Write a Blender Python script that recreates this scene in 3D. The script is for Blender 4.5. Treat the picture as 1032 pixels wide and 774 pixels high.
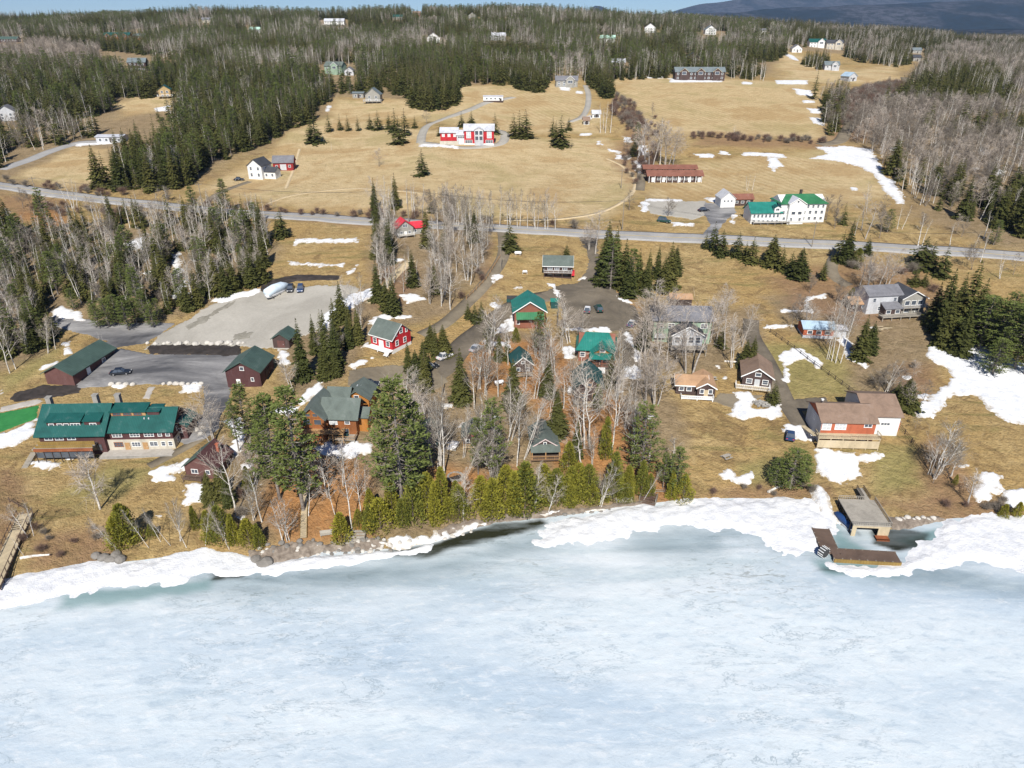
import bpy, math, random
import numpy as np
from mathutils import Vector, Matrix
R = math.radians
SC = bpy.context.scene
COL = SC.collection
for o in list(bpy.data.objects): bpy.data.objects.remove(o)

# ---------------------------------------------------------------- camera
CAM_H, PITCH, FPX = 85.0, R(26.5), 715.0
cd = bpy.data.cameras.new('camera'); cam = bpy.data.objects.new('camera', cd); COL.objects.link(cam)
cam.location = (0, 0, CAM_H); cam.rotation_euler = (R(90) - PITCH, 0, 0)
cd.sensor_width = 36; cd.lens = FPX / 1032 * 36; cd.clip_start = 1; cd.clip_end = 30000
SC.camera = cam
# ---------------------------------------------------------------- world, sun, exposure
SUN_EL, SUN_AZ = R(43), R(182)          # sun stands behind the camera, high in the south
wd = bpy.data.worlds.new('World'); SC.world = wd; wd.use_nodes = True
wn = wd.node_tree.nodes; wl = wd.node_tree.links; wn.clear()
wo = wn.new('ShaderNodeOutputWorld'); wb = wn.new('ShaderNodeBackground'); ws = wn.new('ShaderNodeTexSky')
ws.sky_type = 'NISHITA'; ws.sun_disc = False; ws.sun_elevation = SUN_EL; ws.sun_rotation = SUN_AZ
ws.air_density = 1.0; ws.dust_density = 0.0; ws.ozone_density = 1.0; ws.altitude = 2000
wb.inputs[1].default_value = 0.052
wt = wn.new('ShaderNodeMix'); wt.data_type = 'RGBA'; wt.blend_type = 'MULTIPLY'; wt.inputs[0].default_value = 1; wt.inputs[7].default_value = (.72, .95, 1.28, 1)
wl.new(ws.outputs[0], wt.inputs[6]); wl.new(wt.outputs[2], wb.inputs[0]); wl.new(wb.outputs[0], wo.inputs[0])
ld = bpy.data.lights.new('sun', 'SUN'); lo = bpy.data.objects.new('sun', ld); COL.objects.link(lo)
ld.energy = 5.0; ld.angle = R(0.53); ld.color = (1, .955, .88)
# direction from sun to ground: travels +Y (away from the camera) and a touch to the left
sx, sy, sz = math.cos(SUN_EL) * math.sin(SUN_AZ), math.cos(SUN_EL) * math.cos(SUN_AZ), math.sin(SUN_EL)
lo.rotation_euler = Vector((sx, sy, sz)).to_track_quat('Z', 'Y').to_euler(); lo.location = (0, -50, 200)
SC.view_settings.view_transform = 'Standard'; SC.view_settings.look = 'None'
SC.view_settings.gamma = 1; SC.view_settings.exposure = 0.42

# ---------------------------------------------------------------- numpy noise and terrain height
_rs = np.random.RandomState(7); _G = _rs.rand(256, 256).astype(np.float64)
def vnoise(x, y, seed=0):
    x = np.asarray(x, float) + seed * 17.31; y = np.asarray(y, float) + seed * 9.77
    xi = np.floor(x).astype(int); yi = np.floor(y).astype(int); fx = x - xi; fy = y - yi
    fx = fx * fx * (3 - 2 * fx); fy = fy * fy * (3 - 2 * fy)
    a = _G[xi & 255, yi & 255]; b = _G[(xi + 1) & 255, yi & 255]; c = _G[xi & 255, (yi + 1) & 255]; d = _G[(xi + 1) & 255, (yi + 1) & 255]
    return (a * (1 - fx) + b * fx) * (1 - fy) + (c * (1 - fx) + d * fx) * fy
def fbm(x, y, o=3, seed=0):
    s = 0; a = .5; t = 0
    for k in range(o):
        s = s + a * vnoise(x * 2 ** k, y * 2 ** k, seed + k); t += a; a *= .5
    return s / t - .5
CP, SP = math.cos(PITCH), math.sin(PITCH)
def pxdir(px, py):
    px = np.asarray(px, float); py = np.asarray(py, float)
    u = (px - 516) / FPX; v = (387 - py) / FPX
    return u, CP + v * SP, -SP + v * CP
def project(X, Y, Z):
    dz = Z - CAM_H; dep = Y * CP - dz * SP; up = Y * SP + dz * CP
    return 516 + FPX * X / dep, 387 - FPX * up / dep, dep
_shp = [(-260, 600), (-100, 592), (0, 585), (40, 577), (90, 566), (130, 566), (200, 557), (240, 562), (285, 561), (330, 553), (400, 553), (440, 541), (500, 525),
        (560, 520), (620, 511), (690, 503), (740, 502), (790, 503), (825, 512), (850, 531), (905, 534), (930, 527), (965, 522), (1032, 524), (1150, 530), (1300, 535)]
_u, _v, _w = pxdir([p[0] for p in _shp], [p[1] for p in _shp]); _t = CAM_H / -_w
SHX, SHY = _u * _t, _v * _t
_bx = np.array([-300, -80, -55, -38, -20, 20, 60, 300.]); _bh = np.array([1.6, 1.6, 2.6, 4.2, 3.6, 2.4, 1.8, 1.6])
_PY = np.array([0, 95, 115, 150, 200, 250, 300, 350, 420, 520, 600, 800, 1000, 1300, 1500, 1800, 2500, 4000.])
_PH = np.array([0, 0, .6, 3.6, 8.8, 15., 19, 23, 30, 40, 48, 62, 77, 100, 103, 84, 40, 20.])
_m = np.gradient(_PH, _PY)
def prof(Y):
    Y = np.clip(Y, 0, 3999); i = np.clip(np.searchsorted(_PY, Y) - 1, 0, len(_PY) - 2)
    h = _PY[i + 1] - _PY[i]; t = (Y - _PY[i]) / h
    return (2 * t**3 - 3 * t**2 + 1) * _PH[i] + (t**3 - 2 * t**2 + t) * h * _m[i] + (-2 * t**3 + 3 * t**2) * _PH[i + 1] + (t**3 - t**2) * h * _m[i + 1]
def sstep(a, b, x):
    t = np.clip((x - a) / (b - a), 0, 1); return t * t * (3 - 2 * t)
def H(X, Y):
    X = np.asarray(X, float); Y = np.asarray(Y, float)
    d = Y - np.interp(X, SHX, SHY)
    bank = np.interp(X, _bx, _bh) * (1 - np.exp(-np.maximum(d, 0) / 7.))
    p = prof(Y) * sstep(0, 25, d)
    a = X / np.maximum(Y, 1)
    fac = np.interp(a, [-1.2, -.7, -.45, 0, .12, .24, .37, .48, .58, 1.2], [.86, .9, .965, 1.0, .99, .93, .87, .755, .66, .58])
    p = p * (1 + (fac - 1) * sstep(450, 1000, Y))
    und = fbm(X / 60, Y / 60, 2, 3) * 2.2 * sstep(8, 60, d) + fbm(X / 14, Y / 14, 2, 5) * .5 * sstep(1, 12, d) * (1 - .6 * sstep(300, 600, Y))
    far = fbm(X / 300, Y / 300, 2, 9) * 26 * sstep(700, 1400, Y)
    z = bank + p + und + far
    return np.where(d > 0, z, np.maximum(d * .25, -2.5))
def ground(px, py):
    """pixel -> ground point (arrays)"""
    px = np.atleast_1d(np.asarray(px, float)); py = np.atleast_1d(np.asarray(py, float))
    u, v, w = pxdir(px, py)
    ts = np.geomspace(70, 3200, 420)
    X = u[:, None] * ts; Y = v[:, None] * ts; Z = CAM_H + w[:, None] * ts
    below = Z < H(X, Y); i = np.argmax(below, 1); i = np.where(below.any(1), i, 419); i = np.maximum(i, 1)
    lo_, hi_ = ts[i - 1], ts[i]
    for _ in range(22):
        m = (lo_ + hi_) / 2; b = CAM_H + w * m < H(u * m, v * m)
        hi_ = np.where(b, m, hi_); lo_ = np.where(b, lo_, m)
    X, Y = u * hi_, v * hi_
    return X, Y, H(X, Y)
def gp(px, py):
    X, Y, Z = ground(px, py); return float(X[0]), float(Y[0]), float(Z[0])
def ppm(px, py):                     # pixels per metre at the ground point under a pixel
    X, Y, Z = gp(px, py); return FPX / (Y * CP - (Z - CAM_H) * SP)
def hz(x, y): return float(H(np.array([x]), np.array([y]))[0])

# ---------------------------------------------------------------- objects
def tag(o, label=None, cat=None, group=None, kind=None):
    if label: o['label'] = label
    if cat: o['category'] = cat
    if group: o['group'] = group
    if kind: o['kind'] = kind
    return o
def link(name, me, mat=None, parent=None):
    if mat is not None and not me.materials:
        for m in (mat if isinstance(mat, (list, tuple)) else [mat]): me.materials.append(m)
    o = bpy.data.objects.new(name, me); COL.objects.link(o)
    if parent is not None: o.parent = parent
    return o
def empty(name, loc, rz=0, label=None, cat=None, group=None):
    o = bpy.data.objects.new(name, None); COL.objects.link(o); o.location = loc; o.rotation_euler = (0, 0, rz)
    o.empty_display_size = .5
    return tag(o, label, cat, group)
def npmesh(name, V, F, smooth=False):
    """V (n,3), F list of equal-size (m,k) array or list of tuples"""
    me = bpy.data.meshes.new(name)
    V = np.asarray(V, np.float32)
    if isinstance(F, np.ndarray):
        m, k = F.shape
        me.vertices.add(len(V)); me.vertices.foreach_set('co', V.ravel())
        me.loops.add(m * k); me.loops.foreach_set('vertex_index', F.astype(np.int32).ravel())
        me.polygons.add(m); me.polygons.foreach_set('loop_start', np.arange(0, m * k, k, dtype=np.int32))
        me.update(calc_edges=True)
    else:
        me.from_pydata(V.tolist(), [], F); me.update()
    if smooth: me.polygons.foreach_set('use_smooth', [True] * len(me.polygons))
    return me
def attr(me, name, vals):
    a = me.attributes.new(name, 'FLOAT', 'POINT'); a.data.foreach_set('value', np.asarray(vals, np.float32))
class MB:
    def __init__(s): s.v = []; s.f = []
    def add(s, vs, fs):
        b = len(s.v); s.v += [tuple(p) for p in vs]; s.f += [tuple(i + b for i in f) for f in fs]; return s
    def box(s, cx, cy, cz, sx, sy, sz, rz=0, rx=0, ry=0):
        M = Matrix.Translation((cx, cy, cz)) @ Matrix.Rotation(rz, 4, 'Z') @ Matrix.Rotation(ry, 4, 'Y') @ Matrix.Rotation(rx, 4, 'X')
        vs = [M @ Vector((a * sx / 2, b * sy / 2, c * sz / 2)) for a in (-1, 1) for b in (-1, 1) for c in (-1, 1)]
        return s.add(vs, [(0, 1, 3, 2), (4, 6, 7, 5), (0, 4, 5, 1), (2, 3, 7, 6), (0, 2, 6, 4), (1, 5, 7, 3)])
    def tube(s, pts, rad, n=6, cap=True):
        rad = rad if isinstance(rad, (list, tuple)) else [rad] * len(pts)
        rings = []
        for i, p in enumerate(pts):
            p = Vector(p); a = Vector(pts[max(i - 1, 0)]); b = Vector(pts[min(i + 1, len(pts) - 1)]); t = (b - a).normalized()
            u = t.orthogonal().normalized() if i == 0 else (u - t * u.dot(t)).normalized(); w = t.cross(u)
            rings.append([p + (u * math.cos(2 * math.pi * k / n) + w * math.sin(2 * math.pi * k / n)) * rad[i] for k in range(n)])
        vs = [q for r in rings for q in r]; fs = []
        for i in range(len(pts) - 1):
            for k in range(n): fs.append((i * n + k, i * n + (k + 1) % n, (i + 1) * n + (k + 1) % n, (i + 1) * n + k))
        if cap: fs += [tuple(range(n))[::-1], tuple((len(pts) - 1) * n + k for k in range(n))]
        return s.add(vs, fs)
    def extr(s, poly, y0, y1):         # polygon in x,z extruded along y
        n = len(poly); vs = [(x, y0, z) for x, z in poly] + [(x, y1, z) for x, z in poly]
        return s.add(vs, [tuple(range(n)), tuple(range(2 * n - 1, n - 1, -1))] + [(i, i + n, (i + 1) % n + n, (i + 1) % n) for i in range(n)])
    def extx(s, poly, x0, x1):         # polygon in y,z extruded along x
        n = len(poly); vs = [(x0, y, z) for y, z in poly] + [(x1, y, z) for y, z in poly]
        return s.add(vs, [tuple(range(n))[::-1], tuple(range(n, 2 * n))] + [(i, (i + 1) % n, (i + 1) % n + n, i + n) for i in range(n)])
    def mesh(s, name='mesh', smooth=False):
        me = bpy.data.meshes.new(name); me.from_pydata(s.v, [], s.f); me.update()
        if smooth: me.polygons.foreach_set('use_smooth', [True] * len(me.polygons))
        return me
    def build(s, name, mat, parent=None, smooth=False): return link(name, s.mesh(name, smooth), mat, parent)

# ---------------------------------------------------------------- materials
class NT:
    def __init__(s, name):
        s.m = bpy.data.materials.new(name); s.m.use_nodes = True; s.n = s.m.node_tree.nodes; s.l = s.m.node_tree.links
        s.b = s.n['Principled BSDF']; s.co = s.n.new('ShaderNodeTexCoord')
    def node(s, t, ins=None, **kw):
        x = s.n.new(t)
        for k, v in kw.items(): setattr(x, k, v)
        for k, v in (ins or {}).items():
            if isinstance(v, bpy.types.NodeSocket): s.l.new(v, x.inputs[k])
            else: x.inputs[k].default_value = v
        return x
    def noise(s, vec, scale, detail=4, rough=.55, dist=0): return s.node('ShaderNodeTexNoise', {'Vector': vec, 'Scale': scale, 'Detail': detail, 'Roughness': rough, 'Distortion': dist}).outputs[0]
    def map(s, vec, scale=(1, 1, 1), rot=(0, 0, 0)): return s.node('ShaderNodeMapping', {'Vector': vec, 'Scale': scale, 'Rotation': rot}).outputs[0]
    def ramp(s, f, stops):
        r = s.node('ShaderNodeValToRGB', {'Fac': f}); e = r.color_ramp.elements
        while len(e) < len(stops): e.new(.5)
        for i, (p, c) in enumerate(stops):
            e[i].position = p; e[i].color = (c, c, c, 1) if isinstance(c, (int, float)) else (*c, 1)
        return r.outputs[0]
    def mix(s, f, a, b, mode='MIX'):
        x = s.n.new('ShaderNodeMix'); x.data_type = 'RGBA'; x.blend_type = mode
        for i, v in ((0, f), (6, a), (7, b)):
            if isinstance(v, bpy.types.NodeSocket): s.l.new(v, x.inputs[i])
            elif i == 0: x.inputs[0].default_value = v
            else: x.inputs[i].default_value = (*v, 1)
        return x.outputs[2]
    def math(s, op, a, b=0., c=None):
        x = s.n.new('ShaderNodeMath'); x.operation = op
        for i, v in enumerate((a, b) if c is None else (a, b, c)):
            if isinstance(v, bpy.types.NodeSocket): s.l.new(v, x.inputs[i])
            else: x.inputs[i].default_value = v
        return x.outputs[0]
    def at(s, name): return s.node('ShaderNodeAttribute', attribute_name=name).outputs['Fac']
    def bump(s, h, dist, strength=1.): s.l.new(s.node('ShaderNodeBump', {'Height': h, 'Distance': dist, 'Strength': strength}).outputs[0], s.b.inputs['Normal'])
    def base(s, c):
        if isinstance(c, bpy.types.NodeSocket): s.l.new(c, s.b.inputs['Base Color'])
        else: s.b.inputs['Base Color'].default_value = (*c, 1)
        return s
    def set(s, **k):
        for a, v in k.items(): s.b.inputs[a].default_value = v
        return s
def dk(c, f): return tuple(x * f for x in c)
def mat(name, c, rough=.8, var=.25, scale=1.5, metal=0, stripe=None, sper=.4, sdep=.25, spec=.3):
    t = NT(name); ob = t.co.outputs['Object']
    n = t.noise(ob, scale, 5, .6)
    rnd = t.node('ShaderNodeObjectInfo').outputs['Random']
    col = t.mix(n, dk(c, 1 - var), dk(c, 1 + var))
    nb = t.noise(t.map(ob, (1, 1, .5)), .35, 6, .7, .5)
    if var > .07: col = t.mix(t.ramp(nb, [(.46, 0), (.70, .6)]), col, dk(c, .5)); col = t.mix(t.ramp(nb, [(.28, .35), (.42, 0)]), col, tuple(x * .7 + .16 for x in c))
    if stripe is not None:
        sep = t.node('ShaderNodeSeparateXYZ', {0: ob}).outputs[stripe]
        f = t.math('FRACT', t.math('DIVIDE', sep, sper)); g = t.math('LESS_THAN', f, .16)
        col = t.mix(t.math('MULTIPLY', g, sdep), col, dk(c, .35))
    else:
        t.bump(n, .04, .4)
    t.base(col).set(Roughness=rough, Metallic=metal); t.b.inputs['Specular IOR Level'].default_value = spec
    return t.m
# ---------------------------------------------------------------- material library
M = {}
def _ground():
    t = NT('dry_ground'); P = t.node('ShaderNodeNewGeometry').outputs['Position']
    n1 = t.noise(P, .035, 6, .6, .4); n2 = t.noise(P, .22, 6, .65, .6); n3 = t.noise(P, 1.6, 5, .7); n4 = t.noise(t.map(P, (.5, 2.2, 1)), .09, 5, .6, 1.2)
    g = t.mix(t.ramp(n2, [(.3, 0), (.7, 1)]), (.32, .225, .10), (.57, .425, .205))
    g = t.mix(t.ramp(n1, [(.42, 0), (.60, .85)]), g, (.44, .30, .125))
    g = t.mix(t.ramp(n3, [(.45, 0), (.75, .65)]), g, (.22, .125, .045))
    g = t.mix(t.ramp(n4, [(.53, 0), (.66, .75)]), g, (.23, .195, .075))
    n12 = t.noise(P, .11, 5, .7, 1.0); g = t.mix(t.ramp(n12, [(.52, 0), (.64, .65)]), g, (.19, .125, .06))
    fld = t.mix(t.ramp(n4, [(.3, 0), (.7, 1)]), (.50, .38, .205), (.64, .50, .29))
    fld = t.mix(t.ramp(n2, [(.48, 0), (.75, .6)]), fld, (.36, .24, .10)); fld = t.mix(t.ramp(n1, [(.40, .55), (.5, 0)]), fld, (.40, .255, .11)); fld = t.mix(t.ramp(n1, [(.54, 0), (.64, .5)]), fld, (.36, .30, .13))
    fld = t.mix(t.ramp(n3, [(.5, 0), (.85, .4)]), fld, (.30, .20, .085))
    wv = t.node('ShaderNodeTexWave', {'Vector': t.map(P, (1, 1, 1), (0, 0, R(-24))), 'Scale': .085, 'Distortion': 1.2, 'Detail': 2.}).outputs['Fac']
    wv = t.math('MULTIPLY', t.ramp(wv, [(.35, 0), (.6, 1)]), t.at('mown'))
    fld = t.mix(t.math('MULTIPLY', wv, .28), fld, (.36, .24, .09))
    lit = t.mix(t.ramp(n2, [(.3, 0), (.7, 1)]), (.19, .145, .09), (.36, .27, .17))  # litter browns darkened to carry the shade on the forest floor
    lit = t.mix(t.ramp(n3, [(.5, 0), (.8, .8)]), lit, (.10, .075, .045))
    rus = t.mix(t.ramp(n3, [(.3, 0), (.7, 1)]), (.36, .165, .06), (.50, .27, .11))
    rus = t.mix(t.ramp(n2, [(.45, 0), (.75, .75)]), rus, (.22, .13, .065))
    brn = t.mix(t.ramp(n3, [(.3, 0), (.7, 1)]), (.19, .11, .07), (.34, .20, .12))
    gr = t.mix(t.ramp(n2, [(.3, 0), (.7, 1)]), (.25, .215, .08), (.38, .31, .13))
    def m(a, c, o): 
        f = t.math('ADD', t.at(o), t.math('MULTIPLY', t.math('SUBTRACT', n2, .5), t.math('MULTIPLY', t.math('MULTIPLY', t.at(o), t.math('SUBTRACT', 1., t.at(o))), 3.5)))
        return t.mix(t.node('ShaderNodeClamp', {0: f}).outputs[0], a, c)
    c = m(g, fld, 'field'); c = m(c, gr, 'green'); c = m(c, lit, 'litter'); c = m(c, brn, 'brush'); c = m(c, rus, 'rust')
    t.base(c).set(Roughness=.95); t.b.inputs['Specular IOR Level'].default_value = .1
    n7 = t.noise(P, .55, 5, .75, .5); c = t.mix(t.ramp(n7, [(.52, 0), (.74, .5)]), c, (.17, .115, .055)); c = t.mix(t.ramp(n7, [(.28, .35), (.42, 0)]), c, (.55, .43, .25)); t.base(c)
    t.bump(t.math('ADD', t.math('MULTIPLY', n3, 1.), t.math('MULTIPLY', n7, 2.)), .5, 1.)
    return t.m
M['ground'] = _ground()
def _snow():
    t = NT('snow'); P = t.node('ShaderNodeNewGeometry').outputs['Position']
    n = t.noise(P, .5, 6, .65); n3 = t.noise(P, 3., 4, .7)
    c = t.mix(t.ramp(n, [(.3, 0), (.62, 1)]), (.60, .62, .65), (.78, .78, .78))
    c = t.mix(t.ramp(n3, [(.60, 0), (.78, .45)]), c, (.40, .35, .28))
    n13 = t.noise(P, 1.1, 5, .75); ed = t.math('MULTIPLY', t.at('thin'), t.ramp(n13, [(.38, 0), (.56, 1)])); c = t.mix(ed, c, (.40, .34, .25))
    t.base(c).set(Roughness=.6); t.bump(t.math('ADD', n, t.math('MULTIPLY', n3, .4)), .35, .8)
    return t.m
M['snow'] = _snow()
def _ice():
    t = NT('lake_ice'); P = t.node('ShaderNodeNewGeometry').outputs['Position']
    q = t.map(P, (.55, 1.5, 1), (0, 0, R(-16)))
    n1 = t.noise(q, .028, 6, .55, .5); n2 = t.noise(t.map(P, (.45, 2.1, 1), (0, 0, R(-14))), .10, 6, .58, .5); n3 = t.noise(P, .9, 6, .7, .5)
    c = t.mix(t.ramp(n1, [(.34, 0), (.60, 1)]), (.46, .56, .665), (.70, .76, .80))
    c = t.mix(t.ramp(n2, [(.50, 0), (.70, .6)]), c, (.73, .77, .80))
    c = t.mix(t.ramp(n2, [(.30, .5), (.42, 0)]), c, (.44, .54, .62))
    c = t.mix(t.ramp(n3, [(.60, 0), (.75, .28)]), c, (.74, .77, .80))
    n8 = t.noise(t.map(P, (.7, 1.6, 1), (0, 0, R(-14))), .45, 7, .7, .4); c = t.mix(t.ramp(n8, [(.53, 0), (.64, .6)]), c, (.80, .82, .84)); c = t.mix(t.ramp(n8, [(.36, .45), (.46, 0)]), c, (.42, .51, .60))
    n5 = t.noise(t.map(P, (.8, 3.0, 1), (0, 0, R(-25))), .22, 7, .72, 2.0); n6 = t.noise(P, .035, 3, .5)
    vein = t.math('MULTIPLY', t.ramp(n5, [(.565, 0), (.60, 1)]), t.ramp(n6, [(.46, 0), (.56, 1)]))
    n9 = t.noise(t.map(P, (.55, 1.3, 1), (0, 0, R(-18))), .10, 9, .66, .6); ab = t.math('ABSOLUTE', t.math('SUBTRACT', n9, .5)); c = t.mix(t.math('MULTIPLY', t.ramp(ab, [(0, 1), (.02, 0)]), t.ramp(n6, [(.46, 0), (.62, .4)])), c, (.86, .87, .88))
    n10 = t.noise(t.map(P, (.5, 1.5, 1), (0, 0, R(-22))), .13, 9, .7, .5); ab2 = t.math('ABSOLUTE', t.math('SUBTRACT', n10, .53)); c = t.mix(t.math('MULTIPLY', t.ramp(ab2, [(0, .8), (.010, 0)]), t.ramp(n6, [(.44, 0), (.54, 1)])), c, (.30, .37, .42))
    c = t.mix(t.math('MULTIPLY', vein, t.math('ADD', t.math('MULTIPLY', t.at('near'), .75), .12)), c, (.17, .19, .18))
    c = t.mix(t.math('MULTIPLY', t.at('near'), .45), c, t.mix(t.ramp(n2, [(.4, 0), (.6, 1)]), (.52, .58, .58), (.78, .79, .79)))
    wet = t.mix(t.ramp(n2, [(.35, 0), (.6, 1)]), (.13, .19, .22), (.42, .50, .54))
    wf = t.node('ShaderNodeClamp', {0: t.math('ADD', t.at('wet'), t.math('MULTIPLY', t.math('SUBTRACT', n2, .5), t.math('MULTIPLY', t.at('wet'), 1.4)))}).outputs[0]
    c = t.mix(wf, c, wet)
    teal = t.mix(t.ramp(n1, [(.35, 0), (.6, 1)]), (.19, .30, .31), (.34, .45, .46))
    c = t.mix(t.at('teal'), c, teal)
    wa = t.node('ShaderNodeClamp', {0: t.math('ADD', t.at('water'), t.math('MULTIPLY', t.math('SUBTRACT', n2, .5), t.math('MULTIPLY', t.at('water'), 1.6)))}).outputs[0]
    c = t.mix(wa, c, (.028, .030, .018))
    t.base(t.mix(1., c, (.81, .83, .83), 'MULTIPLY'))
    t.l.new(t.math('SUBTRACT', .62, t.math('MULTIPLY', t.math('ADD', wa, wf), .22)), t.b.inputs['Roughness'])
    hh = t.math('ADD', t.math('MULTIPLY', n2, .8), t.math('MULTIPLY', t.math('ADD', n3, n9), .5))
    t.bump(hh, .22, .6); t.b.inputs['Specular IOR Level'].default_value = .35
    return t.m
M['ice'] = _ice()
def _surf(name, a, b, sc=.12, speck=None, rough=.9, streak=(1, 1, 1), rot=0):
    t = NT(name); P = t.map(t.node('ShaderNodeNewGeometry').outputs['Position'], streak, (0, 0, R(rot)))
    n = t.noise(P, sc, 6, .65, .8); n3 = t.noise(P, 1.5, 4, .7)
    c = t.mix(t.ramp(n, [(.35, 0), (.65, 1)]), a, b)
    c = t.mix(t.ramp(n3, [(.4, 0), (.8, .35)]), c, speck or dk(a, .6))
    t.base(c).set(Roughness=rough); t.bump(n3, .05, .5); t.b.inputs['Specular IOR Level'].default_value = .2
    return t.m
M['asphalt'] = _surf('road_asphalt', (.27, .265, .26), (.36, .35, .335), .08, rough=.85)
M['lot'] = _surf('gravel', (.32, .30, .26), (.42, .395, .345), .07)
M['wetlot'] = _surf('wet_asphalt', (.075, .075, .08), (.36, .35, .34), .055, rough=.6, streak=(.6, 1.6, 1), rot=18)
M['dirt'] = _surf('dirt_drive', (.15, .125, .09), (.25, .21, .15), .1)
M['darkdirt'] = _surf('damp_dirt_drive', (.10, .085, .066), (.19, .16, .12), .1)
M['mulch'] = _surf('dark_mulch', (.028, .024, .022), (.06, .05, .045), .4)
M['turf'] = _surf('green_turf', (.025, .16, .045), (.04, .21, .06), .3)
M['lightpath'] = _surf('pale_path', (.36, .33, .29), (.45, .42, .38), .4)
M['rockbank'] = _surf('rubble', (.15, .12, .095), (.31, .26, .21), .8, speck=(.04, .036, .03))
M['stain'] = _surf('damp_gravel', (.20, .185, .15), (.31, .29, .245), .3)
M['track'] = _surf('worn_straw_track', (.50, .39, .23), (.62, .50, .32), .3)
M['paint_w'] = mat('road_paint_white', (.7, .7, .68), .7, .1); M['paint_y'] = mat('road_paint_yellow', (.6, .42, .07), .7, .1)
def _hill():
    t = NT('distant_forest'); P = t.node('ShaderNodeNewGeometry').outputs['Position']
    n1 = t.noise(t.map(P, (1, .5, 1)), .0022, 7, .62, .8); n2 = t.noise(P, .016, 7, .8); 
    c = t.mix(t.ramp(n1, [(.44, 0), (.56, 1)]), (.010, .024, .040), (.065, .070, .090))  # blue of the distant air is put into the forest colour as well
    c = t.mix(t.ramp(n2, [(.44, 0), (.56, .9)]), c, (.008, .015, .018))
    t.base(c).set(Roughness=1.); t.b.inputs['Specular IOR Level'].default_value = 0; t.bump(n2, 14., 1.)
    return t.m
M['hill'] = _hill()
# building surfaces
M['teal'] = mat('teal_metal_roof', (.014, .090, .080), .45, .12, .6, 0, 0, .45, .55)
M['teal2'] = mat('bright_teal_metal_roof', (.02, .185, .15), .45, .12, .6, 0, 0, .45, .45)
M['green'] = mat('dark_green_metal_roof', (.065, .105, .088), .5, .15, .6, 0, 0, .45, .4)
M['sage'] = mat('grey_green_shingle_roof', (.115, .14, .125), .8, .18, 2.5)
M['kelly'] = mat('green_metal_roof', (.035, .17, .075), .5, .3, .35, 0, 0, .5, .45)
M['tealdark'] = mat('weathered_teal_roof', (.02, .075, .075), .6, .35, 1.)
M['brownroof'] = mat('brown_shingle_roof', (.24, .165, .12), .85, .15, 2.)
M['tanroof'] = mat('tan_shingle_roof', (.42, .26, .15), .85, .15, 2.)
M['motelroof'] = mat('red_brown_roof', (.22, .095, .065), .8, .15, 2.)
M['greyroof'] = mat('grey_shingle_roof', (.17, .17, .185), .8, .25, 1.5)
M['darkroof'] = mat('charcoal_shingle_roof', (.055, .058, .066), .8, .2, 1.5)
M['paleroof'] = mat('pale_metal_roof', (.52, .53, .57), .5, .08, 1., 0, 0, .5, .2)
M['blueroof'] = mat('light_blue_roof', (.38, .50, .60), .6, .15, 1., 0, 0, .5, .2)
M['slate'] = mat('blue_grey_roof', (.15, .18, .19), .7, .2, 1.)
M['redroof'] = mat('red_metal_roof', (.62, .04, .06), .5, .15, 1., 0, 0, .5, .3)
M['maroon'] = mat('maroon_board_wall', (.085, .038, .038), .85, .2, 1., 0, 0, .3, .35)
M['maroon2'] = mat('dull_maroon_wall', (.13, .062, .055), .85, .2, 1., 0, 2, .25, .35)
M['cream'] = mat('cream_stucco_wall', (.50, .46, .38), .9, .08, 1.)
M['red'] = mat('red_clapboard', (.44, .022, .030), .7, .12, 1., 0, 2, .22, .3)
M['barnred'] = mat('barn_red_boards', (.28, .03, .03), .8, .15, 1., 0, 2, .22, .3)
M['orange'] = mat('honey_log_wall', (.40, .17, .04), .65, .22, 1.4, 0, 2, .3, .5)
M['log'] = mat('brown_log_wall', (.27, .10, .035), .7, .25, 1.4, 0, 2, .3, .5)
M['brick'] = mat('orange_red_siding', (.42, .12, .06), .8, .12, 2., 0, 2, .2, .25)
M['cedar'] = mat('red_cedar_siding', (.25, .10, .065), .8, .2, 1.5, 0, 2, .22, .3)
M['brownwall'] = mat('dark_brown_siding', (.075, .05, .045), .85, .2, 1., 0, 2, .22, .3)
M['greywall'] = mat('grey_shingle_wall', (.30, .29, .26), .85, .15, 2.)
M['tanwall'] = mat('tan_wood_wall', (.42, .30, .15), .8, .2, 2.)
M['mint'] = mat('pale_green_siding', (.27, .37, .27), .8, .15, 1., 0, 2, .22, .25)
M['mintroof'] = mat('mint_roof', (.40, .60, .50), .6, .12, 1.)
M['white'] = mat('white_clapboard', (.68, .68, .66), .6, .05, 1., 0, 2, .22, .15)
M['offwhite'] = mat('grey_white_siding', (.50, .51, .53), .7, .08, 1., 0, 2, .22, .2)
M['pinkwall'] = mat('pale_pink_siding', (.62, .50, .48), .8, .08, 1.)
M['trim'] = mat('white_trim', (.80, .80, .78), .5, .04, 1.)
M['darktrim'] = mat('dark_trim', (.06, .045, .04), .7, .1, 1.)
M['woodtrim'] = mat('wood_trim', (.40, .24, .11), .7, .2, 1.)
M['deck'] = mat('weathered_deck_boards', (.36, .33, .28), .85, .18, 1.5, 0, 0, .3, .35)
M['deckbrown'] = mat('brown_deck_boards', (.13, .088, .066), .85, .2, 1.5, 0, 0, .3, .35)
M['decktan'] = mat('tan_deck_boards', (.50, .41, .27), .8, .18, 1.5, 0, 0, .3, .3)
M['yellowwood'] = mat('golden_awning_boards', (.26, .17, .05), .7, .2, 2., 0, 0, .5, .35)
M['rustwood'] = mat('rust_red_railing', (.26, .085, .035), .75, .2, 2., 0, 0, .5, .35)
M['stone'] = mat('grey_stone', (.30, .285, .26), .9, .35, 1.2)
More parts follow.
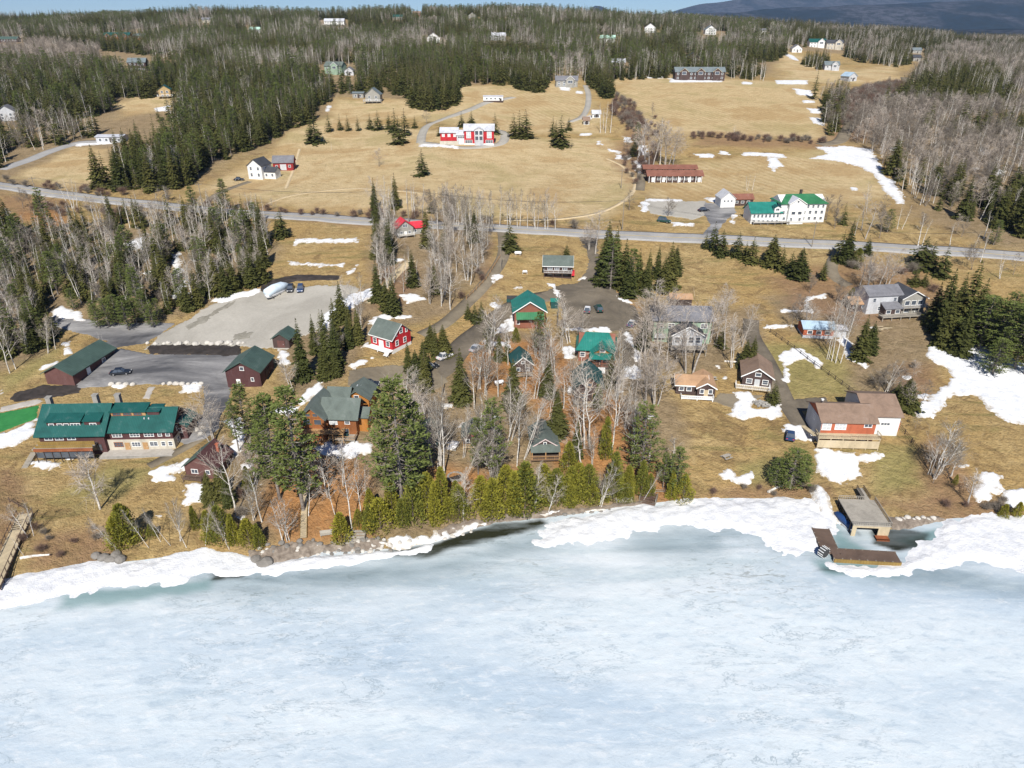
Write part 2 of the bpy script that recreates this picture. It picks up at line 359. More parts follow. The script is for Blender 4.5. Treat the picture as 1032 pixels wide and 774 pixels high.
M['stonepale'] = mat('pale_stone', (.50, .47, .42), .9, .3, 1.2); M['rockd'] = mat('shore_rock', (.20, .185, .165), .9, .45, .8)
M['foundation'] = mat('concrete', (.42, .41, .38), .9, .15, 1.)
M['bluetarp'] = mat('blue_tarp', (.02, .06, .18), .5, .2, 1.); M['plastic'] = mat('pale_shrink_wrap', (.62, .72, .80), .35, .1, 1.)  # tarp blue darkened to carry the shade beside the boathouse
M['tank'] = mat('white_painted_tank', (.8, .8, .8), .4, .05, 1.)
M['poolwood'] = mat('grey_pole_wood', (.24, .21, .17), .9, .2, 1.)
M['wire'] = mat('dark_wire', (.05, .05, .05), .7, .1)
M['tyre'] = mat('rubber', (.02, .02, .02), .8, .1); M['rim'] = mat('wheel_rim', (.45, .45, .46), .35, .1, 1, .6)
def _glass():
    t = NT('window_glass'); n = t.noise(t.co.outputs['Object'], .8, 2)
    t.base(t.mix(n, (.035, .045, .06), (.11, .13, .16))).set(Roughness=.08); t.b.inputs['Specular IOR Level'].default_value = .8
    return t.m
M['glass'] = _glass()
M['blind'] = mat('curtained_glass', (.50, .52, .53), .3, .2, 1.)
for k, c in dict(car_dark=(.02, .025, .035), car_silver=(.45, .46, .48), car_green=(.02, .07, .06), car_blue=(.03, .06, .14), car_white=(.75, .75, .75), car_grey=(.10, .11, .12), car_orange=(.55, .16, .03), car_red=(.35, .02, .02)).items():
    M[k] = mat(k + '_paint', c, .25, .05, 1., .1, spec=.6)
# trees
def foliage(name, a, b, c3):
    t = NT(name); ob = t.co.outputs['Object']; rnd = t.node('ShaderNodeObjectInfo').outputs['Random']
    g = t.node('ShaderNodeNewGeometry'); n = t.noise(g.outputs['Position'], .55, 4, .7)
    c = t.mix(t.ramp(n, [(.3, 0), (.7, 1)]), a, b); c = t.mix(t.ramp(rnd, [(.0, 0), (1., .8)]), c, c3)
    isl = g.outputs['Random Per Island']; c = t.mix(t.ramp(isl, [(0, .0), (1, .40)]), c, dk(b, 1.5))
    t.base(c).set(Roughness=.75); t.b.inputs['Specular IOR Level'].default_value = .15
    return t.m
M['spruce'] = foliage('spruce_needles', (.017, .024, .008), (.060, .068, .018), (.110, .100, .028))
M['pine'] = foliage('pine_needles', (.040, .060, .014), (.125, .150, .040), (.105, .125, .035))
M['cedarleaf'] = foliage('cedar_leaves', (.085, .090, .014), (.27, .24, .03), (.035, .062, .020))
def bark(name, a, b):
    t = NT(name); ob = t.co.outputs['Object']; P = t.node('ShaderNodeNewGeometry').outputs['Position']
    rnd = t.node('ShaderNodeObjectInfo').outputs['Random']
    n = t.noise(t.map(P, (1, 1, 2.2)), 1.4, 4, .7); c = t.mix(t.ramp(n, [(.40, 0), (.6, 1)]), b, a); c = t.mix(t.math('MULTIPLY', rnd, .3), c, dk(a, .6))
    t.base(c).set(Roughness=.85); t.b.inputs['Specular IOR Level'].default_value = .1
    return t.m
M['birchbark'] = bark('birch_bark', (.76, .73, .67), (.40, .36, .31)); M['palebark'] = bark('pale_grey_bark', (.50, .46, .41), (.27, .24, .21)); M['greybark'] = bark('grey_bark', (.27, .235, .205), (.145, .125, .11)); M['brownbark'] = bark('brown_bark', (.20, .155, .12), (.11, .085, .07))
M['twig'] = bark('birch_twigs', (.27, .235, .19), (.16, .135, .11)); M['redtwig'] = bark('red_brown_twigs', (.22, .145, .11), (.13, .085, .068)); M['paletwig'] = bark('pale_twigs', (.52, .45, .38), (.34, .29, .24))
# ---------------------------------------------------------------- polygons in plan
def sdf(px, py, poly):
    """signed distance to closed polygon (positive inside); px,py 1-D arrays, poly (n,2)"""
    px = np.asarray(px); py = np.asarray(py); best = np.full(px.shape, 1e18); ins = np.zeros(px.shape, bool)
    n = len(poly)
    for i in range(n):
        ax, ay = poly[i]; bx, by = poly[(i + 1) % n]; ex, ey = bx - ax, by - ay; L = ex * ex + ey * ey + 1e-12
        t = np.clip(((px - ax) * ex + (py - ay) * ey) / L, 0, 1); dx = px - ax - ex * t; dy = py - ay - ey * t
        best = np.minimum(best, dx * dx + dy * dy)
        c = ((ay > py) != (by > py)) & (px < (bx - ax) * (py - ay) / ((by - ay) if abs(by - ay) > 1e-12 else 1e-12) + ax)
        ins ^= c
    d = np.sqrt(best); return np.where(ins, d, -d)
def worldpoly(pts, lake=False):
    P = []
    n = len(pts)
    for i in range(n):
        a = pts[i]; b = pts[(i + 1) % n]; k = max(1, int(max(abs(a[0] - b[0]), abs(a[1] - b[1])) / 25))
        for j in range(k): P.append((a[0] + (b[0] - a[0]) * j / k, a[1] + (b[1] - a[1]) * j / k))
    P = np.array(P)
    if lake:
        u, v, w = pxdir(P[:, 0], P[:, 1]); t = CAM_H / -w; return np.stack([u * t, v * t], 1)
    X, Y, Z = ground(P[:, 0], P[:, 1]); return np.stack([X, Y], 1)
def patch(name, pts, m, thick=.12, soft=.5, rag=.8, rs=None, lake=False, z0=None, lift=.03, kind='structure', nsc=2.5):
    W = worldpoly(pts, lake); x0, y0 = W.min(0) - soft - rag; x1, y1 = W.max(0) + soft + rag
    dist = math.hypot((x0 + x1) / 2, (y0 + y1) / 2); rs = rs or max(.3, dist / 420)
    nx = int((x1 - x0) / rs) + 2; ny = int((y1 - y0) / rs) + 2
    while nx * ny > 260000: rs *= 1.3; nx = int((x1 - x0) / rs) + 2; ny = int((y1 - y0) / rs) + 2
    X, Y = np.meshgrid(x0 + np.arange(nx) * rs, y0 + np.arange(ny) * rs); X = X.ravel(); Y = Y.ravel()
    d = sdf(X, Y, W) + rag * 2 * (fbm(X / nsc, Y / nsc, 3, 11) + .6 * fbm(X / (nsc * 4), Y / (nsc * 4), 2, 12) + (.3 if lake else .8) * fbm(X / .9, Y / .9, 3, 14))
    base = H(X, Y) if not lake else np.zeros_like(X)
    s = np.clip(d / soft, -1, 1); Z = base + np.where(s > 0, lift + thick * sstep(0, 1, s) * (1 + .5 * fbm(X / 1.5, Y / 1.5, 2, 4)), lift + s * .45)
    idx = np.arange(nx * ny).reshape(ny, nx)
    F = np.stack([idx[:-1, :-1], idx[:-1, 1:], idx[1:, 1:], idx[1:, :-1]], -1).reshape(-1, 4)
    F = F[(d[F] > -soft * .9).any(1)]
    if len(F) == 0: return None
    used = np.unique(F); rem = np.full(nx * ny, -1); rem[used] = np.arange(len(used))
    me = npmesh(name, np.stack([X, Y, Z], 1)[used], rem[F], True)
    if name.endswith('snow') or name == 'snow_patch': attr(me, 'thin', ((1 - sstep(.1, 1.6, d / soft)) * (0. if lake else 1.))[used])
    o = link(name, me, m); tag(o, kind=kind); return o
def smooth_line(P, k=8):
    P = [P[0]] + list(P) + [P[-1]]; out = []
    for i in range(1, len(P) - 2):
        a, b, c, d = [np.array(q, float) for q in P[i - 1:i + 3]]
        for j in range(k):
            t = j / k; out.append(.5 * ((2 * b) + (-a + c) * t + (2 * a - 5 * b + 4 * c - d) * t**2 + (-a + 3 * b - 3 * c + d) * t**3))
    out.append(np.array(P[-2], float)); return np.array(out)
def ribbon(name, pts, width, m, lift=.06, off=0., step=2.0, kind='structure', raw=False):
    W = np.array(pts, float) if raw else np.stack(ground([p[0] for p in pts], [p[1] for p in pts])[:2], 1)
    W = smooth_line(W, 10); seg = np.r_[0, np.cumsum(np.hypot(*np.diff(W, axis=0).T))]; n = max(3, int(seg[-1] / step))
    s = np.linspace(0, seg[-1], n); W = np.stack([np.interp(s, seg, W[:, 0]), np.interp(s, seg, W[:, 1])], 1)
    T = np.gradient(W, axis=0); T /= np.hypot(T[:, 0], T[:, 1])[:, None]; N = np.stack([-T[:, 1], T[:, 0]], 1)
    k = max(1, int(width / 1.5)); offs = np.linspace(-width / 2, width / 2, k + 1) + off
    P = W[:, None, :] + N[:, None, :] * offs[None, :, None]; X = P[..., 0].ravel(); Y = P[..., 1].ravel()
    Z = H(X, Y) + lift
    idx = np.arange(n * (k + 1)).reshape(n, k + 1)
    F = np.stack([idx[:-1, :-1], idx[1:, :-1], idx[1:, 1:], idx[:-1, 1:]], -1).reshape(-1, 4)
    # rim skirt so that the edge is seated in the ground
    V = np.stack([X, Y, Z], 1); V2 = V[np.r_[idx[:, 0], idx[:, -1]]].copy(); V2[:, 2] -= lift + .15; b = len(V); V = np.r_[V, V2]
    q = np.arange(n); S1 = np.stack([idx[:-1, 0], b + q[:-1], b + q[1:], idx[1:, 0]], -1); S2 = np.stack([idx[:-1, -1], idx[1:, -1], b + n + q[1:], b + n + q[:-1]], -1)
    if width > 1: F = np.r_[F, S1, S2]
    me = npmesh(name, V, F[:, ::-1].copy()); o = link(name, me, m); tag(o, kind=kind); return W
# ---------------------------------------------------------------- ground sheet
ZONES = dict(
 field=[[(200,192),(262,165),(290,132),(335,118),(430,132),(520,135),(560,140),(610,140),(640,160),(645,195),(600,222),(500,222),(350,214),(262,204)],
        [(335,100),(420,100),(455,88),(560,84),(590,92),(600,110),(610,135),(500,135),(420,118),(335,122)],
        [(612,80),(640,76),(820,84),(830,108),(830,142),(700,136),(640,128)],
        [(780,50),(800,54),(860,72),(900,66),(910,80),(880,85),(790,80)],
        [(10,180),(70,150),(110,150),(115,185),(60,192)],[(112,107),(150,95),(180,100),(170,112),(118,120)],
        [(655,185),(700,165),(830,150),(880,165),(900,200),(840,205),(700,200),(655,198)]],
 mown=[[(500,88),(590,95),(600,112),(560,125),(510,125)],[(655,182),(705,150),(820,155),(840,200),(740,205),(655,198)],[(615,82),(815,88),(825,135),(640,125)]],
 litter=[[(-40,225),(60,235),(150,225),(270,235),(285,250),(245,290),(205,308),(165,330),(125,345),(60,310),(50,350),(0,370),(-60,380)],
        [(375,205),(470,218),(500,230),(495,262),(455,318),(400,330),(380,300),(375,250)],
        [(285,330),(330,318),(372,285),(385,310),(370,345),(350,378),(310,400),(285,400)],
        [(430,380),(470,350),(520,330),(560,340),(640,380),(668,400),(690,420),(690,520),(560,528),(430,545),(360,545),(240,560),(225,480),(225,440),(300,440),(380,430)],
        [(635,290),(700,320),(760,310),(770,340),(720,370),(650,370)],[(770,300),(880,290),(960,320),(920,400),(860,400),(850,350),(790,330)],
        [(-80,200),(-20,190),(100,190),(180,198),(280,140),(335,116),(340,98),(430,104),(470,88),(560,78),(780,78),(790,50),(930,60),(900,90),(850,98),(835,140),(900,155),(925,215),(1010,245),(1200,250),(1200,-20),(-200,-20)],
        [(600,330),(650,320),(690,330),(740,325),(735,372),(690,380),(640,372)]],
 brush=[[(700,136),(830,142),(850,150),(700,147)],[(835,100),(880,88),(910,80),(930,110),(870,140),(835,140)],[(660,498),(740,490),(835,490),(840,500),(790,503),(690,505)],
        [(640,120),(660,160),(640,190),(620,165)],[(870,505),(960,500),(1040,505),(1040,528),(940,525)],[(30,540),(110,535),(110,566),(30,575)],[(770,280),(800,310),(870,330),(960,300),(930,270),(850,262)],
        [(230,206),(350,218),(470,224),(600,228),(600,233),(350,226),(225,216)],[(0,195),(60,200),(60,225),(0,225)],[(900,370),(945,365),(940,400),(905,420)],[(940,440),(990,500),(960,520),(920,480)],
        [(0,470),(28,480),(20,560),(-20,580)],[(380,265),(420,270),(400,330),(380,310)],[(488,240),(502,245),(498,280),(488,300)]],
 rust=[[(285,440),(318,430),(375,480),(380,545),(285,550),(262,520)],[(610,285),(628,300),(648,312),(620,305),(600,290)],[(430,470),(535,470),(540,500),(430,510)],[(630,450),(690,470),(690,505),(640,500)],[(540,400),(600,390),(660,430),(640,470),(560,480)],[(20,215),(60,210),(75,235),(30,240)],[(465,345),(560,340),(600,390),(540,400),(480,400)]],
 green=[[(110,470),(160,470),(120,500),(60,500)],[(760,345),(850,350),(870,400),(800,400)],[(880,455),(920,450),(930,490),(880,500)],[(740,465),(830,465),(820,490),(760,490)],[(60,350),(0,380),(0,400),(50,375)]])
NRX = 860; NRY = 640
_a = np.concatenate([np.linspace(-1.6, -.86, 60, endpoint=False), np.linspace(-.86, .86, NRX), np.linspace(.86, 1.6, 61)[1:]])
_y = np.r_[np.linspace(84, 180, 210, endpoint=False), np.geomspace(180, 2700, 430)]
AA, YY = np.meshgrid(_a, _y); GX = (AA * np.minimum(YY, 1e9)).ravel(); GY = YY.ravel()
GZ = H(GX, GY)
nx = len(_a); ny = len(_y); idx = np.arange(nx * ny).reshape(ny, nx)
F = np.stack([idx[:-1, :-1], idx[:-1, 1:], idx[1:, 1:], idx[1:, :-1]], -1).reshape(-1, 4)
me = npmesh('ground', np.stack([GX, GY, GZ], 1), F, True)
def zmask(X, Y, polys, blur=.05):
    out = np.zeros_like(X)
    for p in polys:
        W = worldpoly(p); lo_ = W.min(0); hi_ = W.max(0); s = np.median(np.hypot(W[:, 0], W[:, 1])) * .012 + .8
        k = (X > lo_[0] - 4 * s) & (X < hi_[0] + 4 * s) & (Y > lo_[1] - 4 * s) & (Y < hi_[1] + 4 * s)
        if not k.any(): continue
        d = sdf(X[k], Y[k], W) + 2.2 * s * fbm(X[k] / (3 * s), Y[k] / (3 * s), 3, 21)
        out[k] = np.maximum(out[k], sstep(-s, s, d))
    return out
ZM = {zn: zmask(GX, GY, polys) for zn, polys in ZONES.items()}
ZM['litter'] = ZM['litter'] * (1 - ZM['field']) * .8; ZM['brush'] = ZM['brush'] * .62
for zn, vals in ZM.items(): attr(me, zn, vals)
tag(link('ground', me, M['ground']), kind='structure')
# distant hills: real ridges several kilometres off
def far_h(X, Y):
    a = X / Y
    r1 = np.interp(a, [-2, -.1, 0, .12, .25, .4, .7, 2], [0, 10, 30, 48, 60, 66, 80, 80])
    r2 = np.interp(a, [-2, -.1, .03, .06, .10, .12, .20, .28, .35, .45, .6, .8, 2], [60, 110, 150, 190, 232, 205, 235, 258, 300, 335, 372, 400, 400])
    r3 = np.interp(a, [-2, 0, .06, .094, .102, .112, .125, .17, .2, .235, .27, .3, .4, 2], [50, 120, 170, 250, 312, 305, 250, 200, 240, 330, 430, 500, 560, 560])
    z = 10 + r1 * np.exp(-((Y - 3600) / 550.) ** 2) + (r2 * .70 + 20) * np.exp(-((Y - 6500) / 1200.) ** 2) + (np.minimum(r3, 330 + .3 * (r3 - 330)) * 1.2) * np.exp(-((Y - 10800) / 1500.) ** 2)
    return z + fbm(X / 500, Y / 500, 4, 31) * 60 * sstep(2600, 4000, Y)
_a2 = np.linspace(-1.6, 1.6, 420); _y2 = np.geomspace(2450, 13500, 150); AA, YY = np.meshgrid(_a2, _y2); X2 = (AA * YY).ravel(); Y2 = YY.ravel()
idx = np.arange(len(X2)).reshape(150, 420); F = np.stack([idx[:-1, :-1], idx[:-1, 1:], idx[1:, 1:], idx[1:, :-1]], -1).reshape(-1, 4)
Z2 = far_h(X2, Y2); Z2 = np.where(Y2 < 2600, np.minimum(Z2, H(X2, Y2) - 4), Z2)
tag(link('distant_hills', npmesh('distant_hills', np.stack([X2, Y2, Z2], 1), F, True), M['hill']), kind='structure')
# ---------------------------------------------------------------- lake
gx = np.r_[[-9000, -4000, -1800, -800, -400, -260], np.arange(-180, 180.1, .6), [260, 400, 800, 1800, 4000, 9000]]
gy = np.r_[[-6000, -2500, -900, -300, -80, 0, 30], np.arange(48, 134.1, .6)]
X3, Y3 = np.meshgrid(gx, gy); X3 = X3.ravel(); Y3 = Y3.ravel()
idx = np.arange(len(X3)).reshape(len(gy), len(gx)); F = np.stack([idx[:-1, :-1], idx[:-1, 1:], idx[1:, 1:], idx[1:, :-1]], -1).reshape(-1, 4)
Z3 = (fbm(X3 / 2.2, Y3 / 1.1, 3, 41) * .10) * ((np.abs(X3) < 180) & (Y3 > 48))
me = npmesh('lake_ice', np.stack([X3, Y3, Z3], 1), F, True)
def lmask(polys, blur):
    out = np.zeros_like(X3)
    for p in polys:
        W = worldpoly(p, True); lo_ = W.min(0) - 8; hi_ = W.max(0) + 8
        k = (X3 > lo_[0]) & (X3 < hi_[0]) & (Y3 > lo_[1]) & (Y3 < hi_[1])
        d = sdf(X3[k], Y3[k], W) + 1.6 * fbm(X3[k] / 4, Y3[k] / 1.6, 3, 22)
        out[k] = np.maximum(out[k], sstep(-blur, blur, d))
    return out
attr(me, 'water', lmask([[(300,565),(340,562),(360,566),(300,572)],[(385,556),(400,560),(430,561),(470,551),(500,543),(540,533),(556,528),(545,524),(500,528),(460,541),(430,549)],[(878,534),(908,532),(935,538),(930,552),(905,556),(880,548)],[(846,500),(858,530),(866,540),(850,520),(840,495)],[(220,576),(245,574),(248,584),(222,583)],[(212,577),(232,575),(236,583),(214,584)],[(820,573),(860,577),(900,577),(870,574)]], .7))
attr(me, 'teal', lmask([[(62,598),(95,596),(160,588),(215,583),(210,594),(130,606),(60,614)],[(840,520),(850,540),(880,558),(840,560)],[(905,545),(950,530),(960,540),(925,556)],[(820,566),(912,572),(905,582),(830,578)]], 1.2))
attr(me, 'wet', lmask([[(215,576),(300,572),(390,566),(430,566),(500,548),(560,532),(575,540),(520,560),(430,585),(330,592),(240,598),(180,598)],[(640,538),(700,534),(735,540),(720,556),(660,560),(625,552)],[(700,532),(790,532),(830,560),(780,552)],[(800,555),(960,572),(1040,588),(1040,600),(900,588)],[(845,515),(880,560),(838,560)]], 4.0) * .85)
attr(me, 'near', 1 - sstep(88, 101, Y3 - .06 * X3) * 0 - sstep(0, 1, (97 - (Y3 - .04 * X3)) / 14))
tag(link('lake_ice', me, M['ice']), kind='structure')
patch('shore_snow', [(-60,590),(-5,583),(30,578),(60,570),(100,562),(130,566),(170,563),(205,556),(235,570),(250,576),(205,575),(190,583),(168,588),(120,592),(60,601),(-5,616),(-80,625)], M['snow'], .35, 2.2, 1.5, lake=True, kind='structure', lift=.02)
patch('shore_snow', [(165,562),(205,552),(240,556),(270,568),(330,560),(400,556),(440,548),(430,556),(390,562),(330,572),(270,578),(235,578),(200,576)], M['snow'], .3, .8, 1.1, lake=True, lift=.08)
patch('shore_snow', [(556,526),(600,514),(640,508),(700,502),(760,500),(800,498),(816,490),(826,492),(840,514),(838,535),(835,560),(790,556),(740,535),(700,532),(640,536),(600,545),(560,552),(545,545)], M['snow'], .45, 3.2, 2.2, lake=True, lift=.02)
patch('shore_snow', [(818,496),(822,489),(830,492),(846,528),(842,548),(832,552),(824,530)], M['snow'], .5, .8, .5, lift=.08)
patch('shore_snow', [(835,568),(860,570),(905,570),(925,552),(945,535),(960,520),(985,512),(1010,515),(1060,522),(1060,580),(1010,575),(960,570),(910,578),(860,580)], M['snow'], .4, 3.2, 2.2, lake=True, lift=.02)
# ---------------------------------------------------------------- roads, drives, yards
RW = ribbon('main_road', [(-160,170),(-60,180),(0,187),(60,196),(140,205),(220,213),(320,219),(420,225),(500,230),(600,236),(700,240),(800,245),(900,250),(1000,256),(1100,263),(1250,275)], 8.6, M['asphalt'], .09)
for of in (-3.3, 3.3): ribbon('road_edge_line', RW[::6], .14, M['paint_w'], .10, of, raw=True)
for of in (-.14, .14): ribbon('road_centre_line', RW[::6], .11, M['paint_y'], .10, of, raw=True)
ribbon('side_road', [(0,171),(30,161),(55,151),(80,144),(98,143)], 7, M['asphalt'], .08)
ribbon('driveway', [(507,234),(507,258),(490,285),(470,306),(448,326),(425,338)], 4.2, M['dirt'])
ribbon('driveway', [(556,298),(530,303),(508,315),(485,333),(468,346),(455,362),(440,376),(420,382),(395,376)], 6.5, M['darkdirt'])
patch('gravel_yard', [(352,374),(400,368),(440,372),(452,385),(430,398),(405,388),(370,394),(352,388)], M['dirt'], .0, .4, .5, lift=.07)
patch('driveway', [(582,238),(600,238),(604,262),(608,280),(622,295),(640,309),(646,322),(634,334),(600,334),(566,331),(566,310),(556,300),(545,296),(560,288),(582,284),(594,268),(592,255)], M['darkdirt'], .0, .4, .9, lift=.09)
patch('driveway', [(626,330),(634,332),(645,352),(648,372),(626,370),(628,350)], M['darkdirt'], .0, .4, .4, lift=.12)
patch('gravel_lot', [(146,352),(160,338),(190,322),(215,306),(232,302),(262,293),(300,290),(352,286),(364,292),(345,305),(330,320),(318,335),(300,340),(290,352),(240,350)], M['lot'], .0, .4, .9, lift=.09)
patch('paved_lot', [(70,392),(95,362),(120,350),(146,346),(160,338),(176,326),(150,325),(120,326),(90,322),(66,318),(48,320),(56,330),(90,338),(108,344),(96,358)], M['wetlot'], .0, .4, .4, lift=.08)
patch('paved_lot', [(75,391),(96,363),(122,351),(150,357),(240,358),(242,380),(232,388),(232,405),(222,420),(220,432),(208,442),(186,448),(180,444),(203,420),(207,405),(205,389),(150,387)], M['wetlot'], .0, .4, .3, lift=.11)
patch('mulch_bed', [(150,348),(244,348),(243,358),(150,357)], M['mulch'], .1, .5, .8, lift=.13)
patch('mulch_bed', [(265,284),(300,277),(342,278),(341,282),(300,283),(276,288),(265,296),(262,292)], M['mulch'], .25, .6, .3, lift=.10)
patch('mulch_bed', [(8,403),(14,396),(45,388),(76,388),(82,396),(44,401),(14,405)], M['mulch'], .1, .5, .8)
patch('footpath', [(0,410),(38,402),(44,404),(36,408),(0,416)], M['lightpath'], .02, .3, .2, lift=.06)
patch('footpath', [(150,390),(156,390),(150,402),(143,402)], M['lightpath'], .02, .3, .2, lift=.06)
patch('putting_green', [(-60,420),(0,416),(40,408),(36,422),(0,436),(-60,450)], M['turf'], .06, .4, .3)
patch('gravel_lot', [(650,203),(712,202),(716,213),(700,222),(655,215)], M['lot'], .0, .4, .9, lift=.09)
patch('driveway', [(710,204),(738,206),(742,214),(728,226),(722,238),(706,238),(716,226),(708,214)], M['wetlot'], .0, .4, .4, lift=.12)
ribbon('farm_track', [(645,192),(646,175),(640,165)], 4, M['dirt'], .08)
ribbon('driveway', [(424,144),(426,134),(432,126),(452,118),(475,110),(492,103),(518,98)], 5, M['lot'])
ribbon('driveway', [(424,144),(445,146),(470,149),(495,147),(507,143),(508,134),(498,131)], 5, M['lot'], .09)
ribbon('farm_track', [(590,86),(593,95),(592,108),(586,118),(574,123)], 4, M['lot'])
ribbon('farm_track', [(826,146),(846,142),(854,130),(864,120),(884,112),(905,100),(915,88),(912,78)], 7, M['dirt'])
ribbon('driveway', [(203,210),(215,198),(232,190),(252,183)], 3, M['dirt'])
ribbon('driveway', [(757,322),(758,338),(772,362),(783,385),(792,405),(802,420),(815,440)], 4.5, M['darkdirt'])
patch('driveway', [(790,404),(832,400),(836,408),(800,416)], M['darkdirt'], .0, .4, .3, lift=.09)
patch('driveway', [(742,372),(752,360),(764,356),(784,392),(780,402),(772,394)], M['dirt'], .0, .4, .3, lift=.08)
ribbon('driveway', [(846,250),(838,268),(842,280),(856,288)], 4, M['dirt'])
patch('trodden_path', [(772,398),(740,412),(716,404),(725,396)], M['dirt'], .0, .5, .5, lift=.04)
ribbon('footpath', [(150,470),(185,452),(205,440)], 2.4, M['dirt'], .05)
ribbon('worn_track', [(508,222),(560,221),(605,214),(634,198),(640,182),(628,168),(612,160)], 1.8, M['track'], .05)
ribbon('worn_track', [(302,150),(296,170),(288,190)], 1.5, M['track'], .05)
ribbon('worn_track', [(268,206),(300,196),(360,190),(430,196)], 1.3, M['track'], .05)
ribbon('worn_track', [(415,262),(400,275),(386,292),(372,306)], 3., M['track'], .05)
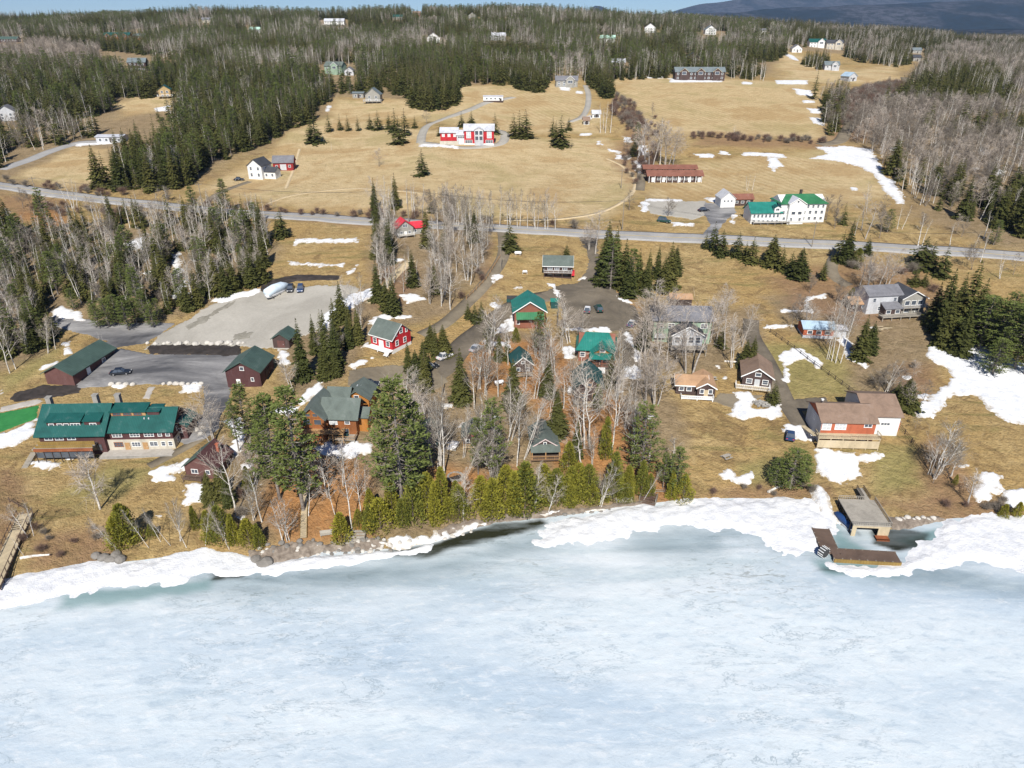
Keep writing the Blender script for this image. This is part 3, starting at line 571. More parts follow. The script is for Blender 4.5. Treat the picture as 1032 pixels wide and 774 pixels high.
# ---------------------------------------------------------------- snow patches left on the land
SNOW = [
 [(27,466),(45,462),(65,465),(62,471),(40,474)],[(57,460),(75,459),(74,463),(60,464)],[(-10,440),(0,437),(34,424),(33,436),(15,450),(-10,455)],
 [(153,476),(165,469),(182,471),(181,475),(168,477),(175,484),(155,483)],[(185,511),(188,489),(218,491),(216,504),(195,508)],[(224,424),(243,420),(248,440),(238,458),(232,450),(236,440)],
 [(39,370),(60,363),(58,368),(42,373)],[(-5,393),(6,391),(3,398),(-5,401)],[(300,406),(307,397),(322,382),(328,380),(324,392),(303,409)],[(318,452),(330,446),(372,447),(373,456),(350,460),(322,457)],
 [(363,396),(372,393),(378,400),(378,418),(368,418)],[(293,246),(298,241),(360,240),(364,245),(305,245),(296,249)],[(293,264),(346,266),(346,269),(294,267)],[(349,277),(360,265),(362,267),(352,278)],
 [(318,334),(325,318),(340,305),(356,296),(376,290),(376,298),(358,308),(340,322),(324,338)],[(213,304),(227,296),(266,290),(264,296),(240,302),(219,306)],
 [(361,350),(373,342),(374,351),(364,353)],[(372,325),(379,318),(415,318),(416,321),(390,323),(376,331)],[(352,368),(358,364),(375,361),(375,364),(358,372)],[(404,298),(420,296),(430,302),(410,305)],
 [(493,306),(500,304),(503,310),(496,313)],[(485,342),(512,345),(516,351),(490,348)],[(500,336),(508,322),(521,314),(522,332),(506,336)],[(553,286),(560,286),(566,295),(564,302),(557,294)],
 [(574,285),(583,280),(592,276),(591,282),(577,287)],[(566,329),(616,331),(617,335),(568,334)],[(631,331),(637,340),(646,360),(643,364),(635,350),(629,338)],[(625,373),(640,368),(647,375),(642,383),(627,383)],
 [(566,350),(575,346),(582,352),(580,360),(570,362)],[(515,290),(528,285),(528,289),(517,294)],[(523,297),(540,298),(538,302),(524,301)],[(620,298),(640,305),(640,308),(622,302)],
 [(495,280),(503,276),(504,280),(498,283)],[(510,275),(518,274),(518,277),(511,277)],
 [(782,358),(796,352),(807,351),(829,366),(826,371),(811,362),(795,366),(796,386),(788,384),(789,368)],[(738,395),(759,396),(761,402),(757,407),(760,413),(775,413),(776,406),(784,404),(788,419),(776,423),(767,420),(749,423),(737,417),(743,404)],
 [(787,431),(794,425),(823,434),(827,447),(811,447),(800,440),(790,438)],[(821,453),(827,449),(848,457),(893,457),(888,463),(868,468),(871,480),(848,488),(835,484),(822,470)],
 [(725,479),(734,473),(739,476),(743,484),(755,471),(763,472),(764,480),(752,490),(730,483)],
 [(934,348),(955,342),(985,346),(1005,356),(1050,372),(1050,432),(1010,424),(985,400),(962,397),(940,420),(922,423),(925,408),(945,395),(962,378),(944,366),(932,360)],
 [(980,500),(985,480),(1000,474),(1010,480),(1008,492),(1000,504),(985,506)],[(1010,500),(1030,492),(1050,500),(1040,508),(1015,510)],
 [(810,312),(811,299),(831,296),(832,300),(816,302),(815,310),(824,318),(808,314),(786,316),(785,312)],[(772,328),(800,326),(800,330),(772,331)],[(845,342),(855,340),(860,356),(877,370),(873,374),(855,362)],
 [(820,148),(850,147),(878,150),(884,160),(890,172),(897,180),(907,192),(914,206),(904,206),(890,190),(882,178),(866,168),(840,162),(816,160),(834,155)],
 [(781,81),(814,81),(814,85),(782,85)],[(798,89),(817,91),(820,97),(805,96)],[(808,101),(821,101),(822,104),(810,104)],[(814,109),(828,110),(828,115),(816,114)],[(815,118),(828,119),(830,127),(820,124)],
 [(674,79),(730,79),(728,83),(676,83)],[(649,77),(669,76),(668,79),(652,79)],[(747,82),(757,83),(757,85),(748,85)],[(626,137),(636,139),(638,144),(630,143)],[(637,162),(653,161),(654,170),(641,170)],
 [(620,156),(636,157),(635,161),(621,160)],[(612,149),(626,153),(624,155),(611,151)],[(642,145),(651,147),(652,157),(645,156)],[(640,171),(648,170),(649,175),(642,175)],[(600,142),(606,142),(607,146),(601,146)],[(563,87),(575,88),(575,92),(564,91)],[(580,91),(589,92),(588,95),(581,94)],
 [(585,118),(596,116),(597,119),(588,121)],[(583,134),(596,134),(596,137),(584,137)],[(698,155),(718,155),(720,159),(706,159)],[(725,152),(735,153),(736,156),(726,156)],[(748,153),(790,155),(792,159),(750,157)],
 [(772,158),(785,159),(790,167),(780,173),(774,168)],[(647,204),(653,203),(653,214),(646,214)],[(650,200),(688,201),(688,204),(650,203)],[(676,224),(700,225),(700,228),(677,228)],[(710,200),(722,199),(730,204),(716,205)],[(736,215),(743,217),(740,226),(735,224)],
 [(424,145),(462,147),(461,150),(424,148)],[(328,112),(330,106),(334,106),(331,113)],[(75,145),(114,142),(115,145),(76,148)],[(154,109),(172,106),(171,112),(156,113)],[(125,246),(150,235),(153,250),(129,253)],
 [(172,257),(180,255),(184,272),(178,280),(174,270)],[(182,283),(190,280),(188,298),(174,304),(172,295)],[(50,317),(62,307),(80,314),(88,323),(75,326)],[(64,346),(72,344),(72,356),(64,358)],[(280,352),(292,356),(290,366),(282,366)],[(270,415),(296,410),(298,416),(275,420)],
 [(452,446),(460,444),(462,452),(454,454)],[(718,368),(724,366),(730,372),(724,373)],[(727,378),(733,378),(733,381),(728,381)],
 [(896,318),(906,318),(906,321),(897,321)],[(985,150),(992,148),(1000,156),(990,158)],[(1000,172),(1012,170),(1015,176),(1002,178)],[(1020,186),(1030,185),(1032,190),(1022,191)],[(780,48),(800,56),(806,62),(798,60)],[(930,90),(940,92),(938,97),(930,95)],[(178,470),(190,462),(196,466),(186,474)],[(112,389),(120,386),(128,389),(122,392)],[(183,388),(204,387),(204,393),(184,394)]]
for p in SNOW:
    dpx = max(q[1] for q in p); patch('snow_patch', p, M['snow'], .20 if dpx > 300 else .15, .5 if dpx > 300 else 1.0, 1.15 if dpx > 300 else 1.6)
_sr = random.Random(12)
for cx_, cy_ in [(165,262),(150,275),(196,262),(214,268),(188,290),(140,290),(70,262),(30,290),(95,296),(28,330),(400,262),(420,280),(440,262),(455,290),(412,300),(330,345),(322,370),(346,318),(248,470),(262,488),(232,500),(270,440),(452,410),(468,430),(500,420),(560,410),(626,395),(655,420),(700,345),(720,322),(880,330),(915,380),(930,400),(970,470),(955,130),(985,170),(1010,200),(900,150),(860,190),(240,520),(160,520)]:
    sz = _sr.uniform(3, 7) * (1 if cy_ > 300 else .8); pts_ = [(cx_ + sz * _sr.uniform(.7, 1.3) * math.cos(a_ * .9), cy_ + sz * .42 * _sr.uniform(.6, 1.3) * math.sin(a_ * .9)) for a_ in range(7)]
    patch('snow_patch', pts_, M['snow'], .12, .6, .9)
patch('damp_stain', [(186,330),(200,321),(222,310),(238,302),(241,304),(224,314),(204,326),(190,333)], M['stain'], 0, .5, 1.0, lift=.115)
patch('damp_stain', [(232,338),(245,334),(257,335),(252,341),(236,343)], M['stain'], 0, .5, 1.0, lift=.115)
# rubble bank and shore stones
patch('rubble_shore', [(252,556),(285,549),(330,546),(385,544),(398,547),(370,554),(330,560),(290,570),(262,573)], M['rockbank'], .5, .8, .7, lift=.05, nsc=1.)
patch('rubble_shore', [(425,544),(460,528),(500,520),(560,514),(620,508),(655,504),(640,511),(560,521),(500,529),(440,548)], M['rockbank'], .15, .8, .5, lift=.05, nsc=1.)
patch('shore_snow', [(384,548),(400,540),(440,540),(470,530),(490,528),(470,540),(440,549),(400,556)], M['snow'], .3, .6, .9, lift=.1, nsc=1.)
patch('rubble_shore', [(896,522),(945,520),(955,524),(925,533),(898,534)], M['rockbank'], .3, .6, .4, lift=.05, nsc=1.)
patch('snow_patch', [(540,518),(565,514),(566,518),(545,522)], M['snow'], .2, .4, .5)
patch('snow_patch', [(668,512),(690,506),(692,510),(672,515)], M['snow'], .2, .4, .5)
# ---------------------------------------------------------------- buildings
def site(px, py, yaw=0, dz=0.):
    """base point of the front wall, seen at a pixel"""
    x, y, z = gp(px, py); return (x, y, z + dz), FPX / (y * CP - (z - CAM_H) * SP)
class House:
    """a building: every volume has its own walls, roof, windows and doors as parts of one empty"""
    def __init__(s, name, px, py, yaw, label, cat='house', group=None, dz=.25):
        loc, s.k = site(px, py, dz=dz); s.loc = loc
        s.root = empty(name, loc, R(yaw), label, cat, group)
    def scale(s, k):
        s.root.scale = (k, k, k); return s
    def window(s, M4, w, h, frame='trim', glass='glass', n=1, arch=None):
        """window in a wall frame M4 (x along wall, z up, -y outward)"""
        f = MB(); t = .12
        tot = w
        f.box(0, -.04, h / 2 + t / 2, w + 2 * t, .10, t); f.box(0, -.05, -h / 2 - t / 2, w + 2 * t + .08, .14, t)
        for sx_ in (-1, 1): f.box(sx_ * (w / 2 + t / 2), -.04, 0, t, .10, h)
        for i in range(1, n): f.box(-w / 2 + w * i / n, -.04, 0, .09, .09, h)
        if h > 1.0 and w / n < 1.4: f.box(0, -.035, 0, w, .06, .05)
        g = MB(); g.box(0, -.012, 0, w, .05, h)
        fm = f.build('window', M[frame], s.root); fm.matrix_local = M4
        gm = g.build('pane', M[glass], fm)
        return fm
    def door(s, M4, w, h, m='brownwall', handle=True):
        d = MB(); d.box(0, -.03, h / 2, w, .12, h); d.box(0, -.05, h + .06, w + .3, .14, .12)
        for q in (-1, 1): d.box(q * (w / 2 + .07), -.05, h / 2, .14, .14, h)
        o = d.build('door', M[m], s.root); o.matrix_local = M4
        if handle: k = MB(); k.box(w * .36, -.12, h * .48, .06, .1, .18); k.build('handle', M['trim'], o)
    def wallframe(s, v, side, u, z):
        ox, oy, oz, w, d, h = v
        if side == 'f': return Matrix.Translation((ox + u, oy, oz + z))
        if side == 'b': return Matrix.Translation((ox - u, oy + d, oz + z)) @ Matrix.Rotation(math.pi, 4, 'Z')
        if side == 'l': return Matrix.Translation((ox - w / 2, oy + d / 2 - u, oz + z)) @ Matrix.Rotation(-math.pi / 2, 4, 'Z')
        return Matrix.Translation((ox + w / 2, oy + d / 2 + u, oz + z)) @ Matrix.Rotation(math.pi / 2, 4, 'Z')
    def vol(s, ox, oy, oz, w, d, h, wall, roof=None, rt='x', pitch=30, ov=.5, wins=(), doors=(), frame='trim', lower=None, found=1.6, off=.5, trim=None, hip=0, rname='roof'):
        """w along x, d along y (front face at oy), h wall height; rt ridge axis, 'flat', or 'shed'; off = ridge position"""
        v = (ox, oy, oz, w, d, h); tp = math.tan(R(pitch)); x0, x1, y0, y1 = ox - w / 2, ox + w / 2, oy, oy + d
        b = MB(); zb = oz - found; zt = oz + h
        if rt == 'x':
            yr = oy + d * off; zr = zt + tp * min(d * off, d * (1 - off)) if off == .5 else zt + tp * d * off
            zbk = zt if off == .5 else zt
            b.extx([(y0, zb), (y1, zb), (y1, zt), (yr, zr), (y0, zt)], x0, x1)
        elif rt == 'y':
            zr = zt + tp * w / 2; b.extr([(x0, zb), (x1, zb), (x1, zt), (ox, zr), (x0, zt)], y0, y1)
        elif rt == 'shed':
            zr = zt + tp * d; b.extx([(y0, zb), (y1, zb), (y1, zr), (y0, zt)], x0, x1)
        else: b.box(ox, oy + d / 2, (zb + zt) / 2, w, d, zt - zb)
        wallo = b.build('wall', M[wall], s.root)
        if lower:   # a different lower band, its boards set a little proud
            lm, lh = lower; q = MB(); e = .05
            q.box(ox, y0 - e / 2, oz + lh / 2 - found / 2, w + 2 * e, e, lh + found); q.box(x0 - e / 2, oy + d / 2, oz + lh / 2 - found / 2, e, d, lh + found); q.box(x1 + e / 2, oy + d / 2, oz + lh / 2 - found / 2, e, d, lh + found)
            q.build('lower_wall', M[lm], s.root)
        if roof:
            r = MB(); t = .18; c = 1 / math.cos(R(pitch))
            if rt == 'x':
                ya, yb = y0 - ov, y1 + ov; za = zt - tp * ov if off == .5 else zt - tp * ov
                pb = (zr - zt) / (y1 - yr); zb2 = zt - pb * ov; xa, xb = x0 - ov, x1 + ov
                if hip:
                    hi = hip; V = [(xa, ya, za), (xb, ya, za), (xb, yb, zb2), (xa, yb, zb2), (xa + hi, yr, zr), (xb - hi, yr, zr)]
                    V += [(x, y, z + t * c) for x, y, z in V]
                    r.add(V, [(6, 7, 11, 10), (8, 9, 10, 11), (9, 6, 10), (7, 8, 11), (0, 1, 7, 6), (1, 2, 8, 7), (2, 3, 9, 8), (3, 0, 6, 9)])
                else: r.extx([(ya, za), (yr, zr), (yb, zb2), (yb, zb2 + t * c), (yr, zr + t * c), (ya, za + t * c)], xa, xb)
            elif rt == 'y':
                xa, xb = x0 - ov, x1 + ov; za = zt - tp * ov; r.extr([(xa, za), (ox, zr), (xb, za), (xb, za + t * c), (ox, zr + t * c), (xa, za + t * c)], y0 - ov, y1 + ov)
            elif rt == 'shed': r.extx([(y0 - ov, zt - tp * ov), (y1 + .1, zr + tp * .1), (y1 + .1, zr + tp * .1 + t * c), (y0 - ov, zt - tp * ov + t * c)], x0 - ov * .6, x1 + ov * .6)
            else: r.box(ox, oy + d / 2, zt + t / 2, w + 2 * ov, d + 2 * ov, t)
            s.roof = r.build(rname, M[roof], s.root)
            if trim:
                q = MB(); e = .06; th = .22
                if rt == 'y':
                    for sg in (-1, 1):
                        P = [(ox, zr - .08), (ox + sg * (w / 2 + ov), zt - tp * ov - .08), (ox + sg * (w / 2 + ov), zt - tp * ov + th), (ox, zr + th)]
                        q.extr(P, y0 - ov - e, y0 - ov - .004)
                elif rt == 'x':
                    q.box(ox, y0 - ov - e / 2 - .004, zt - tp * ov + .06, w + 2 * ov, e, .26)
                    for xx in (x0 - ov - e, x1 + ov + .004): q.extx([(y0 - ov, zt - tp * ov - .08), (yr, zr - .08), (yr, zr + th), (y0 - ov, zt - tp * ov + th)], xx, xx + e - .004)
                if q.v: q.build('roof_trim', M[trim], s.root)
        for wi in wins:
            side, us, z, ww, hh = wi[:5]; kw = wi[5] if len(wi) > 5 else {}
            lo_ = lower and z < lower[1]
            for u in (us if isinstance(us, (list, tuple)) else [us]):
                F4 = s.wallframe(v, side, u, z)
                if lo_: F4 = F4 @ Matrix.Translation((0, -.05, 0))
                s.window(F4, ww, hh, kw.get('frame', frame), kw.get('glass', 'glass'), kw.get('n', 1))
        for di in doors:
            side, u, ww, hh = di[:4]; m = di[4] if len(di) > 4 else 'brownwall'; F4 = s.wallframe(v, side, u, 0 if len(di) < 6 else di[5])
            if lower: F4 = F4 @ Matrix.Translation((0, -.05, 0))
            s.door(F4, ww, hh, m)
        return v
    def chimney(s, x, y, z0, z1, w=.9, m='stone'):
        c = MB(); c.box(x, y, (z0 + z1) / 2, w, w, z1 - z0); c.box(x, y, z1 + .08, w + .24, w + .24, .16); c.build('chimney', M[m], s.root)
    def deck(s, x, y, z, w, d, m='deck', rail='deck', posts=True, sides='flr', rh=1.0, name='deck'):
        """deck whose back edge is at y; z top"""
        b = MB(); b.box(x, y - d / 2, z - .1, w, d, .2)
        if posts:
            n = max(2, int(w / 2.8) + 1)
            for i in range(n): b.box(x - w / 2 + .15 + (w - .3) * i / (n - 1), y - d + .15, z - .2 - (z + 1.6) / 2 + .1, .18, .18, z + 1.6)
        o = b.build(name, M[m], s.root)
        if rail:
            r = MB()
            def run(xa, ya, xb, yb):
                L = math.hypot(xb - xa, yb - ya); a = math.atan2(yb - ya, xb - xa); cx, cy = (xa + xb) / 2, (ya + yb) / 2
                r.box(cx, cy, z + rh, L, .12, .08, a); r.box(cx, cy, z + .15, L, .06, .06, a)
                n = max(2, int(L / .45))
                for i in range(n + 1): r.box(xa + (xb - xa) * i / n, ya + (yb - ya) * i / n, z + rh / 2, .09 if i % 4 == 0 else .05, .09 if i % 4 == 0 else .05, rh)
            if 'f' in sides: run(x - w / 2, y - d, x + w / 2, y - d)
            if 'l' in sides: run(x - w / 2, y, x - w / 2, y - d)
            if 'r' in sides: run(x + w / 2, y, x + w / 2, y - d)
            if 'b' in sides: run(x - w / 2, y, x + w / 2, y)
            r.build('railing', M[rail], o)
        return o
    def part(s, name, mb, m): return mb.build(name, M[m], s.root)
    def posts(s, pts, z0, z1, m='woodtrim', w=.22, name='post'):
        for x, y in pts: b = MB(); b.box(x, y, (z0 + z1) / 2, w, w, z1 - z0); b.build(name, M[m], s.root)
    def steps(s, x, y, z, w, n, m='deck', dirn=-1):
        b = MB()
        for i in range(n): b.box(x, y + dirn * (.15 + .3 * i), z - .19 * (i + 1) + .02, w, .32, .1)
        for q in (-1, 1): b.tube([(x + q * w / 2, y, z - .1), (x + q * w / 2, y + dirn * .3 * n, z - .19 * n - .1)], .08, 4)
        b.build('steps', M[m], s.root)
def rowu(n, w): return [(-w / 2 + w * (i + .5) / n) for i in range(n)]

# --- 1 lakeside lodge
h = House('lodge', 111, 455, 2, 'long lakeside lodge with ribbed teal roofs and cream lower walls behind a lawn', 'lodge'); k = h.k
A = h.vol(8.6, 0, 0, 18.5, 11, 6.2, 'maroon', 'teal', 'x', 36, .7, lower=('cream', 3.4),
   wins=[('f', [-5.5, -.8], 4.9, 2.4, 1.2, dict(n=3)), ('f', [3], 4.9, 2.4, 1.2, dict(n=3)), ('f', [5.9, 8.0], 4.9, .9, 1.1), ('f', -5.7, 1.9, 2.2, 1.2, dict(n=3, frame='rustwood')), ('f', -1, 1.9, 2.2, 1.2, dict(n=3)), ('f', 3.7, 1.9, 2.0, 1.2, dict(n=2)), ('f', [6.3, 8.2], 1.9, .95, 1.2),
         ('r', [-3, 0, 3], 1.9, 1.2, 1.2), ('r', [-2, 2], 5, 1.2, 1.2)], doors=[('f', -3.4, 1.1, 2.3, 'woodtrim'), ('f', 1.4, 1.1, 2.3, 'woodtrim')])
B = h.vol(-8.4, -1.2, 0, 17, 13.5, 6.3, 'maroon', 'teal', 'x', 38, .9, wins=[('f', [-6, -3.2, 0], 5.0, 2.0, 1.2, dict(n=2)), ('f', [-6, -2, 2, 6], 1.8, 2.6, 1.8, dict(n=2, frame='darktrim'))])
h.vol(-10.4, .5, 7.2, 9.0, 6, 1.9, 'maroon', 'teal', 'shed', 16, .5, wins=[('f', [-3.3, -1.1, .6], .75, 1.2, .7), ('f', 3.0, .75, 2.4, .7, dict(n=3))], found=.8, rname='dormer_roof')
h.vol(-2.9, .5, 7.2, 4.2, 6, 1.9, 'maroon', 'teal', 'shed', 16, .4, wins=[('f', .2, .75, 1.6, .7, dict(n=2))], found=.8, rname='dormer_roof')
h.vol(5.6, 3.4, 8.6, 9.4, 3.6, 1.5, 'woodtrim', 'teal', 'shed', 12, .4, wins=[('f', [-3, -.2, 2.6], .8, 2.0, .7, dict(n=2, frame='rustwood'))], found=1.2, rname='dormer_roof')
h.vol(12.3, 3.5, 8.4, 3.2, 4, 1.6, 'maroon', 'teal', 'flat', 30, .3, found=1.)
h.scale(.79); h.vol(18, 4, 0, 4.0, 7, 5.2, 'maroon', 'teal', 'y', 34, .6, wins=[('f', 0, 3.6, 1.4, 1.2)])
d1 = MB(); d1.box(-9.6, -2.9, 3.35, 15.6, 3.4, .22); h.part('terrace_floor', d1, 'deck')
a1 = MB(); a1.box(-9.3, -2.6, 4.1, 15, .12, 1.1); a1.box(-9.3, -3.9, 3.75, 15, .1, .9); h.part('awning', a1, 'yellowwood')
a2 = MB(); a2.box(-9.3, -4.62, 3.1, 15.4, .1, .7); a2.box(-9.3, -4.55, 3.5, 15.4, .3, .1); h.part('terrace_railing', a2, 'rustwood')
h.posts([(x, -4.4) for x in np.linspace(-16.8, -1.8, 8)], -1.5, 3.2, 'darktrim', .16)
gl = MB(); gl.box(-9.3, -4.3, 1.5, 14.7, .06, 1.7); h.part('glass_screen', gl, 'glass')
dk1 = h.deck(8.5, 0, .25, 19, 3.2, 'lightpath', None, False, name='terrace')
w_ = MB(); w_.box(8.5, -3.3, -.6, 19.4, .4, 1.4); h.part('terrace_wall', w_, 'stone')
for x, y in ((-17.6, 8.5), (-5.5, 9.6), (.6, 9.6)): h.chimney(x, y, 2, 12.3, 1.3)
for vx in (10.1, 11.3): v_ = MB(); v_.box(vx, 2.6, 8.2, .3, .3, .9); h.part('roof_vent', v_, 'paleroof')
st = MB()
for i in range(14): st.box(-19.5 - .02 * i, -1.5 - .42 * i, .6 - .16 * i, 1.6, .4, .1)
h.part('steps', st, 'deck')
# --- 2 long shed by the lot
h = House('storage_building', 62, 388, -8, 'long low maroon shed with a dark green roof at the left of the paved lot', 'shed')
h.vol(0, 0, 0, 7.6, 16, 3, 'maroon2', 'green', 'y', 27, .6, wins=[('r', [3.5], 1.7, 1.1, .8)], doors=[('r', -2.5, 1.0, 2.1, 'trim'), ('r', 6, 2.6, 2.4, 'darktrim')])
# --- 3 barn
h = House('storage_barn', 247, 390, -2, 'tall maroon barn with a dark green roof at the right end of the paved lot', 'barn')
h.scale(.84); h.vol(0, 0, 0, 10, 11, 4.8, 'maroon', 'green', 'y', 30, .6, wins=[('f', 2.6, 2.2, .7, 1.0), ('f', 0, 5.6, 1.0, 1.0)], doors=[('f', -1.6, .9, 2.1, 'trim'), ('r', 0, 3, 3, 'brownwall')])
# --- 4 small hut
h = House('storage_hut', 284, 351, -8, 'small weathered hut with a dark green gable roof at the corner of the gravel lot', 'shed')
h.vol(0, 0, 0, 4.6, 5.2, 2.5, 'brownwall', 'green', 'y', 32, .4, doors=[('f', 0, 1.8, 1.9, 'maroon2')], wins=[('r', 0, 1.5, .8, .7)])
# --- 5 maroon cottage
h = House('cottage', 204, 482, -8, 'maroon cottage with half green and half brown roof beside the birches below the lodge', 'cottage').scale(.84)
h.vol(0, 0, 0, 8.2, 7.5, 3, 'maroon2', 'green', 'y', 37, .5, wins=[('f', [-1.6], 1.6, 1.5, 1.0, dict(n=2)), ('f', 1.8, 1.6, .9, 1.0), ('r', [-1.5, 1.5], 1.6, 1, 1)])
b = MB(); b.extr([(0.05, 6.31), (4.65, 2.83), (4.65, 2.87), (.05, 6.35)], -.52, 8.02); tp = h.part('roof_slope', b, 'maroon'); tp.location.z = .02
h.deck(-1.5, 0, .5, 5, 2, 'deckbrown', 'deckbrown'); h.chimney(2.4, 5, 3.5, 6.6, .6, 'brick')
# --- 6 honey log house
h = House('log_house', 334, 441, -4, 'large honey coloured log house with grey green roofs and glazed gable ends', 'house').scale(.80)
h.vol(-4.3, -1, 0, 6.4, 11, 6.2, 'log', 'sage', 'y', 43, .7, wins=[('f', [-1.5, 1.5], 4.9, 1.9, 1.5, dict(frame='orange')), ('f', [-1.0, 1.0], 7.0, 1.3, .9, dict(frame='orange')), ('f', [-1.5, 1.5], 1.8, 1.8, 1.5, dict(frame='orange')), ('l', [-3, 0, 3], 4.6, 1.2, 1.2)], frame='woodtrim')
h.vol(2.4, .8, 0, 9.2, 8.2, 5.8, 'log', 'sage', 'x', 40, .8, wins=[('f', -1.6, 4.3, 2.0, 1.7, dict(n=2, glass='blind')), ('f', 2.2, 4.3, 1.2, 1.2), ('f', [-2, 1.5], 1.4, 1.8, 1.5, dict(frame='woodtrim')), ('r', [-1.5, 1.5], 4.4, 1.2, 1.2)])
h.vol(7.6, 3.4, 0, 3.6, 5, 4.6, 'orange', 'sage', 'x', 32, .5, wins=[('r', 0, 2.6, 1.2, 1)])
h.vol(4.6, 11, 1.5, 6.8, 8.2, 4.6, 'orange', 'sage', 'y', 34, .6, wins=[('r', [-2, 2], 3, 1, 1), ('f', 0, 5, 1.2, .9)])
h.vol(-.2, 8, 1, 6, 8, 5, 'orange', 'sage', 'x', 36, .5)
b = MB(); b.box(4.5, 14.8, 8.25, 1.2, .9, .1, 0, R(0)); h.part('skylight', b, 'blind')
h.deck(-1.2, -1, 2.9, 11.5, 2.4, 'woodtrim', 'woodtrim'); h.deck(3.6, .8, .5, 7, 3, 'deck', 'woodtrim', True)
b = MB(); b.box(3, -.5, 1.1, 3.6, .5, .8); h.part('hot_tub_cover', b, 'tealdark')
# --- 7 red cottage
h = House('red_cottage', 385, 352, -34, 'small bright red cottage with a green gable roof and white windows in a grassy clearing', 'cottage')
h.vol(0, 0, 0, 7.6, 7.2, 3.4, 'red', 'sage', 'x', 40, .4, wins=[('f', [-2.3, 2.3], 1.8, 1.0, 1.3), ('r', [-1.8, 1.2], 1.8, .9, 1.3), ('r', 0, 4.7, .9, 1.2), ('r', [-2.0, 2.0], 4.2, .5, .8)], doors=[('f', 0, 1.3, 2.2, 'trim')], trim='trim', lower=('white', .45))
h.deck(0, 0, .3, 7.8, 1.8, 'trim', None); h.steps(3.5, -1.8, .3, 1.2, 3, 'trim')
# --- 8 roadside house with red roof
h = House('roadside_house', 412, 238, 22, 'grey roadside house with a bright red metal roof, half hidden by bare birches', 'house').scale(.72)
h.vol(-1.5, 0, 0, 8, 8, 4.3, 'greywall', 'redroof', 'y', 38, .7, wins=[('f', [-2, 2], 1.6, 1.2, 1.1), ('f', 0, 5.0, 2.2, 1.3, dict(n=2))], doors=[('f', 0, 1, 2.1, 'trim')], frame='trim')
h.vol(5.5, 1.5, 0, 6.5, 6.5, 3.2, 'greywall', 'redroof', 'x', 34, .5, wins=[('f', [-1.6, 1.6], 1.6, 1.1, 1)])
h.deck(-1.5, 0, .7, 8, 2.4, 'deck', 'trim', True)
# --- 9 green roofed house at the drive
h = House('chalet', 562, 280, -4, 'brown and white chalet with dark green roof and front deck beside the driveway', 'house').scale(.84)
h.vol(0, 0, 0, 10.6, 8.2, 4.6, 'brownwall', 'sage', 'x', 32, .6, wins=[('f', [-3, -.4, 2.6], 3.5, 1.6, 1.2, dict(n=2)), ('f', [-3, 0, 3], 1.2, 1.8, 1.2, dict(frame='darktrim')), ('l', [0], 3.4, 1.2, 1.2)], trim='trim')
h.deck(0, 0, 2.2, 10.6, 2.0, 'deckbrown', 'trim'); b = MB(); b.box(5.7, 2, 1.2, 1.4, 2.6, 1.6); h.part('bulkhead', b, 'redroof')
# --- 10 garage with bright teal roof
h = House('garage_barn', 534, 331, 3, 'red brown timber garage with a bright teal metal roof and teal lean-to awning', 'garage')
h.vol(0, 0, 0, 8.6, 9, 4.9, 'cedar', 'teal2', 'y', 33, .6, doors=[('f', 0, 5.4, 2.3, 'cedar')], wins=[('f', [-3.4, 3.4], 1.6, .8, .9)], trim='trim')
b = MB(); b.extx([(-1.7, 3.0), (0, 4.5), (0, 4.62), (-1.7, 3.14)], -3.9, 3.9); h.part('awning_roof', b, 'kelly'); h.posts([(-3.8, -1.6), (3.8, -1.6)], -1, 3.0, 'cedar')
# --- 11 teal roofed house centre
h = House('cottage', 603, 365, -6, 'orange brown cottage with teal hipped and porch roofs below the car park snow bank', 'cottage')
h.vol(-.6, 0, 0, 9.4, 8, 3.6, 'cedar', 'teal2', 'x', 34, .7, wins=[('f', [-3.6, 3.7], 1.8, 1.1, 1.1)], hip=2.4)
h.vol(.8, -2.4, 0, 5.4, 5, 3.4, 'orange', 'teal2', 'y', 30, .5, wins=[('f', 0, 1.7, 2.4, 1.3, dict(n=3)), ('f', 0, 4.1, 1.2, .6)])
h.deck(.8, -2.4, .6, 6.4, 2.2, 'deckbrown', 'cedar'); b = MB(); b.extx([(-4.8, 2.6), (-2.4, 3.3), (-2.4, 3.42), (-4.8, 2.72)], -2.4, 4.0); h.part('porch_roof', b, 'teal2'); h.posts([(-2.2, -4.6), (.8, -4.6), (3.8, -4.6)], .6, 2.7, 'cedar')
h.steps(.8, -4.6, .5, 1.6, 5, 'trim')
# --- 12 small green shed
h = House('tool_shed', 559, 311, 0, 'tiny teal shed standing between the garage and the car park', 'shed'); h.vol(0, 0, 0, 2.2, 2.2, 1.9, 'tealdark', 'teal2', 'x', 25, .2, doors=[('f', 0, .8, 1.6, 'tealdark')])
# --- 13 big grey green house with deck
h = House('large_house', 688, 352, -2, 'large pale green house with grey roof and gabled sun porch over a raised deck', 'house')
h.vol(0, 3.5, 0, 15.6, 9, 7.0, 'mint', 'greyroof', 'x', 26, .7, wins=[('f', [-6, -3, 0, 5.8], 5.2, 1.6, 1.2, dict(n=2)), ('f', [-6, 6.2], 2.2, 1.5, 1.4), ('r', [-2, 2], 4.8, 1.2, 1.2)], frame='trim')
h.vol(.8, -1, 1.4, 8, 5, 3.0, 'offwhite', 'darkroof', 'y', 30, .5, wins=[('f', [-2.7, -.9, .9, 2.7], 1.5, 1.3, 1.6)], trim='trim', found=.4)
h.deck(.8, -1, 1.3, 9.6, 2.6, 'deck', 'deck'); b = MB(); b.box(-6, 2.4, 2.6, 3, .1, 1.2); h.part('porch_screen', b, 'blind'); h.posts([(-3.2, -.8), (.8, -.8), (4.6, -.8)], -2, 1.4, 'darktrim')
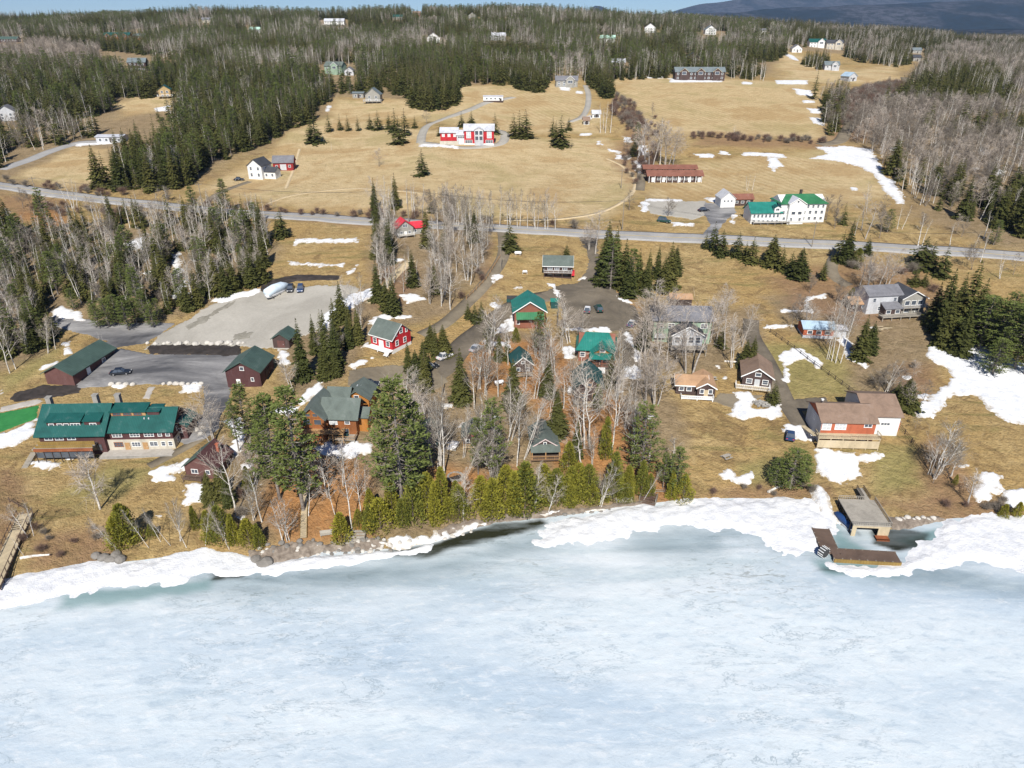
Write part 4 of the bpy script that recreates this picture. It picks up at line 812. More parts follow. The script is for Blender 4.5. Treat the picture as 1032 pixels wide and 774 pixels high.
# --- 14 tan shed behind
h = House('woodshed', 686, 308, -3, 'open fronted dark woodshed with a tan lean-to roof behind the pale green house', 'shed'); h.vol(0, 0, 0, 6.4, 4.2, 1.9, 'brownwall', 'tanroof', 'x', 22, .3, doors=[('f', -1.4, 2, 1.7, 'darktrim'), ('f', 1.5, 2, 1.7, 'darktrim')])
# --- 15 dark teal cabin
h = House('cabin', 593, 407, -2, 'dark cabin with a steep teal roof standing behind a tall white birch', 'cabin')
h.vol(0, 0, 0, 6.6, 9, 4.0, 'brownwall', 'tealdark', 'y', 42, .4, wins=[('f', [-1.5, 1.5], 1.8, 1.2, 1.3), ('f', 0, 4.8, 1.2, .9)], frame='woodtrim'); h.deck(0, 0, .4, 7.4, 2.2, 'decktan', 'deckbrown')
h = House('cabin', 527, 378, 8, 'log cabin with a weathered teal and grey roof and white trimmed gable under bare trees', 'cabin').scale(.85)
h.vol(0, 0, 0, 5.6, 7.4, 3.2, 'brownwall', 'tealdark', 'y', 40, .5, wins=[('f', [-1.4, 1.4], 1.6, .9, 1.0), ('f', 0, 3.8, .9, .7)], trim='trim'); h.deck(0, 0, .4, 5.6, 1.8, 'deck', 'woodtrim')
# --- 16 lower cabins
h = House('cabin', 430, 450, -4, 'dark green lakeside cabin with a grey green roof just right of the tall pine', 'cabin').scale(.8)
h.vol(0, 0, 0, 6.0, 6.5, 2.8, 'tealdark', 'sage', 'y', 32, .4, wins=[('f', [-1.6, 1.6], 1.5, .9, .9, dict(frame='redroof'))]); h.deck(-.5, 0, .4, 6, 1.6, 'decktan', 'yellowwood')
h = House('cabin', 477, 450, 3, 'small brown cabin with a round gable window between white birch trunks', 'cabin').scale(.8)
h.vol(0, 0, 0, 5.6, 6.5, 2.8, 'brownwall', 'sage', 'y', 32, .4, wins=[('f', [-1.5, 1.5], 1.5, .9, .9), ('f', 0, 3.4, .6, .6, dict(frame='redroof'))]); h.deck(0, 0, .4, 5.6, 1.6, 'decktan', 'woodtrim')
h = House('cabin', 549, 460, 3, 'brown lakeside cabin with a large green roof and a tiny round window in the gable', 'cabin').scale(.9)
h.vol(0, 0, 0, 6.0, 8.8, 2.7, 'brownwall', 'sage', 'y', 33, .5, wins=[('f', 0, 3.3, .6, .6), ('f', [-1.8, 0, 1.8], 1.4, 1.0, 1.0)], trim='pinkwall')
b = MB(); b.extx([(-2.2, 2.1), (0, 3.0), (0, 3.12), (-2.2, 2.22)], -3.5, 3.5); h.part('porch_roof', b, 'sage'); h.deck(0, 0, .35, 7, 2.6, 'deckbrown', 'woodtrim'); h.posts([(-3.2, -2.1), (0, -2.1), (3.2, -2.1)], .3, 2.2, 'woodtrim')
# --- 17 brown & white cabin
h = House('cottage', 701, 401, -6, 'small brown and white cottage with a tan shingle roof and front gable on open grass', 'cottage')
h.vol(-1, 1.2, 0, 7.4, 5.2, 2.6, 'brownwall', 'tanroof', 'x', 28, .4, wins=[('f', [-2.4, -.6], 1.5, 1.0, .9)], trim='trim')
h.vol(2.3, 0, 0, 4.2, 7.5, 2.6, 'brownwall', 'tanroof', 'y', 30, .4, wins=[('f', [-1, 1], 1.6, .8, 1.0)], doors=[('f', 0, .7, 1.9, 'decktan')], trim='trim')
h.deck(.2, 0, .2, 7.6, 1.3, 'trim', 'trim', rh=.7)
h = House('cottage', 762, 391, -14, 'brown cottage with white trimmed front gable and dark brown roof by the gravel drive', 'cottage')
h.vol(0, 0, 0, 7.0, 9.0, 2.9, 'brownwall', 'brownroof', 'y', 32, .5, wins=[('f', [-1.9, 1.9], 1.5, 1.2, 1.1), ('f', 0, 3.4, 1.2, .8), ('l', [0, 2], 1.5, 1, 1)], doors=[('f', 0, 1, 2, 'blind')], trim='trim')
h.deck(-1, 0, .3, 8, 2.2, 'decktan', 'trim')
# --- 18 red cabin blue roof
h = House('cabin', 824, 341, -5, 'red cabin with a pale blue metal roof beside the leafless trees near the snow strip', 'cabin')
h.vol(0, 0, 0, 8.2, 5.6, 2.6, 'brick', 'blueroof', 'x', 22, .4, wins=[('f', [-2.4, 0, 2.4], 1.5, 1.2, .9)], doors=[('r', 0, .9, 2, 'trim')], lower=('offwhite', .6))
h.vol(6, 1, 0, 3.6, 4, 2.0, 'offwhite', 'paleroof', 'x', 18, .3)
# --- 19 grey house right
h = House('large_house', 900, 318, 8, 'rambling grey white house with charcoal roofs, a gabled sun room and long deck', 'house').scale(.9)
h.vol(-2.8, 2, 0, 11.5, 8, 6.2, 'offwhite', 'greyroof', 'x', 27, .5, wins=[('f', [-3.6, 3.6], 4.6, .9, 1.1, dict(frame='offwhite')), ('f', [0], 4.6, .8, .8, dict(frame='offwhite', glass='blind')), ('f', [-1, 3], 1.7, 1.6, 1.3, dict(n=2)), ('l', [0], 3, 1.2, 1.2)])
h.vol(6.4, .2, 0, 8.2, 9, 5.4, 'greywall', 'darkroof', 'y', 28, .6, wins=[('f', [-2.3, 0, 2.3], 3.7, 1.6, 1.5, dict(glass='glass')), ('f', [-2, 2], 1.2, 1.6, 1.2), ('r', [-2, 2], 3.4, 1.2, 1.2)], trim='trim')
h.vol(-1, -.8, 0, 5.8, 3.5, 2.5, 'brownwall', 'greyroof', 'shed', 22, .4, wins=[('f', [-1.6, 1.6], 1.4, 1.4, 1.1)])
h.deck(.5, -.8, .6, 13, 2.6, 'deck', 'deck'); h.deck(6.4, .2, 2.6, 8.4, 1.5, 'deck', 'offwhite')
h = House('garage', 865, 314, 3, 'small garage with a tan roof between a rust red fence and bare trees', 'garage'); h.vol(0, 0, 0, 5.0, 5.4, 2.2, 'brownwall', 'tanroof', 'x', 24, .4, wins=[('f', [-1.3, 1.3], 1.3, 1.1, .8, dict(frame='blind'))])
fx, fy, fz = gp(873, 309); fe = empty('fence_panel', (fx, fy, fz), R(80), 'rust red board fence panel between the tan roofed garage and the grey house', 'fence')
b = MB(); b.box(3, 0, 1.2, 7, .1, 2.6); b.build('boards', M['brick'], fe); b = MB(); [b.box(x, .1, 1.2, .14, .14, 2.8) for x in (0, 2, 4, 6)]; b.build('rails', M['woodtrim'], fe)
# --- 20 big house lower right
h = House('large_house', 851, 447, -3, 'large house in orange red and white with two brown hip-less roofs and a pale wraparound deck', 'house')
h.root['label'] = 'big orange and white house with brown roofs and a pale deck above snow'; h.scale(.93)
h.vol(0, 0, 0, 12.4, 9.6, 5.6, 'brick', 'brownroof', 'x', 24, .5, wins=[('f', [-1.8], 4.3, 2.4, 1.4, dict(n=3, glass='blind')), ('f', [4.4], 4.7, 1.6, .7, dict(n=2, glass='glass')), ('f', [-5.0], 4.2, 1.9, 1.6, dict(n=2, glass='blind')), ('l', [0], 4.1, .9, 1.0)], doors=[('f', -1, 2, 2, 'blind'), ('f', 4, 1, 2, 'trim')])
b = MB(); b.box(-6.25, 4.8, 2.2, .06, 9.5, 6.8); h.part('side_cladding', b, 'offwhite')
h.vol(9.4, 3.8, 0, 8.2, 12.5, 5.4, 'white', 'brownroof', 'x', 22, .5, wins=[('f', [.8], 3.2, 2.0, .55, dict(n=3, glass='glass')), ('r', [-3, 2], 2.5, 1.2, 1.2)], off=.5)
h.vol(14.2, 6, 0, 1.4, 6, 2.6, 'brick', 'brownroof', 'flat', 20, .2)
h.deck(-.2, 0, 2.5, 14.2, 2.4, 'decktan', 'decktan'); b = MB(); b.box(-.2, -2.35, .9, 13.8, .08, 2.0); h.part('deck_skirt', b, 'decktan')
st = MB()
for i in range(10): st.box(-7.9, -1 + .95 * i * .8, 2.5 - .26 * (9 - i) * 0 - .0, .1, .1, .1) if False else st.box(-7.6, 6.5 - .8 * i, .4 + .21 * i, 1.2, .8, .12)
h.part('stairs', st, 'decktan'); h.chimney(-4.6, 6.2, 6, 8.1, .35, 'trim'); h.chimney(-5.1, 5.2, 6, 8.0, .3, 'darktrim')
# --- 21 motel with two rows of roof
h = House('motel', 680, 184, 0, 'long low motel in two rows with red brown roofs by the striped field', 'motel')
W2 = 54 / h.k
h.vol(0, 0, 0, W2, 7, 3.0, 'brownwall', 'motelroof', 'x', 24, .8, wins=[('f', rowu(9, W2 - 2), 1.6, 1.2, 1.2)], doors=[('f', u, 1, 2.1, 'trim') for u in (-10, -5.2, 1.8, 6.6, 11)], frame='trim')
h.vol(.3, 13, .8, W2, 6, 3.0, 'brownwall', 'motelroof', 'x', 20, .8, wins=[('f', rowu(9, W2 - 2), 1.7, 1.6, 1.4, dict(glass='blind'))])
h.posts([(u, -.7) for u in np.linspace(-W2 / 2 + .3, W2 / 2 - .3, 10)], -1, 2.7, 'trim', .2)
# --- 22 inn
h = House('inn', 789, 225, 4, 'big white inn with green roofs and rows of small windows beside the main road', 'inn').scale(.88)
q = h.k
h.vol(8, 0, 0, 20, 11, 8.2, 'white', 'kelly', 'x', 26, .6, wins=[('f', [-2.4, 2, 4.2, 6.4, 8.6], 6.8, .9, 1.2), ('f', [-8.6, -6.6, .6, 3.2, 5.8, 8.4], 4.3, 1.1, 1.3), ('f', [-8, -2, .6, 3.2, 5.8, 8.4], 1.7, 1.1, 1.2), ('r', [-3, 0, 3], 4.3, 1, 1.3), ('r', [-3, 0, 3], 6.9, 1, 1.2)], hip=4.5)
h.vol(4.5, -1.6, 0, 7, 6, 8.4, 'white', 'paleroof', 'y', 32, .4, wins=[('f', 0, 9.2, .8, .8), ('f', [-1.4, 1.4], 4.4, 1.6, 1.2), ('f', [-2, 1.8], 1.7, 1.0, 1.2)], trim='trim')
h.vol(-8, 0, 0, 13, 9, 4.6, 'white', 'teal2', 'x', 36, .6, wins=[('f', rowu(7, 12), 3.0, .9, 1.3), ('f', rowu(6, 12), .9, .9, .8)])
h.vol(-3.6, -.6, 5.0, 2.6, 3, 1.6, 'white', 'teal', 'y', 30, .3, wins=[('f', 0, .8, 1.4, .9, dict(n=2))], found=.5, rname='dormer_roof')
h.deck(-6, 0, .7, 16, 2.2, 'deck', 'trim')
h.chimney(8.5, 6, 9, 12.6, .9, 'darktrim')
h = House('house', 740, 209, 3, 'white house with a bright gable end and a long red brown roof behind the inn', 'house').scale(.8)
h.vol(-3.6, 0, 0, 7.4, 9, 4.2, 'white', 'offwhite', 'y', 40, .4, wins=[('f', [-1.8, 0, 1.8], 2.9, .8, .8)]); h.vol(4.8, 2.4, 0, 11, 6, 3.4, 'brownwall', 'motelroof', 'x', 32, .5, wins=[('f', [-3, 0, 3], 1.8, 1.4, 1)])
# --- 23 red farmhouse on the hill
h = House('red_barn_house', 471, 146, 0, 'bright red barn-like house with pale metal roofs and big windows in the hillside field', 'house')
h.vol(6.2, 0, 0, 15.5, 9, 7.0, 'red', 'paleroof', 'x', 30, .5, wins=[('f', [-5.4, 5.4], 4.8, 2.2, 3.2, dict(n=2, glass='blind')), ('f', [-5.4, 0, 5.4], 1.4, 3.6, 1.4, dict(n=3))], lower=('white', .5))
h.vol(6.2, -1.2, 0, 4.6, 3, 7.4, 'offwhite', 'paleroof', 'y', 26, .3, wins=[('f', [-1.1, 1.1], 3.2, 1.7, 2), ('f', [-1.1, 1.1], 5.9, 1.7, 2)])
h.vol(-9.6, 1.5, 1.2, 9.2, 7, 4.6, 'red', 'paleroof', 'x', 30, .5, wins=[('f', [-3, 0, 3], 3.1, 1.2, 1.2, dict(glass='blind'))]); h.vol(-3.2, .4, 0, 4.6, 6.5, 4.8, 'offwhite', 'paleroof', 'x', 30, .4, wins=[('f', 0, 3.6, 3.6, .8, dict(n=3))], doors=[('f', .4, 2.4, 2.3, 'trim')])
b = MB(); b.box(-9.6, .4, .4, 9.6, .8, 2.4); h.part('retaining_wall', b, 'cream')
# --- 24 mobile home
h = House('mobile_home', 497, 103, 0, 'long white mobile home alone in the high field', 'mobile home'); w = 20 / h.k
h.vol(0, 0, 0, w, 5, 3.2, 'white', 'paleroof', 'x', 12, .2, wins=[('f', rowu(4, w - 2), 2, 1, .9)], doors=[('f', 5, 1, 2, 'darktrim')], lower=('brownwall', .7))
# --- 25 farm
h = House('farmhouse', 262, 181, -12, 'white farmhouse with a charcoal gable roof at the left end of the big field', 'farmhouse')
h.vol(-2, 0, 0, 7, 9, 5.8, 'white', 'darkroof', 'y', 38, .4, wins=[('f', [-1.8, 1.8], 1.8, 1, 1.4), ('f', [-1.8, 1.8], 4.6, 1, 1.3)]); h.vol(4, 2, 0, 6, 5, 3.2, 'white', 'darkroof', 'x', 32, .4, wins=[('f', [-1.5, 1.5], 1.6, 1, 1.2)])
h = House('red_barn', 286, 172, 6, 'dark red barn with a grey roof next to the white farmhouse', 'barn')
h.vol(0, 0, 0, 9.5, 7, 3.6, 'barnred', 'greyroof', 'x', 36, .4, wins=[('f', [-3, 3], 1.8, .9, .9)], doors=[('f', 0, 2.6, 2.6, 'offwhite'), ('r', 0, 2, 2.2, 'darktrim')])
# --- far houses
def far(name, px, py, wpx, label, wall, roof, yaw=0, rt='x', hh=5, dd=8, cat='house', extra=None, pitch=34, trim=None):
    h = House(name, px, py, yaw, label, cat); w = wpx / h.k
    n = max(2, int(w / 3.5))
    h.vol(0, 0, 0, w, dd, hh, wall, roof, rt, pitch, .5, wins=[('f', rowu(n, w - 1), hh - 1.6, 1.3, 1.3)] + ([('f', rowu(n, w - 1), 1.5, 1.3, 1.2)] if hh > 4.5 else []), doors=[('f', w * .05, 1.1, 2.1, 'darktrim')] if hh <= 4.5 else [], trim=trim)
    if extra == 'gable': h.vol(w * .15, -2, 0, w * .38, 4, hh + .6, wall, roof, 'y', 38, .4, wins=[('f', 0, hh - 1, w * .2, 1.8, dict(n=2))], trim='trim')
    if extra == 'three':
        for u in (-.33, 0, .33): h.vol(w * u, -1.6, 0, w * .16, 4, hh, wall, roof, 'y', 38, .4, wins=[('f', 0, hh - 1, w * .08, 2.0)], trim='decktan')
    if extra == 'wing': h.vol(-w * .75, 2, 0, w * .5, dd * .8, hh * .6, wall, roof, 'x', 28, .4, wins=[('f', [-1.5, 1.5], 1.6, 1.2, 1.1)])
    if extra == 'deck': h.deck(0, 0, 1.2, w + 2, 2.5, 'deck', 'trim')
    return h
far('house', 376, 104, 15, 'grey shingled gable house with a charcoal roof below the dark spruces', 'greywall', 'slate', 0, 'y', 5.2, 9, extra='deck', pitch=38)
far('shed', 361, 99, 11, 'low grey shed with a flat looking roof left of the shingled gable house', 'greywall', 'slate', 0, 'x', 3, 6, 'shed', pitch=14)
far('house', 571, 88, 22, 'grey house with white gable and deck above the striped field', 'greywall', 'greyroof', 0, 'x', 4.6, 8, extra='gable')
far('lodge', 705, 81, 50, 'long dark lodge with slate roofs and tan gables at the top of the field', 'brownwall', 'slate', 0, 'x', 6, 9, 'lodge', extra='three')
far('greenhouse', 601, 119, 8, 'little pale garden shed by the field track', 'white', 'offwhite', 0, 'x', 2.4, 5, 'shed')
far('house', 167, 99, 11, 'tan timber house with a teal roof in a clearing among dark spruces', 'tanwall', 'teal', 18, 'y', 5.4, 9, extra='deck')
far('house', 139, 72, 17, 'dark house with white window trim and a blue grey roof among the dark spruces', 'brownwall', 'slate', 8, 'x', 7, 9)
far('garage', 111, 144, 26, 'low white garage with a flat pale roof at the end of the side road', 'offwhite', 'paleroof', 4, 'x', 2.9, 8, 'garage', pitch=10)
far('house', 8, 122, 17, 'pale blue house with a grey roof at the left edge of the photo', 'offwhite', 'greyroof', 20, 'y', 5, 10)
far('house', 118, 40, 26, 'long log house with teal roofs in a cleared hilltop strip', 'log', 'teal', 0, 'x', 5, 9, extra='three')
far('house', 141, 40, 12, 'small log annexe with a grey roof beside the long log house', 'log', 'slate', 0, 'x', 4, 8)
far('house', 8, 43, 20, 'dark green roofed house in the purple brush at the upper left edge', 'brownwall', 'green', 0, 'x', 4, 8, extra='wing')
far('house', 336, 75, 19, 'pale green gabled house half buried in bare birches', 'mint', 'sage', -16, 'x', 6, 9, extra='gable')
far('cottage', 352, 76, 9, 'tiny pale house just right of the pale green gabled one', 'offwhite', 'greyroof', 0, 'y', 3.5, 7)
far('house', 337, 26, 20, 'large white house with a long veranda on the wooded hilltop', 'white', 'paleroof', 0, 'x', 6, 9, extra='deck')
far('house', 437, 43, 13, 'white steep gabled house in a small orange clearing', 'white', 'offwhite', 6, 'y', 5, 8)
far('house', 503, 41, 14, 'grey white house with two pale roofs in the woods', 'offwhite', 'paleroof', 10, 'x', 5, 9, extra='wing')
far('house', 612, 43, 15, 'white house with a pale green roof in the wooded hillside', 'white', 'mintroof', -12, 'x', 4.4, 9)
far('house', 655, 33, 11, 'white gabled hilltop house, the left of the two above the ski-like clearing', 'white', 'greyroof', -6, 'y', 6, 9)
h = far('house', 716, 35, 11, 'white gabled hilltop house overlooking the curved tan clearing', 'white', 'slate', 4, 'y', 6, 9)
far('house', 623, 68, 14, 'pale pink house hidden behind the birches beside the dark spruce clump', 'pinkwall', 'paleroof', 0, 'x', 4, 8)
far('house', 698, 63, 13, 'dark roofed house showing above the slate lodge', 'brownwall', 'darkroof', 0, 'y', 4, 8)
far('house', 824, 48, 17, 'big cream house with teal roof, left of a pair on the right hand hilltop', 'white', 'teal', 0, 'x', 6, 10, extra='gable')
far('house', 841, 50, 17, 'big cream house with charcoal roof, right of a pair on the right hand hilltop', 'cream', 'darkroof', 0, 'x', 7, 10, extra='gable')
far('house', 803, 53, 10, 'small white gabled house at the left foot of the hilltop pair', 'white', 'greyroof', 0, 'y', 4, 8)
far('house', 838, 71, 14, 'grey white gabled house under dark conifers in the upper right pasture', 'offwhite', 'slate', -8, 'x', 4.4, 8, extra='gable')
far('barn', 859, 82, 10, 'blue grey barn alone in the upper right pasture', 'offwhite', 'blueroof', 20, 'y', 3.6, 9, 'barn')
far('house', 924, 54, 9, 'grey house among the bare woods at the upper right', 'greywall', 'slate', 0, 'x', 4, 8)
far('house', 924, 62, 8, 'second grey house in the upper right bare woods, just below the first', 'greywall', 'darkroof', 0, 'x', 4, 8)
far('house', 208, 23, 9, 'tiny pale house on the wooded ridge at upper left', 'cream', 'greyroof', 0, 'x', 4, 8)
far('house', 257, 33, 11, 'teal roofed house in the wooded ridge left of the veranda house', 'offwhite', 'mintroof', 0, 'x', 4, 8)
far('house', 401, 20, 9, 'teal roofed house high on the ridge near the top of the photo', 'greywall', 'teal', 0, 'x', 4, 8)
far('house', 420, 16, 8, 'brown roofed house high on the ridge near the top of the photo', 'log', 'brownroof', 0, 'x', 4, 8)
far('house', 476, 19, 9, 'dark roofed house high on the ridge near the top of the photo', 'greywall', 'darkroof', 0, 'y', 4, 8)
far('house', 769, 34, 7, 'small white house on the ridge right of the tan clearing', 'white', 'greyroof', 0, 'x', 4, 8)
far('cabin', 591, 126, 6, 'small pale hut tucked behind the row of birch trunks', 'cream', 'brownroof', 0, 'x', 2.4, 5, 'hut')
# --- boathouse and docks
x, y, _ = gp(872, 528)
u_, v_, w_ = pxdir(876, 541); t_ = CAM_H / -w_; bx, by = float(u_ * t_), float(v_ * t_)
h = House('boathouse', 868, 530, 0, 'open grey boathouse with a railed flat deck roof at the lake shore', 'boathouse'); h.root.location = (bx, by, 0); h.root.rotation_euler.z = R(-4); h.scale(.78)
h.part('deck', MB().box(0, 5.2, 3.3, 8.8, 10.6, .25), 'deck')
b = MB()
for xx, ww in ((-3.9, 1.0), (3.0, 2.6)): b.box(xx, .12, 1.4, ww, .24, 3.6)
b.box(-.7, .12, 2.9, 5.4, .2, .7); h.part('wall', b, 'decktan')
b = MB(); b.box(4.3, 5.2, 1.4, .2, 10, 3.6); h.part('side_wall', b, 'decktan')
h.posts([(-4.3, yy) for yy in (1.5, 4, 6.5, 9, 10.2)], -1, 3.2, 'darktrim', .25)
b = MB(); b.box(0, 10.2, 1.4, 8.6, .2, 3.6); h.part('back_wall', b, 'brownwall')
r = MB()
def rail(r, xa, ya, xb, yb, z, rh=1., st=.5):
    L = math.hypot(xb - xa, yb - ya); a = math.atan2(yb - ya, xb - xa)
    r.box((xa + xb) / 2, (ya + yb) / 2, z + rh, L, .12, .08, a); r.box((xa + xb) / 2, (ya + yb) / 2, z + .5, L, .06, .06, a); n = max(2, int(L / st))
    for i in range(n + 1): r.box(xa + (xb - xa) * i / n, ya + (yb - ya) * i / n, z + rh / 2, .08, .08, rh)
rail(r, -4.4, 0, 4.4, 0, 3.4); rail(r, 4.4, 0, 4.4, 10.5, 3.4); rail(r, -4.4, 10.5, 2, 10.5, 3.4); h.part('railing', r, 'deck')
b = MB(); b.box(2.6, 13.2, 3.3, 1.6, 5, .2); h.part('gangway', b, 'deck'); r = MB(); rail(r, 1.8, 10.8, 1.8, 15.5, 3.4); rail(r, 3.4, 10.8, 3.4, 15.5, 3.4); h.part('gangway_railing', r, 'darktrim')
b = MB(); b.box(2.6, -.8, .4, 3, 1.6, .3); b.box(2.6, -1.5, .3, 3, .2, .5); h.part('landing_step', b, 'rustwood')
def lakept(px, py, z=0): u, v, w = pxdir(px, py); t = (CAM_H - z) / -w; return float(u * t), float(v * t)
tx, ty = lakept(849, 527)
te = empty('covered_boat', (tx, ty, .2), R(14), 'boat under a blue tarp on the open side of the boathouse', 'boat'); te.scale = (.72, .8, .7)
b = MB(); b.tube([(0, -3.4, .5), (0, -2.4, .8), (0, 0, 1.0), (0, 2.2, .9), (0, 3.2, .5)], [.15, .7, .95, .9, .3], 8); b.build('tarp', M['bluetarp'], te, True); b = MB(); b.box(0, 0, -.1, 1.6, 5.5, .5); b.build('hull', M['offwhite'], te)
P = [lakept(827, 533, .6), lakept(838, 558, .6), lakept(905, 562, .6)]
def dock(name, a, b_, w, m, lab, z=.6, crib=False):
    L = math.hypot(b_[0] - a[0], b_[1] - a[1]); an = math.atan2(b_[1] - a[1], b_[0] - a[0])
    e = empty(name, (a[0], a[1], 0), an, lab, 'dock'); q = MB(); q.box(L / 2, 0, z, L, w, .18); q.build('deck', M[m], e)
    q = MB(); n = int(L / 1.6) + 1
    for i in range(n + 1): q.box(L * i / n, -w / 2 + .1, z / 2 - .3, .22, .22, z + .9); q.box(L * i / n, w / 2 - .1, z / 2 - .3, .22, .22, z + .9)
    q.build('posts', M['poolwood'], e)
    if crib: q = MB(); q.box(L / 2, -w / 2 - .1, z - .3, L, .14, .75); q.build('side_boards', M['yellowwood'], e)
    return e
dock('dock', P[0], P[1], 3.2, 'deckbrown', 'red brown gangway dock running out through the snow left of the boathouse')
dock('dock', P[1], P[2], 3.0, 'deckbrown', 'low brown dock with golden side boards lying across the front of the boathouse', z=.66, crib=True)
e = empty('wheel_float', (*lakept(829, 561), .2), R(30), 'round black and white slatted wheel lying at the corner of the brown docks', 'wheel')
b = MB(); b.tube([(0, -.5, .9), (0, .5, .9)], .95, 14); b.build('drum', M['wire'], e); b = MB()
for i in range(12): a = i * math.pi / 6; b.box(math.cos(a) * .97, 0, .9 + math.sin(a) * .97, .1, 1.1, .1)
b.build('slats', M['trim'], e)
# --- stepped boardwalk at the left edge
a = Vector(gp(26, 520)); c = Vector((*lakept(-8, 600), 1.0)); a.z += .5; L = (Vector((c.x, c.y, 0)) - Vector((a.x, a.y, 0))).length; an = math.atan2(c.y - a.y, c.x - a.x); sl = (c.z - a.z) / L
e = empty('boardwalk', a, an, 'long weathered boardwalk stair coming down to the ice at the left edge', 'boardwalk')
b = MB(); n = int(L / .33)
for i in range(n): 
    if 4 < i < 14 and i % 2: b.box(i * .33 + .16, .8, sl * i * .33, .30, 1.1, .08)
    else: b.box(i * .33 + .16, 0, sl * i * .33, .29, 2.5, .08)
b.build('treads', M['decktan'], e)
for q in (-1, 1):
    b = MB(); b.tube([(0, q * 1.25, 1.0), (L, q * 1.25, sl * L + 1.0)], .07, 4); b.tube([(0, q * 1.25, -.1), (L, q * 1.25, sl * L - .1)], .14, 4)
    for i in range(int(L / 1.8) + 1): b.box(i * 1.8, q * 1.25, sl * i * 1.8 + .1, .12, .12, 2.0)
    b.build('railing', M['deckbrown'], e)
# --- straight path steps on the red bank, benches and shore steps
a = Vector(gp(309, 478)); c = Vector(gp(306, 545)); L = (c - a).length; an = math.atan2(c.y - a.y, c.x - a.x); Lh = math.hypot(c.x - a.x, c.y - a.y); sl = (c.z - a.z) / Lh
e = empty('bank_stairs', a, an, 'narrow golden plank stair straight down the rust coloured bank', 'stairs'); b = MB()
for i in range(int(Lh / .4)):
    xx = a.x + (c.x - a.x) * i * .4 / Lh; yy = a.y + (c.y - a.y) * i * .4 / Lh; b.box(i * .4 + .2, 0, hz(xx, yy) - a.z + .25, .42, 1.1, .1)
b.build('treads', M['decktan'], e); b = MB()
for q in (-.6, .6):
    P_ = [(i * .8, q, hz(a.x + (c.x - a.x) * i * .8 / Lh, a.y + (c.y - a.y) * i * .8 / Lh) - a.z + .35) for i in range(int(Lh / .8) + 1)]; b.tube(P_, .06, 4)
b.build('side_rails', M['yellowwood'], e)
def steps_thing(px, py, w, n, yaw, lab, m='decktan'):
    x, y, z = gp(px, py); e = empty('shore_steps', (x, y, z), R(yaw), lab, 'steps'); b = MB()
    for i in range(n): b.box(0, i * .5, .2 + .28 * i, w, .5, .16)
    b.build('treads', M[m], e); b = MB(); [b.box(q * w / 2, n * .25, .12 + .14 * n, .12, n * .5, .28 * n) for q in (-1, 1)]; b.build('stringers', M['poolwood'], e); return e
steps_thing(358, 548, 3.6, 5, 0, 'wide pale shore steps under the green cedars above the rubble bank', 'deck'); steps_thing(652, 508, 3.2, 5, -22, 'weathered brown shore steps at the right end of the cedar hedge', 'deckbrown')
def bench(px, py, yaw, lab, w=3.0, m='deck', grp=None):
    x, y, z = gp(px, py); e = empty('bench', (x, y, z), R(yaw), lab, 'bench', grp); MB().box(0, 0, .45, w, .6, .08).build('seat', M[m], e); MB().box(0, .32, .8, w, .07, .6, 0, R(-12)).build('backrest', M[m], e)
    for q in (-1, 1): MB().box(q * (w / 2 - .2), 0, .22, .12, .5, .44).build('leg', M['poolwood'], e)
bench(629, 507, 4, 'weathered grey bench on a small shore platform left of the brown steps', 3.4); bench(330, 540, 12, 'pale bench near the top of the rubble shore beside the round cedar', 2.6)
x, y, z = gp(459, 481); e = empty('fire_pit', (x, y, z), 0, 'ring of stones for a fire in the brown clearing between birches', 'fire pit'); b = MB()
for i in range(14): a_ = i * .449; b.box(math.cos(a_) * 1.5, math.sin(a_) * 1.5, .15, .55, .4, .38, a_ + 1.5)
b.build('stones', M['stone'], e); MB().tube([(0, 0, .02), (0, 0, .08)], 1.2, 12).build('ash', M['mulch'], e)
x, y, z = gp(767, 408); e = empty('rock_garden', (x, y, z), 0, 'round heap of pale stones in the snow in front of the white trimmed cottage', 'rock garden'); b = MB(); rr = random.Random(4)
for i in range(40): a_ = rr.random() * 6.3; q = rr.random() ** .6; b.box(math.cos(a_) * q * 2.1, math.sin(a_) * q * 1.5, .25 + .25 * (1 - q), .6, .5, .5, rr.random() * 3, rr.random())
b.build('stones', M['stone'], e)
